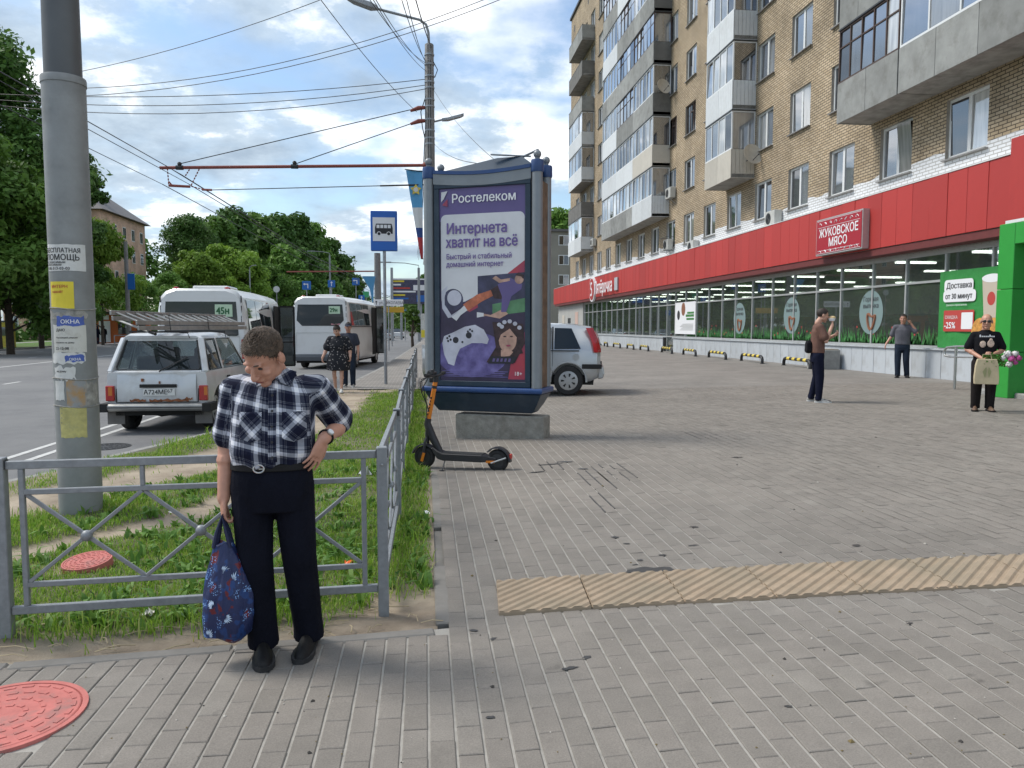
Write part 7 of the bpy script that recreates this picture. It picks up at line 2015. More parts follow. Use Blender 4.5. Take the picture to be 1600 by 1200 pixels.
MJ = dict(eyes=False, head=(.008, -.10, 1.447), pitch=R(44), yaw=R(-24), roll=R(5), neck=(.05, .015, 1.325),
          sr=(-.148, .01, 1.285), er=(-.198, .035, 1.03), wr=(-.208, -.02, .775), dr=(.02, -.05, -1), nr=(1, .35, 0), tr=-1, cr=((.5, 1.0, .9), .02, .35),
          sl=(.222, .02, 1.285), el=(.322, .165, 1.10), wl=(.258, -.055, 1.055), dl=(-.36, -.22, -.9), nl=(-.75, .55, .15), tl=1, cl=((.12, .25, .2), .22, .7),
          hr=(-.082, .0, .84), kr=(-.072, -.015, .47), ar=(-.055, .03, .10), hl=(.105, .01, .84), kl=(.125, .03, .47), al=(.15, .10, .10), **{'or': (.22, -1), 'ol': (-.05, -1)})
def weave(me):
    n = len(me.vertices); co = np.empty(n * 3, np.float32); me.vertices.foreach_get('co', co); co = co.reshape(-1, 3)
    w = np.zeros((n, 3), np.float32)
    arc = np.arctan2(co[:, 0] - .03, -(co[:, 1] - .02)) * .155
    w[:, 0] = np.where(np.abs(co[:, 0] - .03) < .14, .6 * arc + .4 * (co[:, 0] - .03) * 1.1, arc); w[:, 1] = co[:, 2] + .04 * np.sin(co[:, 0] * 6)
    for S, sg in (('r', -1), ('l', 1)):
        a = np.array(MJ['s' + S], np.float32); e_ = np.array(MJ['e' + S], np.float32); d = (e_ - a) / np.linalg.norm(e_ - a)
        q = co - a; t = q @ d; pr_ = q - np.outer(t, d); r = np.linalg.norm(pr_, axis=1)
        side = np.cross(d, (0, 1, 0)); side /= np.linalg.norm(side); up = np.cross(d, side)
        ang = np.arctan2(pr_ @ side, -(pr_ @ up))
        msk = ((co[:, 0] * sg > (.150 if S == 'r' else .205)) & (t > -.03)) | ((t > .10) & (r < .085) & (co[:, 0] * sg > (.125 if S == 'r' else .19)))
        w[msk, 0] = ang[msk] * .075 + .02; w[msk, 1] = t[msk] + .03
        # creases on the sleeve
    nn = np.zeros((n, 3))
    for i in range(n):
        x, y, z = co[i]
        k = mnoise.noise(V3((x * 7 + z * 3, y * 7, z * 5.5 - x * 4))) * .011 + mnoise.noise(V3((x * 16 + z * 9, y * 16, z * 11 + 3))) * .0045
        if z < 1.02: k += .006 * math.sin(math.atan2(x - .015, -y) * 11 + 3 * mnoise.noise(V3((x * 8, y * 8, 1)))) * (1.02 - z) / .09
        nn[i] = k
    nrm = np.empty(n * 3, np.float32); me.vertices.foreach_get('normal', nrm); nrm = nrm.reshape(-1, 3)
    me.vertices.foreach_set('co', (co + nrm * nn).astype(np.float32).ravel())
    at = me.attributes.new('weave', 'FLOAT_VECTOR', 'POINT'); at.data.foreach_set('vector', w.ravel())
M['plaid'] = plaid()
M['navy_trouser'] = cloth('dark_navy_trousers', (.0065, .0075, .014), bump=1.0)
M['hair_brown'] = mat('greying_brown_hair', (.082, .056, .038), .65, var=.6, vscale=60, bump=.5, bscale=120)
M['leather'] = mat('black_leather', (.010, .010, .011), .6, spec=.25, var=.2, vscale=20, bump=.2, bscale=80)
man, f, Mx = figure('man in a navy plaid shirt with bowed head and a hand on his hip', (-.74, 3.70, 0), 0, MJ, M['skin_tan'], M['plaid'], M['navy_trouser'], M['hair_brown'], voxel=.0065, shoe_m=M['leather'], sole_m=M['rubber'], post_shirt=weave,
    shirt_secs=[(.015, .0, .925, .165, .105), (.015, -.005, .945, .192, .128), (.018, -.012, 1.00, .196, .138), (.022, -.01, 1.10, .188, .134), (.03, .0, 1.20, .190, .132), (.033, .008, 1.27, .194, .120), (.035, .012, 1.315, .165, .100), (.04, .012, 1.345, .095, .075), (.042, .01, 1.365, .066, .062)],
    sleeve=.84, sleeve_r=(.072, .076, .076), trouser_r=(.100, .082, .071), pel=[(.012, .01, .72, .162, .118), (.012, .005, .80, .186, .124), (.014, .0, .88, .188, .126), (.015, .0, .938, .182, .120)], arm_r=(.050, .043, .029), hand_s=1.02, vol=1.05, head_s=1.07)
# placket and chest pockets laid on the shirt front, the check running askew on the pockets
from mathutils.bvhtree import BVHTree
sh = [c for c in man.children if c.name.startswith('shirt')][0]
bvh = BVHTree.FromPolygons([v.co.copy() for v in sh.data.vertices], [tuple(p.vertices) for p in sh.data.polygons])
def on_shirt(x, z, off):
    h_ = bvh.ray_cast(V3((x, -1, z)), V3((0, 1, 0)))
    return V3((x, (h_[0].y if h_[0] else -.13) - off, z))
def laid(name, x0, x1, z0, z1, nx_, nz_, off, wfun, point=0.0):
    b = MB(); vs = []
    for j in range(nz_ + 1):
        for i in range(nx_ + 1):
            x = x0 + (x1 - x0) * i / nx_; z = z0 + (z1 - z0) * j / nz_ - (point * (1 - abs(2 * i / nx_ - 1)) if j == 0 else 0)
            vs.append(on_shirt(x, z, off if 0 < i < nx_ and 0 < j < nz_ else off * .45))
    b.add(vs, [(j * (nx_ + 1) + i, j * (nx_ + 1) + i + 1, (j + 1) * (nx_ + 1) + i + 1, (j + 1) * (nx_ + 1) + i) for j in range(nz_) for i in range(nx_)])
    o = b.build(name, M['plaid'], man, smooth=60); at = o.data.attributes.new('weave', 'FLOAT_VECTOR', 'POINT')
    for v in o.data.vertices: at.data[v.index].vector = wfun(v.co)
    return o
pk = lambda c: ((c.x + c.z) * .72 + .03, (c.z - c.x) * .72, 0)
laid('pocket', -.105, -.002, 1.075, 1.195, 8, 9, .006, pk, .018); laid('pocket', .088, .190, 1.075, 1.195, 8, 9, .006, pk, .018)
laid('placket', .026, .062, .965, 1.30, 3, 22, .005, lambda c: (c.x * .9 + .033, c.z + .02, 0))
b = MB()
for z in (.99, 1.06, 1.13, 1.20, 1.27): q_ = on_shirt(.044, z, .007); b.lathe([(.006, 0), (.006, .003)], q_, 8, M=Matrix.Rotation(PI / 2, 3, 'X'))
b.build('button', M['ink'], man)
# collar, belt, buckle, watch
b = MB()
for sg in (-1, 1):
    q = [(.045, -.072, 1.345), (.045 + sg * .03, -.085, 1.325), (.045 + sg * .075, -.085, 1.305), (.045 + sg * .095, -.03, 1.37), (.045 + sg * .05, -.045, 1.385)]
    b.add(q + [(x, y - .008, z + .004) for x, y, z in q], [(0, 1, 2, 3, 4), (9, 8, 7, 6, 5)] + [(k, (k + 1) % 5, 5 + (k + 1) % 5, 5 + k) for k in range(5)])
cb = [V3((.042 + .078 * math.cos(a), .008 + .070 * math.sin(a), 1.345 + .03 * math.sin(a))) for a in np.linspace(-.5, PI + .5, 14)]
b.tube(cb, .014, 6)
def wv(me):
    n = len(me.vertices); at = me.attributes.new('weave', 'FLOAT_VECTOR', 'POINT')
    for v in me.vertices: at.data[v.index].vector = (v.co.x * 1.0 + v.co.z * .6, v.co.z - v.co.x * .6, 0)
o = b.build('collar', M['plaid'], man, smooth=50); wv(o.data)
b = MB(); rings = []
for z, g_ in ((.918, .0), (.922, .006), (.95, .006), (.954, .0)):
    rings.append([V3((.015 + (.184 + g_) * math.copysign(abs(math.cos(a)) ** .85, math.cos(a)), -.0 + (.125 + g_) * math.copysign(abs(math.sin(a)) ** .85, math.sin(a)), z)) for a in np.linspace(0, 2 * PI, 41)[:-1]])
b.loft(rings); b.build('belt', M['leather'], man, smooth=50)
b = MB(); b.tube([(-.02 + .024 * math.cos(a), -.138, .936 + .018 * math.sin(a)) for a in np.linspace(0, 2 * PI, 17)[:-1]], .0035, 6, closed=True); b.bar((-.02, -.139, .936), (.006, -.139, .936), .004); b.build('buckle', M['chrome'], man)
wl = V3(MJ['wl']); dl = (wl - V3(MJ['el'])).normalized(); xx, yy_ = frame_of(dl); wc = wl - dl * .035
b = MB(); b.tube([wc + (xx * math.cos(a) + yy_ * math.sin(a)) * .034 for a in np.linspace(0, 2 * PI, 21)[:-1]], .0055, 6, closed=True); b.build('watch_strap', M['leather'], man)
vd = V3((.15, -1, .25)); vd = (vd - dl * vd.dot(dl)).normalized(); b = MB(); b.lathe([(.018, 0), (.018, .008), (.0155, .010)], wc + vd * .032, 20, M=vd.to_track_quat('Z', 'Y').to_matrix()); w_ = b.build('watch_case', M['chrome'], man)
b = MB(); b.lathe([(.0145, .0101), (.0145, .0106)], wc + vd * .032, 20, M=vd.to_track_quat('Z', 'Y').to_matrix()); b.build('watch_dial', M['white_ink'], w_)

# the blue shopping bag in his hand
def bag_mat():
    m = bpy.data.materials.new('patterned_bag'); m.use_nodes = True
    ns = m.node_tree.nodes; ls = m.node_tree.links; b = ns['Principled BSDF']; b.inputs['Roughness'].default_value = .55
    t = N(ns, 'ShaderNodeTexCoord')
    def thr(scale, lo, hi, det=2.0, loc=(0, 0, 0)):
        mp = N(ns, 'ShaderNodeMapping', inp={'Location': loc}); ls.new(t.outputs['Object'], mp.inputs[0])
        n = N(ns, 'ShaderNodeTexNoise', inp={'Scale': scale, 'Detail': det}); ls.new(mp.outputs[0], n.inputs['Vector']); mr = N(ns, 'ShaderNodeMapRange', inp={1: lo, 2: hi}); ls.new(n.outputs['Fac'], mr.inputs[0]); return mr.outputs[0]
    m1 = N(ns, 'ShaderNodeMixRGB', inp={1: (.012, .022, .085, 1), 2: (.012, .045, .17, 1)}); ls.new(thr(18, .54, .58), m1.inputs[0])
    m2 = N(ns, 'ShaderNodeMixRGB', inp={2: (.13, .012, .018, 1)}); ls.new(thr(16, .60, .63, loc=(3, 1, 2)), m2.inputs[0]); ls.new(m1.outputs[0], m2.inputs[1])
    v = N(ns, 'ShaderNodeTexVoronoi', inp={'Scale': 110.}); ls.new(t.outputs['Object'], v.inputs['Vector']); lt = N(ns, 'ShaderNodeMath', operation='LESS_THAN', inp={1: .36}); ls.new(v.outputs['Distance'], lt.inputs[0])
    mm = N(ns, 'ShaderNodeMath', operation='MULTIPLY'); ls.new(lt.outputs[0], mm.inputs[0]); ls.new(thr(15, .55, .58, loc=(7, 4, 1)), mm.inputs[1])
    m3 = N(ns, 'ShaderNodeMixRGB', inp={2: (.20, .36, .66, 1)}); ls.new(mm.outputs[0], m3.inputs[0]); ls.new(m2.outputs[0], m3.inputs[1])
    ls.new(m3.outputs[0], b.inputs['Base Color'])
    n = N(ns, 'ShaderNodeTexNoise', inp={'Scale': 14., 'Detail': 3.0}); mp = N(ns, 'ShaderNodeMapping', inp={'Scale': (1.5, 1.5, .4)}); ls.new(t.outputs['Object'], mp.inputs[0]); ls.new(mp.outputs[0], n.inputs['Vector'])
    bp = N(ns, 'ShaderNodeBump', inp={'Strength': .6, 'Distance': .03}); ls.new(n.outputs['Fac'], bp.inputs['Height']); ls.new(bp.outputs[0], b.inputs['Normal'])
    return m
hb_ = V3((-.74, 3.70, 0)) + V3((-.205, -.06, .685))
bag = empty('shopping_bag', (hb_.x, hb_.y, .10), 0, 'blue shopping bag with red and white leaf print hanging from his right hand', 'bag'); bag.scale = (.87, .9, 1)
bm_ = bag_mat()
b = MB(); secs = []
for z, cx, rx, ry in ((.0, .0, .055, .045), (.01, -.005, .085, .06), (.05, .005, .125, .085), (.14, .015, .134, .095), (.24, .02, .125, .092), (.33, .02, .105, .078), (.40, .012, .078, .055), (.455, .005, .055, .038), (.475, .0, .05, .03)):
    ring = []
    for k in range(48):
        a = 2 * PI * k / 48
        fold = 1 + .05 * math.sin(a * 5 + z * 9) + .05 * math.sin(a * 9 - z * 14) * min(1, z / .3) + .03 * mnoise.noise(V3((math.cos(a) * 3, math.sin(a) * 3, z * 9)))
        ring.append(V3((cx + rx * fold * math.cos(a), ry * fold * math.sin(a), z + (.05 * (1 - math.cos(a)) * .5 if z < .02 else 0) + .012 * math.sin(a * 4) * (z > .45))))
    secs.append(ring)
b.loft(secs); b.build('pouch', bm_, bag, smooth=60)
b = MB()
for x0, x1, y in ((-.045, .04, -.02), (-.035, .045, .02)):
    b.tube([(x0, y, .46), (x0 * .6, y, .53), (-.0, y * .4, .605), (x1 * .6, y, .53), (x1, y, .46)], .011, 7)
b.build('handle', mat('bag_handle', (.015, .02, .06), .7), bag, smooth=50)
lf = MB(); r_ = random.Random(4)
for cx, cz, a0 in ((.0, .36, .3), (.03, .27, 2.0), (-.07, .06, 1.0), (.02, .16, -.5), (.06, .31, 1.2), (-.03, .2, 2.6)):
    for k in range(7):
        a = a0 + (k - 3) * .24; L = .05 - .006 * abs(k - 3)
        px_, pz = cx + .012 * math.cos(a), cz + .012 * math.sin(a); qx, qz = cx + L * math.cos(a), cz + L * math.sin(a)
        def sy(x, z): 
            t = min(max((z - .05) / .4, 0), 1); rx = .136 - .07 * max(0, (z - .14) / .33); ry = .1 - .055 * max(0, (z - .14) / .33)
            return -ry * 1.06 * math.sqrt(max(.05, 1 - ((x - .015) / rx) ** 2)) - .004
        n_ = V3((-(qz - pz), 0, qx - px_)).normalized() * .0035
        mx_, mz = (px_ + qx) / 2, (pz + qz) / 2
        lf.add([(px_, sy(px_, pz), pz), (mx_ + n_.x, sy(mx_, mz), mz + n_.z), (qx, sy(qx, qz), qz), (mx_ - n_.x, sy(mx_, mz), mz - n_.z)], [(0, 1, 2, 3)])
lf.build('leaf_print', mat('pale_leaf_print', (.50, .62, .78), .6), bag)

# ---- the others -------------------------------------------------------------------
M['tee_brown'] = cloth('brown_tee', (.17, .095, .075)); M['jogger'] = cloth('navy_joggers', (.010, .012, .028)); M['tee_grey'] = cloth('grey_tee', (.13, .13, .15)); M['tee_slate'] = cloth('slate_tee', (.05, .055, .075)); M['jeans'] = cloth('dark_jeans', (.025, .035, .055)); M['tee_black'] = cloth('black_tee', (.012, .012, .015)); M['trouser_black'] = cloth('black_trousers', (.02, .017, .017))
M['hair_dark'] = mat('dark_hair', (.035, .025, .02), .7, var=.4, vscale=60); M['sneaker'] = mat('grey_sneaker', (.50, .47, .43), .7, var=.5, vscale=18, col2=(.04, .04, .045)); M['sole_w'] = mat('white_sole', (.62, .62, .60), .7); M['brown_shoe'] = mat('brown_shoe', (.14, .08, .05), .6)
TS = lambda s=1.0, dx=0, dy=0, w=1.0: [(dx * 0, dy * 0, .90 * s, .145 * w, .100), (0, 0, .915 * s, .178 * w, .122), (dx * .3, dy * .3, 1.02 * s, .175 * w, .118), (dx * .6, dy * .6, 1.18 * s, .182 * w, .120), (dx * .8, dy * .8, 1.30 * s, .192 * w, .115), (dx, dy, 1.39 * s, .165 * w, .090), (dx, dy, 1.435 * s, .10 * w, .065), (dx, dy, 1.46 * s, .055, .052)]
def base(s=1.0, **kw):
    J = dict(head=(0, -.035, 1.60 * s), neck=(0, .01, 1.46 * s), sr=(-.175, 0, 1.375 * s), sl=(.175, 0, 1.375 * s), er=(-.24, .03, 1.10 * s), el=(.24, .03, 1.10 * s), wr=(-.25, -.05, .86 * s), wl=(.25, -.05, .86 * s), dr=(0, -.1, -1), dl=(0, -.1, -1), nr=(1, .2, 0), nl=(-1, .2, 0), tr=-1, tl=1,
             hr=(-.09, 0, .87 * s), hl=(.09, 0, .87 * s), kr=(-.10, -.02, .47 * s), kl=(.10, -.02, .47 * s), ar=(-.10, .02, .10), al=(.10, .02, .10), **{'or': (-.15, -1), 'ol': (.15, -1)})
    J.update(kw); return J
PEL = lambda s=1.0: [(0, .01, .74 * s, .155, .115), (0, .005, .83 * s, .178, .122), (0, 0, .93 * s, .165, .112)]
# eating man
J = base(1.0, head=(0, -.07, 1.60), pitch=R(14), yaw=R(8), er=(-.235, -.10, 1.13), wr=(-.07, -.23, 1.43), dr=(.35, -.1, .8), nr=(.2, .9, .2), cr=((.5, .6, .4), .05, .5), el=(.22, -.12, 1.12), wl=(.08, -.31, 1.24), dl=(-.6, -.4, .5), nl=(-.3, .9, .1), cl=((.5, .7, .5), .05, .5), ar=(-.13, -.02, .10), kr=(-.11, -.03, .48), al=(.11, .07, .10))
p_, f, Mx = figure('man in a brown T shirt eating a pastry in front of the shop', (7.19, 13.47, gz(7.19) + .0), R(72), J, M['skin'], M['tee_brown'], M['jogger'], M['hair_dark'], shoe_m=M['sneaker'], sole_m=M['sole_w'], shirt_secs=TS(), pel=PEL(), sleeve=.72, sleeve_r=(.074, .078, .080), trouser_r=(.098, .080, .058))
R72 = Matrix.Rotation(R(72), 3, 'Z')
def at_p(o, p): return V3(o.location) + Matrix.Rotation(o.rotation_euler.z, 3, 'Z') @ V3(p)
bun = empty('pastry', at_p(p_, (-.01, -.235, 1.555)), R(72), 'pale pastry held to the mouth of the man in the brown T shirt', 'food')
b = MB(); b.ball((0, 0, 0), (.075, .06, .035), 14); b.ball((.055, -.02, .0), (.04, .045, .03), 10); b.build('bun', mat('pastry_dough', (.68, .50, .26), .7, var=.2, vscale=20), bun, smooth=60)
b = MB(); b.lathe([(.045, -.05), (.06, -.005), (.058, .0)], (-.03, .01, -.01), 10); b.build('napkin', M['white_ink'], bun, smooth=30)
bk = empty('shoulder_bag', at_p(p_, (.02, .19, 1.04)), R(72), 'small black bag on the back of the man in the brown T shirt', 'bag')
b = MB(); b.loft([[V3((x * w_, y * d_ - .03, z)) for x, y in ((-1, -1), (1, -1), (1, 1), (-1, 1))] for z, w_, d_ in ((-.14, .09, .03), (-.10, .12, .05), (.05, .11, .045), (.10, .08, .03))]); b.build('pouch', M['tee_black'], bk, bev=.02, seg=2)
b = MB(); b.tube([(.05, -.07, .08), (.10, -.13, .25), (.12, -.20, .38), (.08, -.30, .30), (.0, -.335, .12)], .014, 6); b.build('strap', M['tee_black'], bk)
# man on the phone
J = base(.97, head=(.0, -.05, 1.555), pitch=R(4), yaw=R(-10), er=(-.27, .05, 1.08), wr=(-.385, -.06, .90), dr=(-.3, -.3, -.8), el=(.335, -.07, 1.20), wl=(.185, -.075, 1.43), dl=(-.35, .0, .95), nl=(-.8, .4, .1), cl=((.6, .8, .5), .04, .5), al=(.13, .05, .1), ar=(-.09, -.02, .1))
p_, f, Mx = figure('man in a grey T shirt and jeans talking on a phone beside the shop window', (12.57, 19.12, gz(12.57)), R(-32), J, M['skin_tan'], M['tee_grey'], M['jeans'], M['hair_dark'], shoe_m=M['leather'], sole_m=M['rubber'], shirt_secs=TS(.97, w=1.05), pel=PEL(.97), sleeve=.75, sleeve_r=(.074, .078, .078), trouser_r=(.098, .080, .066))
ph = empty('phone', at_p(p_, (.115, -.055, 1.54)), R(-32), 'dark phone held to the ear of the man in the grey T shirt', 'phone')
b = MB(); b.box((0, 0, 0), (.012, .07, .14), (0, .1, 0)); b.build('body', M['black'], ph, bev=.005); b = MB(); b.box((.0075, 0, 0), (.002, .062, .13), (0, .1, 0)); b.build('screen', M['pane_dark'], ph)
# man with sunglasses
J = base(.90, head=(0, -.05, 1.455), pitch=R(6), yaw=R(-6), neck=(0, .01, 1.32), sr=(-.16, 0, 1.235), sl=(.16, 0, 1.235), er=(-.25, .02, 1.00), wr=(-.06, -.22, .86), dr=(.8, -.3, -.15), nr=(.0, .6, -.6), cr=((.6, .8, .6), .04, .5), el=(.255, .02, .99), wl=(.08, -.23, .93), dl=(-.6, -.4, .1), nl=(-.1, .8, -.3), cl=((.6, .8, .6), .04, .5))
M['hair_grey'] = mat('grey_stubble', (.22, .19, .17), .8)
p_, f, Mx = figure('bald man in a black T shirt and sunglasses holding a bouquet and a paper bag', (9.02, 11.54, gz(9.02)), R(-30), J, M['skin_tan'], M['tee_black'], M['trouser_black'], M['hair_grey'], shoe_m=M['brown_shoe'], sole_m=M['leather'], shirt_secs=TS(.905, w=.92), pel=PEL(.9), sleeve=.8, sleeve_r=(.060, .066, .068), trouser_r=(.098, .082, .068), bald=True, s=.98)
b = MB(); fr_ = f
for q in (-1, 1): b.ball(f((q * .033, -.096, .010)), (.029, .010, .019), 12, M=Mx)
b.tube([f((-.075, -.02, .012)), f((-.066, -.085, .014)), f((0, -.105, .016)), f((.066, -.085, .014)), f((.075, -.02, .012))], .004, 6); b.build('sunglasses', M['black'], p_, smooth=50)
b = MB()
for k in range(8): b.bb((-.10 + .027 * k, -.130, 1.205), (-.083 + .027 * k, -.127, 1.225 + .018 * (k in (0, 5))))
b.build('shirt_print', M['white_ink'], p_)
b = MB(); b.ball((-.05, -.122, 1.09), (.045, .008, .055), 10); b.ball((.06, -.122, 1.10), (.05, .008, .06), 10); b.ball((.06, -.125, 1.16), (.025, .008, .025), 8); b.build('shirt_print', mat('pale_print', (.55, .42, .34), .8, var=.4, vscale=30), p_)
pb = empty('paper_bag', at_p(p_, (-.01, -.31, .46)), R(-30), 'beige paper carrier bag with a leaf print held by the bald man', 'bag')
b = MB(); b.loft([[V3((x * w_, y * .06, z)) for x, y in ((-1, -1), (1, -1), (1, 1), (-1, 1))] for z, w_ in ((0, .165), (.1, .17), (.3, .155), (.40, .13))]); b.build('sack', mat('kraft_paper', (.50, .42, .27), .85, var=.1, bump=.3, bscale=14, bdist=.02), pb, bev=.006)
b = MB(); b.tube([(-.07, -.03, .40), (-.06, -.01, .47), (.05, 0, .47), (.06, -.03, .40)], .006, 6); b.build('handle', mat('kraft_handle', (.36, .30, .19), .9), pb)
b = MB()
for k in range(7): b.add([(-.03 + .01 * k, -.0615, .10), (-.06 + .02 * k, -.063, .2), (-.02 + .008 * k, -.0615, .27 + .01 * (k % 3))], [(0, 1, 2)])
b.build('leaf_print', mat('kraft_leaf', (.30, .30, .15), .9), pb)
bq = empty('bouquet', at_p(p_, (.16, -.30, .88)), R(-30), 'bouquet of white and pink peonies held by the bald man', 'flowers')
b = MB(); r_ = random.Random(9)
for k in range(16): 
    a = V3((-.22 + r_.uniform(-.02, .02), .02, r_.uniform(.02, .06))); c = V3((r_.uniform(-.02, .12), r_.uniform(-.06, .05), r_.uniform(-.09, .06))); b.tube([a, c], .005, 5)
for k in range(60):
    c = V3((r_.uniform(-.22, .10), r_.uniform(-.06, .05), r_.uniform(-.12, .06))); d = V3((r_.uniform(-1, 1), r_.uniform(-1, .3), r_.uniform(-1, .4))).normalized() * .06; n_ = d.cross(V3((.3, 1, .2))).normalized() * .016
    b.add([c, c + d * .5 + n_, c + d, c + d * .5 - n_], [(0, 1, 2, 3)])
b.build('stem', M['weed'], bq)
for (x, y, z, r0, mt) in ((.10, -.05, .06, .075, 'W'), (.20, -.03, .07, .07, 'W'), (.15, -.07, -.01, .075, 'P'), (.25, -.04, .0, .06, 'P'), (.12, -.06, -.10, .065, 'W'), (.05, -.05, .0, .05, 'W'), (.21, -.05, -.07, .05, 'P')):
    b = MB(); rr_ = random.Random(int(x * 1000))
    for k in range(36):
        d = V3((rr_.gauss(0, 1), rr_.gauss(0, 1), rr_.gauss(0, 1))).normalized(); t = d.cross(V3((.1, .3, 1))).normalized(); u = d.cross(t); q = r0 * rr_.uniform(.6, 1.0)
        c = V3((x, y, z)) + d * q * .75
        b.add([c - t * q * .35, c + u * q * .35 + d * q * .15, c + t * q * .35, c - u * q * .35 + d * q * .12], [(0, 1, 2, 3)])
    b.ball((x, y, z), r0 * .6, 8); b.build('flower', mat('peony_white', (.72, .70, .68), .8) if mt == 'W' else mat('peony_pink', (.55, .10, .32), .8), bq, smooth=30)
# woman in the floral dress and the man behind her
def floral():
    m = mat('floral_dress', (.010, .011, .016), .85); ns = m.node_tree.nodes; ls = m.node_tree.links
    t = N(ns, 'ShaderNodeTexCoord'); v = N(ns, 'ShaderNodeTexVoronoi', inp={'Scale': 17.}); ls.new(t.outputs['Object'], v.inputs['Vector'])
    nz = N(ns, 'ShaderNodeTexNoise', inp={'Scale': 60.}); ls.new(t.outputs['Object'], nz.inputs['Vector'])
    ma = N(ns, 'ShaderNodeMath', operation='MULTIPLY_ADD', inp={1: .35}); ls.new(nz.outputs['Fac'], ma.inputs[0]); ls.new(v.outputs['Distance'], ma.inputs[2])
    lt = N(ns, 'ShaderNodeMath', operation='LESS_THAN', inp={1: .40}); ls.new(ma.outputs[0], lt.inputs[0])
    mx = N(ns, 'ShaderNodeMixRGB', inp={1: (.010, .011, .016, 1), 2: (.36, .33, .32, 1)}); ls.new(lt.outputs[0], mx.inputs[0]); ls.new(mx.outputs[0], ns['Principled BSDF'].inputs['Base Color']); return m
J = base(.93, head=(-.015, -.085, 1.495), pitch=R(24), yaw=R(-12), sr=(-.19, 0, 1.28), sl=(.19, 0, 1.28), er=(-.285, .02, 1.04), wr=(-.37, -.10, .83), el=(.27, .03, 1.03), wl=(.31, -.13, .86), kr=(-.10, -.05, .45), ar=(-.10, .10, .10), kl=(.085, -.09, .46), al=(.09, -.16, .10), cl=((.6, .8, .6), .04, .5), cr=((.5, .7, .5), .04, .5))
p_, f, Mx = figure('woman in a black floral dress with a pink bow walking past the minibus', (-2.12, 19.1, .0), R(-4), J, M['skin'], floral(), None, M['hair_dark'], voxel=.011, shoe_m=M['sole_w'], sole_m=M['sole_w'], bare_legs=True, hair_style='long', arm_r=(.056, .047, .030),
    shirt_secs=[(0, 0, .52, .19, .15), (0, 0, .54, .285, .20), (0, .0, .72, .285, .195), (0, .01, .86, .26, .18), (0, 0, 1.0, .205, .15), (0, -.01, 1.12, .22, .165), (0, 0, 1.25, .215, .14), (0, .0, 1.33, .16, .10), (0, .0, 1.37, .08, .07)], sleeve=.78, sleeve_r=(.088, .1, .112))
b = MB(); b.ball(f((0, .03, .135)), (.042, .042, .038), 10); b.build('hair_bun', M['hair_dark'], p_, smooth=60)
b = MB()
for q in (-1, 1): b.add([f((0, .0, .165)), f((q * .11, .0, .19)), f((q * .12, .0, .16)), f((q * .10, .0, .145))], [(0, 1, 2, 3)])
b.build('hair_bow', mat('pink_bow', (.62, .30, .36), .7), p_)
J = base(.98, head=(0, -.04, 1.575), pitch=R(8))
p_, f, Mx = figure('man in a grey T shirt and dark cap behind the woman in the dress', (-2.02, 20.6, .0), R(0), J, M['skin_tan'], M['tee_slate'], M['jeans'], M['hair_dark'], voxel=.012, shoe_m=M['sneaker'], sole_m=M['sole_w'], shirt_secs=TS(.98), pel=PEL(.98), sleeve_r=(.072, .076, .078), trouser_r=(.095, .08, .066))
b = MB(); b.ball(f((0, .012, .055)), (.084, .104, .070), 14, M=Mx); b.loft([[f((x, y, z)) for x, y, z in ((-w_, y_, zz), (w_, y_, zz), (w_, y_, zz + .008), (-w_, y_, zz + .008))] for y_, w_, zz in ((-.07, .07, .055), (-.12, .062, .048), (-.155, .035, .04))]); b.build('cap', mat('dark_cap', (.03, .035, .06), .85), p_, smooth=45)

# ================================================================== TREES
def leaf_cloud(name, centers, radii, n_per, size, m, seed, up=.5):
    """thousands of leaf sprays on the outer part of many clumps"""
    r = np.random.default_rng(seed); C = np.repeat(np.array(centers), n_per, 0); Rd = np.repeat(np.array(radii), n_per, 0); n = len(C)
    d = r.normal(0, 1, (n, 3)); d /= np.linalg.norm(d, axis=1)[:, None]
    P = C + d * Rd * (r.random(n) ** .4)[:, None]
    nr = d * .7 + r.normal(0, .55, (n, 3)) + np.array([0, 0, up]); nr /= np.linalg.norm(nr, axis=1)[:, None]
    t = np.cross(nr, r.normal(0, 1, (n, 3))); t /= np.linalg.norm(t, axis=1)[:, None]; u = np.cross(nr, t)
    L = (size * r.uniform(.55, 1.35, n))[:, None]; W = L * r.uniform(.35, .6, n)[:, None]
    V = np.stack([P - t * L, P + u * W, P + t * L - nr * L * .25, P - u * W], 1).reshape(-1, 3)
    me = bpy.data.meshes.new(name); me.vertices.add(len(V)); me.vertices.foreach_set('co', V.astype(np.float32).ravel())
    me.loops.add(4 * n); me.loops.foreach_set('vertex_index', np.arange(4 * n, dtype=np.int32)); me.polygons.add(n); me.polygons.foreach_set('loop_start', np.arange(n, dtype=np.int32) * 4); me.update(calc_edges=True)
    # colour differs by clump and by leaf
    rc = np.repeat(r.random(len(centers)), n_per)
    at = me.attributes.new('rnd', 'FLOAT', 'FACE'); at.data.foreach_set('value', np.clip(.55 * rc + .45 * r.random(n), 0, 1).astype(np.float32))
    me.materials.append(m); return me
M['leaf_dark'] = leaf_mat('dark_leaf', [(0.043, 0.105, 0.022), (0.079, 0.162, 0.032), (0.129, 0.223, 0.051)], .25, objrnd=.25)
M['leaf_mid'] = leaf_mat('green_leaf', [(0.069, 0.149, 0.024), (0.114, 0.223, 0.038), (0.172, 0.29, 0.061)], .3, objrnd=.2)
M['leaf_light'] = leaf_mat('light_leaf', [(0.108, 0.204, 0.024), (0.178, 0.3, 0.038), (0.254, 0.384, 0.06)], .35, objrnd=.15)
M['bark'] = mat('bark', (.07, .055, .042), .95, var=.3, vscale=8, bump=.8, bscale=30, bdist=.03)
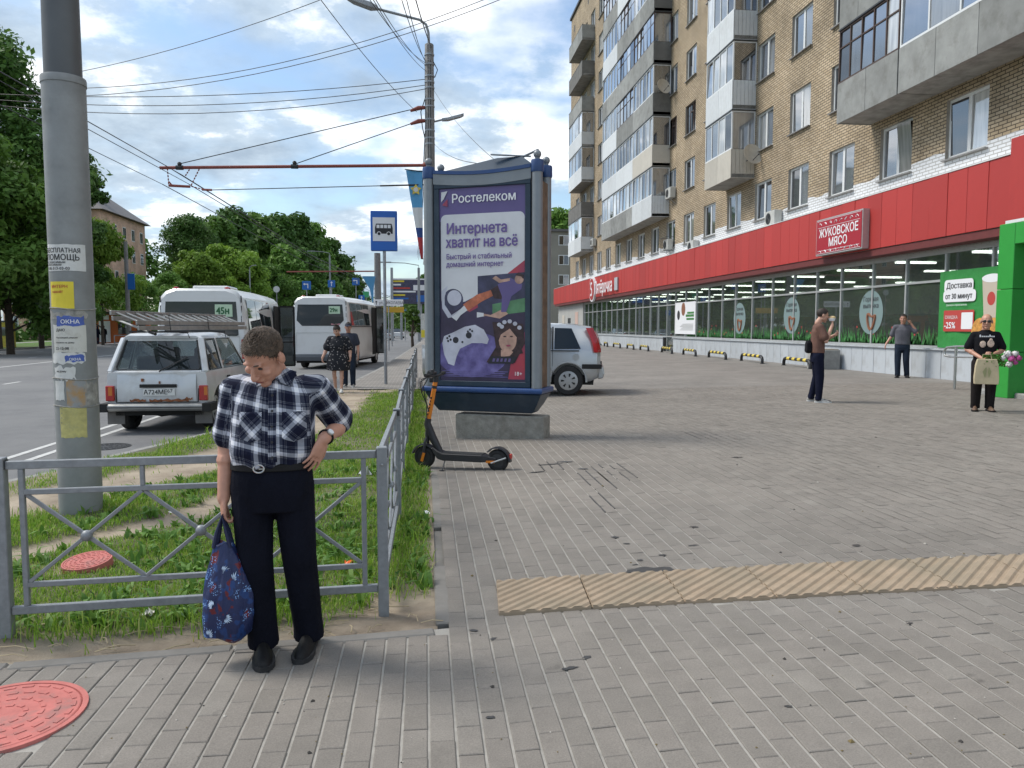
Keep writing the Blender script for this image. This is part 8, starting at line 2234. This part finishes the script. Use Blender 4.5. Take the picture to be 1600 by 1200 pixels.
def tree_meshes(h, w, base, m, seed, nclump=46, n_per=230, size=.26, shape='oval'):
    r = random.Random(seed); b = MB(); cs = []; rs = []
    tr = max(.12, h * .016)
    top = V3((r.uniform(-.3, .3), r.uniform(-.3, .3), h * .8)); b.tube([(0, 0, -.3), (.05, .03, h * .25), V3((0, 0, h * .5)) + top * .1, top], [tr * 1.3, tr, tr * .7, tr * .2], 8)
    for k in range(nclump):
        t = r.random() ** .8; z = base + (h - base) * t
        prof = {'oval': math.sin(PI * min(.97, .12 + .86 * t)) ** .7, 'tall': (math.sin(PI * min(.97, .2 + .78 * t))) ** .5 * .8, 'wide': math.sin(PI * min(.98, .25 + .73 * t)) ** .6}[shape]
        a = r.uniform(0, 2 * PI); q = w / 2 * prof * r.uniform(.35, 1.0) * (.85 + .3 * math.sin(a * 2 + seed))
        c = V3((q * math.cos(a), q * math.sin(a), z)); cs.append(tuple(c)); s_ = w * r.uniform(.10, .19); rs.append((s_, s_, s_ * r.uniform(.55, .85)))
        if k % 3 == 0: b.tube([V3((0, 0, max(base * .7, z * .62))), V3((0, 0, z * .8)).lerp(c, .5), c], [tr * .45, tr * .25, tr * .08], 5)
    return b.mesh('trunk', M['bark'], smooth=50), leaf_cloud('crown', cs, rs, n_per, size, m, seed)
LIB = {}
def lib(k, *a, **kw):
    if k not in LIB: LIB[k] = tree_meshes(*a, **kw)
    return LIB[k]
lib('big', 25, 15, 3.0, M['leaf_dark'], 11, 95, 300, .26, 'oval'); lib('big2', 21, 13, 2.5, M['leaf_dark'], 12, 80, 280, .26, 'wide'); lib('tall', 22, 7, 2.5, M['leaf_dark'], 13, 60, 260, .26, 'tall')
lib('mid', 13, 10, 1.6, M['leaf_mid'], 14, 60, 260, .24, 'wide'); lib('lime', 11, 9, 1.5, M['leaf_light'], 15, 55, 260, .24, 'wide'); lib('far', 20, 15, 1.5, M['leaf_dark'], 16, 60, 180, .5, 'wide'); lib('far2', 17, 13, 1.2, M['leaf_mid'], 17, 55, 180, .5, 'oval')
def tree(kind, x, y, s, label, group='trees across the road', rz=None, z=-.03, sz=None):
    t = empty('tree', (x, y, z), rz if rz is not None else rng.uniform(0, 6), label, 'tree', group); t.scale = (s, s, sz or s)
    tm, cm = LIB[kind]; link('trunk', tm, t); link('crown', cm, t); return t
def UX(u, y): return atY(u, 511, y).x
tree('big', UX(-8, 60), 60, .88, 'tallest dark leafy tree at the left beyond the road', rz=1.0)
tree('mid', UX(15, 52), 52, .92, 'broad green tree at the left in front of the tallest tree', rz=2.2)
tree('mid', UX(-40, 50), 50, 1.0, 'bushy green tree partly cut by the left picture edge', rz=.4)
tree('tall', UX(92, 70), 70, .66, 'narrow dark tree behind the big flyer pole')
tree('tall', UX(138, 74), 74, .76, 'narrow dark tree just right of the big flyer pole', rz=2)
tree('lime', UX(160, 78), 78, .68, 'lighter green tree left of the brick house', rz=1.4, sz=1.05)
tree('mid', UX(214, 92), 92, .58, 'dark green tree in front of the brick house', rz=3.0)
tree('far2', UX(176, 150), 150, 1.22, 'pale grey green tree rising behind the brick house roof')
tree('big2', UX(296, 122), 122, .86, 'dark round tree just right of the brick house', rz=2.6)
tree('big2', UX(322, 140), 140, .86, 'dark tree second to the right of the brick house', rz=4.6)
tree('lime', UX(306, 103), 103, 1.0, 'light green lime tree nearest the minibus with route sign 45н', rz=.9)
tree('lime', UX(350, 112), 112, 1.15, 'light green lime tree in the middle of the roadside row', rz=2.0)
tree('lime', UX(386, 118), 118, 1.12, 'light green lime tree right of the middle of the roadside row', rz=5.0)
tree('mid', UX(266, 98), 98, .62, 'low green tree in front of the dark trees by the house', rz=5.2)
tree('mid', UX(420, 135), 135, .92, 'green tree at the right end of the lime row', rz=.2)
tree('mid', UX(64, 66), 66, .82, 'bushy tree beside the foot of the tallest tree', rz=3.4)
tree('big2', UX(112, 100), 100, .74, 'dark tree between the flyer pole and the brick house')
for i, (u, y, kd, s, nm) in enumerate(((365, 175, 'far', 1.22, 'dark wooded tree above the lime trees'), (402, 190, 'far2', 1.45, 'dark tree above the end of the lime row'), (432, 205, 'far', 1.35, 'broad dark tree left of the far crest of trees'), (462, 215, 'far', 1.42, 'highest dark tree of the far crest'), (488, 230, 'far2', 1.62, 'tree on the far crest just right of its top'), (512, 250, 'far', 1.30, 'tree on the right slope of the far crest'), (532, 270, 'far2', 1.35, 'smaller tree where the far crest falls'), (548, 300, 'far', 1.0, 'low far tree near the street end'), (340, 160, 'far2', 1.2, 'tree behind the second dark tree'), (446, 165, 'far2', .95, 'lower tree in front of the far crest'), (480, 180, 'far', .85, 'lower tree behind the minibus with route sign 29н'), (512, 200, 'far2', .85, 'low tree right of the minibus roof'), (560, 260, 'far', .6, 'low tree behind the blue road signs'))):
    tree(kd, UX(u, y), y, s, nm, 'far trees along the street', sz=s * 1.08)
tree('far2', UX(872, 170), 170, 1.52, 'tree top showing above the far five storey house', 'far trees along the street')
tree('far', UX(668, 210), 210, .78, 'tree behind the far billboard', 'far trees along the street')
tree('far2', UX(640, 300), 300, .7, 'low tree at the end of the street', 'far trees along the street')
tree('far', UX(602, 330), 330, .6, 'low tree at the far left end of the street', 'far trees along the street')
# sapling on the verge and shrubs
sap = tree_meshes(3.6, 2.0, .9, M['leaf_mid'], 31, 26, 130, .11, 'oval'); LIB['sapling'] = sap
tree('sapling', *G(645, 540).to_2d(), .92, 'young leafy sapling on the grass beyond the bus stop', 'street saplings', z=0)
# low undergrowth filling the foot of the woods: uncountable
cs = []; rs = []
for k in range(150):
    y = rng.uniform(62, 230); x = left_x(y) - rng.uniform(9, 30) - (y - 60) * .05; s_ = rng.uniform(.8, 2.0); cs.append((x, y, s_ * .6)); rs.append((s_ * 1.4, s_ * 1.4, s_))
tag(link('undergrowth', leaf_cloud('undergrowth', cs, rs, 150, .32, M['leaf_dark'], 77)), 'dark bushes under the roadside trees', 'bushes', kind='stuff')
cs = []; rs = []
for k in range(260):
    y = rng.uniform(260, 600); x = rng.uniform(-.34 * y, .03 * y); s_ = rng.uniform(4, 8); cs.append((x, y, s_ * .9 + (y - 260) * .0)); rs.append((s_ * 1.3, s_ * 1.3, s_))
tag(link('far_woods', leaf_cloud('far_woods', cs, rs, 110, .9, M['leaf_dark'], 78)), 'wooded skyline closing the street', 'woods', kind='stuff')

# grass plots beyond the bus stop, on this side
g = MB(); g.add([(kerb_x(48) + 1.6, 52, .008), (.6, 50, .008), (2.6, 110, .008), (kerb_x(110) + 1.8, 110, .008)], [(0, 1, 2, 3)]); tag(g.build('grass_plot', M['lawn']), kind='structure')
g = MB(); g.add([(kerb_x(75) + .1, 75, -.002), (17, 75, .2), (30, 400, .2), (kerb_x(400), 400, -.002)], [(0, 1, 2, 3)]); tag(g.build('far_footway', M['paving_far']), kind='structure')
g = MB(); g.add([(.12, 66, .001), (.14, 78, .001), (12.9, 78, .25), (12.9, 66, .25)], [(0, 1, 2, 3)]); 
# ================================================================== FAR HOUSES
def house(name, x0, x1, y0, y1, eave, ridge, wall_m, label, face, rows, colsn, win=(1.2, 1.5), first=1.2, fl=2.8, hip=2.5, wm='white', flat=False):
    r = empty(name, ((x0 + x1) / 2, (y0 + y1) / 2, -.03), 0, label, 'building'); ox, oy = (x0 + x1) / 2, (y0 + y1) / 2
    b = MB(); b.bb((x0 - ox, y0 - oy, -.3), (x1 - ox, y1 - oy, eave)); b.build('wall', wall_m, r)
    b = MB()
    if flat: b.bb((x0 - ox - .3, y0 - oy - .3, eave + .002), (x1 - ox + .3, y1 - oy + .3, eave + .35))
    else:
        e_ = .7; z0 = eave + .01; xm = 0
        b.add([(x0 - ox - e_, y0 - oy - e_, z0), (x1 - ox + e_, y0 - oy - e_, z0), (x1 - ox + e_, y1 - oy + e_, z0), (x0 - ox - e_, y1 - oy + e_, z0), (xm, y0 - oy + hip, ridge), (xm, y1 - oy - hip, ridge)], [(0, 1, 4), (1, 2, 5, 4), (2, 3, 5), (3, 0, 4, 5), (3, 2, 1, 0)])
    rf = b.build('roof', mat('grey_roof', (.13, .12, .12), .7, var=.15), r)
    if not flat:
        b = MB(); b.bb((1.2, y0 - oy + 4.2, (eave + ridge) / 2 - .2), (3.6, y0 - oy + 6.2, ridge - .1)); b.build('dormer', M['wood_dark'], rf)
        b = MB(); b.bb((1.0, y0 - oy + 9, ridge - .8), (1.8, y0 - oy + 9.8, ridge + 1.0)); b.build('chimney', M['pan_conc'], rf)
    fr = MB(); fr.bb((-win[0] / 2, -.03, 0), (win[0] / 2, .05, win[1])); wme = fr.mesh('window', M['pvc'])
    pn_ = MB(); pn_.bb((-win[0] / 2 + .1, -.045, .1), (-.05, -.032, win[1] - .1)); pn_.bb((.05, -.045, .1), (win[0] / 2 - .1, -.032, win[1] - .1)); pme = pn_.mesh('pane', M['pane_dark'])
    for k in range(rows):
        z = first + fl * k
        for c in range(colsn):
            t = (c + .5) / colsn
            for side in face:
                if side == 'E': loc = (x1 - ox + .0, y0 - oy + (y1 - y0) * t, z); rz = PI / 2
                elif side == 'W': loc = (x0 - ox, y0 - oy + (y1 - y0) * t, z); rz = -PI / 2
                else: loc = (x0 - ox + (x1 - x0) * t, y0 - oy, z); rz = 0
                o = link('window', wme, r, loc, (0, 0, rz)); link('pane', pme, o)
    return r
M['brick_house'] = brick_mat('red_tan_brick', False, 'Y', (.66, .38, .25), (.52, .28, .18), (.5, .42, .36))
house('brick_house', -52, -40.2, 102, 117.5, 16.2, 21.2, M['brick_house'], 'old four storey reddish brick house with a grey hipped roof and dormer among the trees', 'ES', 5, 5, (1.1, 1.6), 1.4, 3.0, 4)
house('panel_house', 17.5, 45, 108, 122, 15.0, 0, mat('panel_beige', (.27, .25, .215), .9, var=.1, vscale=.6), 'plain beige five storey house beyond the end of the tan brick block', 'SW', 5, 7, (1.5, 1.4), 2.1, 2.75, flat=True)
house('tower_block', -132, -112.5, 262, 285, 56, 0, mat('tower_pale', (.50, .48, .44), .9, var=.1, vscale=.3), 'tall pale tower block rising behind the trees left of the brick house', 'ES', 17, 5, (1.8, 1.6), 3, 3.1, flat=True)
house('long_house', -5, 26, 250, 275, 11, 0, mat('long_house_wall', (.36, .24, .19), .9, var=.1, vscale=.3), 'low reddish building closing the street behind the billboard', 'S', 3, 9, (1.8, 1.6), 2, 3.2, flat=True)
# orange kiosk row and the people beside it
kk = empty('kiosk', (UX(190, 82), 82, -.03), R(14), 'orange market kiosk under the trees across the road', 'kiosk')
b = MB(); b.bb((-2.6, -1, 0), (2.6, 1.2, 2.9)); b.build('wall', mat('kiosk_orange', (.50, .13, .03), .6, var=.1), kk)
b = MB(); b.bb((-2.9, -1.5, 2.95), (2.9, 1.4, 3.1)); b.build('roof', M['dark_metal'], kk); b = MB(); b.bb((-.2, -1.04, .9), (1.0, -1.005, 2.3)); b.bb((1.5, -1.04, .1), (2.3, -1.005, 2.2)); b.build('window', M['pane_dark'], kk)
b = MB(); b.bb((-1.9, -1.06, .1), (-.9, -1.005, 2.2)); b.build('door', M['pvc'], kk); b = MB(); b.bb((-2.4, -1.08, 2.35), (-1.0, -1.005, 2.8)); b.build('sign_panel', M['white_ink'], kk)
def far_person(u, y, label, m, group=None):
    x = UX(u, y); r = empty('person', (x, y, -.03), rng.uniform(0, 6), label, 'person')
    b = MB(); ellipses(b, [(0, 0, .85, .17, .12), (0, 0, 1.1, .17, .12), (0, 0, 1.38, .2, .11), (0, 0, 1.48, .08, .07)], 12)
    for q in (-1, 1): limb(b, [(q * .09, 0, .85), (q * .1, -.02, .46), (q * .11, .05 * q, .03)], [.09, .07, .06], 8, 2); limb(b, [(q * .19, 0, 1.36), (q * .25, 0, 1.1), (q * .24, -.1, .85)], [.06, .05, .04], 8, 2)
    b.ball((0, -.02, 1.62), (.085, .1, .12), 10); organic('body', b, .03, m, r, 2)
    b = MB(); b.ball((0, 0, 1.66), (.09, .105, .10), 10); b.build('hair', M['hair_dark'], r)
far_person(162, 80, 'person in dark clothes standing at the left end of the orange kiosk', M['tee_black']); far_person(152, 78, 'person in black near the pole foot across the road', M['jogger'])
yv = empty('street_stall', (UX(3, 66), 66, -.03), 0, 'small yellow stall under the trees at the far left', 'stall')
b = MB(); b.bb((-.6, -.5, 0), (.75, .5, 2.0)); b.build('body', M['yellow'], yv); b = MB(); b.bb((-.75, -.7, 2.01), (.9, .6, 2.12)); b.build('roof', M['dark_metal'], yv)
b = MB(); b.bb((-.3, -.53, .9), (.5, -.505, 1.6)); b.build('hatch', M['pane_dark'], yv)
rlg = empty('roadside_railing', (UX(178, 66), 66, -.03), R(8), 'pale pipe railing on the lawn across the road', 'railing')
b = MB()
for x in (0, 1.6, 3.2): b.tube([(x, 0, 0), (x, 0, .95)], .035, 6)
b.build('post', M['steel'], rlg); b = MB(); b.tube([(0, 0, .92), (3.3, 0, .92)], .04, 6); b.tube([(0, 0, .35), (3.3, 0, .35)], .03, 6); b.build('rail', M['steel'], rlg)

# ================================================================== FAR POLES AND SIGNS
def far_pole(u, y, top_v, label, r=.14, arm=None, lamp=0, vbase=None, m='pole_concrete'):
    x = UX(u, y); z1 = HC + (511 - top_v) / 1200 * y
    o = empty('lamp_pole', (x, y, -.02), 0, label, 'lamp pole', 'poles along the street')
    b = MB(); b.lathe([(r, -.1), (r * .8, z1)], n=12); b.build('shaft', M[m], o, smooth=50)
    if arm: b = MB(); b.tube([(0, 0, arm[1]), (arm[0], 0, arm[1] - .1)], .06, 6); b.build('bracket_arm', M['red_rust'], o)
    if lamp: b = MB(); b.tube([(0, 0, z1 - .2), (0, 0, z1 + .3), (lamp * .5, 0, z1 + .55), (lamp, 0, z1 + .6)], .05, 6); b.build('lamp_arm', M['steel_paint'], o); b = MB(); b.box((lamp * 1.25, 0, z1 + .62), (abs(lamp) * .5, .3, .13)); b.build('lamp_head', M['steel_paint'], o)
    return o
far_pole(591, 62, 398, 'concrete pole with a red bracket seen left of the bus stop post', .30, (-7, 6.0))
far_pole(613, 95, 420, 'thin grey pole left of the billboard', .2, m='steel')
far_pole(655, 92, 420, 'grey street lamp with its arm to the left above the billboard', .18, None, -3.2, m='steel_paint')
far_pole(201, 72, 385, 'concrete pole with a blue sign across the road in front of the trees', .20)
far_pole(392, 112, 425, 'thin pole with a round lamp among the lime trees', .12, None, .6, m='steel')
far_pole(517, 130, 402, 'far street lamp above the minibus with route sign 29н', .16, None, -2.4, m='steel_paint')
def sign_box(u, v, w_, h, y, m, label, post=True, mark='arrow'):
    p = atY(u, v, y); r = empty('road_sign', (p.x, y, 0), 0, label, 'road sign', 'road signs down the street')
    b = MB(); b.bb((-w_ / 2, -.03, p.z - h / 2), (w_ / 2, .03, p.z + h / 2)); b.build('plate', M[m] if isinstance(m, str) else m, r, bev=.01)
    if post: b = MB(); b.tube([(0, .07, 0), (0, .07, p.z + h / 2)], .05, 6); b.build('post', M['steel'], r)
    if mark == 'arrow':
        b = MB(); b.bb((-.05 * w_, -.04, p.z - h * .32), (.05 * w_, -.032, p.z + h * .15)); b.add([(-.2 * w_, -.036, p.z + h * .12), (.2 * w_, -.036, p.z + h * .12), (0, -.036, p.z + h * .38)], [(0, 1, 2)]); b.build('arrow', M['white_ink'], r)
    elif mark == 'turn':
        b = MB(); b.bb((.1 * w_, -.04, p.z - h * .32), (.2 * w_, -.032, p.z + h * .2)); b.bb((-.2 * w_, -.04, p.z + h * .1), (.1 * w_, -.032, p.z + h * .2)); b.add([(-.2 * w_, -.036, p.z + h * .0), (-.2 * w_, -.036, p.z + h * .3), (-.38 * w_, -.036, p.z + h * .15)], [(0, 1, 2)]); b.build('arrow', M['white_ink'], r)
    return r, p
SB = mat('road_sign_blue', (.02, .14, .48), .45); M['SB'] = SB
sign_box(479, 446, .95, .95, 88, 'SB', 'blue square lane sign with a turning arrow, left of the three over the road', mark='turn')
sign_box(518, 443.5, .80, .80, 90, 'SB', 'blue square lane sign with an upright arrow above the minibus')
sign_box(556, 440, .85, .85, 92, 'SB', 'blue square lane sign right of the other two lane signs', mark='turn')
sign_box(565, 466, .7, .7, 92, 'SB', 'small blue sign low behind the right edge of the minibus')
sign_box(633, 488, .6, .6, 90, 'SB', 'small blue sign under the billboard')
sign_box(205, 440, .6, 1.4, 71.5, 'SB', 'blue and white sign on the concrete pole across the road', False, None)
gs, p = sign_box(572, 460, .7, .7, 94, mat('sign_green_lit', (.06, .40, .16), .5), 'green pedestrian signal box beside the far pole', mark=None)
ssn, p = sign_box(607, 473, 1.95, .42, 52, 'white_ink', 'white street name board with an arrow reading ул. НИКОЛАЕВА', mark=None)
text('ул. НИКОЛАЕВА', .26, (-.62, -.04, p.z - .09), RC, M['ink'], ssn, xs=.78)
b = MB(); b.bb((-.82, -.04, p.z - .13), (-.78, -.032, p.z + .05)); b.add([(-.88, -.036, p.z + .03), (-.72, -.036, p.z + .03), (-.80, -.036, p.z + .14)], [(0, 1, 2)]); b.build('arrow', M['ink'], ssn)
sign_box(612, 484, 2.0, .45, 64, mat('yellow_board', (.62, .38, .03), .5), 'yellow board beyond the street name board', mark=None)
pf = atY(577, 432, 62); pnf = empty('pennant', (pf.x, 61.6, pf.z), 0, 'small blue pennant on the far pole', 'flag'); b = MB(); b.add([(-.55, 0, 0), (.5, 0, 0), (.35, .05, -1.0), (.3, 0, -2.4), (.05, .05, -1.0)], [(0, 1, 2, 4), (4, 2, 3)], 0); b.build('cloth', M['fl_blue'], pnf)
# billboard
p = atY(642, 455, 96); bbd = empty('billboard', (p.x, 96, 0), 0, 'dark digital billboard with yellow and blue lines of adverts down the street', 'billboard')
b = MB(); b.bb((-2.4, -.15, p.z - 1.55), (2.4, .15, p.z + 1.55)); b.build('panel', M['po_navy'], bbd)
b = MB()
for r in range(6):
    zz = p.z + 1.1 - r * .42; b.bb((-2.3, -.165, zz), (-2.3 + (1.5, 1.1, 2.2, 2.9, 1.6, 2.0)[r], -.155, zz + .2), (0, 1, 2, 1, 0, 3)[r])
b.bb((.3, -.165, p.z + .1), (1.9, -.155, p.z + .75), 1); b.bb((.7, -.165, p.z - 1.3), (2.2, -.155, p.z - .5), 3); b.bb((-2.4, -.17, p.z + 1.38), (2.4, -.155, p.z + 1.55), 1)
b.build('advert', [M['flyer_yellow'], M['white_ink'], M['cling_red'], M['SB']], bbd); b = MB(); b.tube([(-1.2, .2, 0), (-1.2, .2, p.z)], .15, 8); b.tube([(1.2, .2, 0), (1.2, .2, p.z)], .15, 8); b.build('post', M['steel'], bbd)
# round mirror lamp behind the bus and the far blue bus shelter
rm = atY(432, 452, 60); rmo = empty('round_sign', (rm.x, 60, 0), 0, 'grey round sign seen from behind above the roof of the first minibus', 'sign'); b = MB(); b.lathe([(.24, -.02), (.24, .02)], (0, 0, rm.z), 18, M=Matrix.Rotation(PI / 2, 3, 'X')); b.build('plate', M['alu'], rmo); b = MB(); b.tube([(0, .05, -.1), (0, .05, rm.z)], .03, 6); b.build('post', M['steel'], rmo)
# parked vehicles far down the street read as dark shapes
def far_car(u, y, m, label):
    x = UX(u, y); r = empty('parked_car', (x, y, -.15), 0, label, 'car', 'cars far down the street')
    b = MB(); b.loft([low(0, .82, .3, .85), low(.1, .85, .25, .92), low(4, .85, .25, .9), low(4.2, .75, .35, .7)]); b.build('body', m, r, smooth=40)
    b = MB(); b.loft([sect(.35, [.92, 1.0], [.74, .72]), sect(.8, [.93, 1.45], [.74, .58]), sect(2.2, [.93, 1.48], [.74, .6]), sect(3.0, [.9, .95], [.72, .7])]); b.build('cabin', M['pane_dark'], r, smooth=30)
    for q in (-1, 1):
        b = MB(); b.bb((q * .6, -.02, .6), (q * .8, .05, .75)); b.build('tail_light', M['tail_red'], r)
        for yy_ in (.75, 3.3): b = MB(); b.lathe([(.31, -.1), (.31, .1)], (q * .74, yy_, .31), 14, M=Matrix.Rotation(PI / 2, 3, 'Y')); b.build('wheel', M['rubber'], r)
far_car(622, 120, M['bus_white'], 'white car far down the street below the street name board'); far_car(600, 100, M['silver2'], 'grey car far down the street right of the minibus')
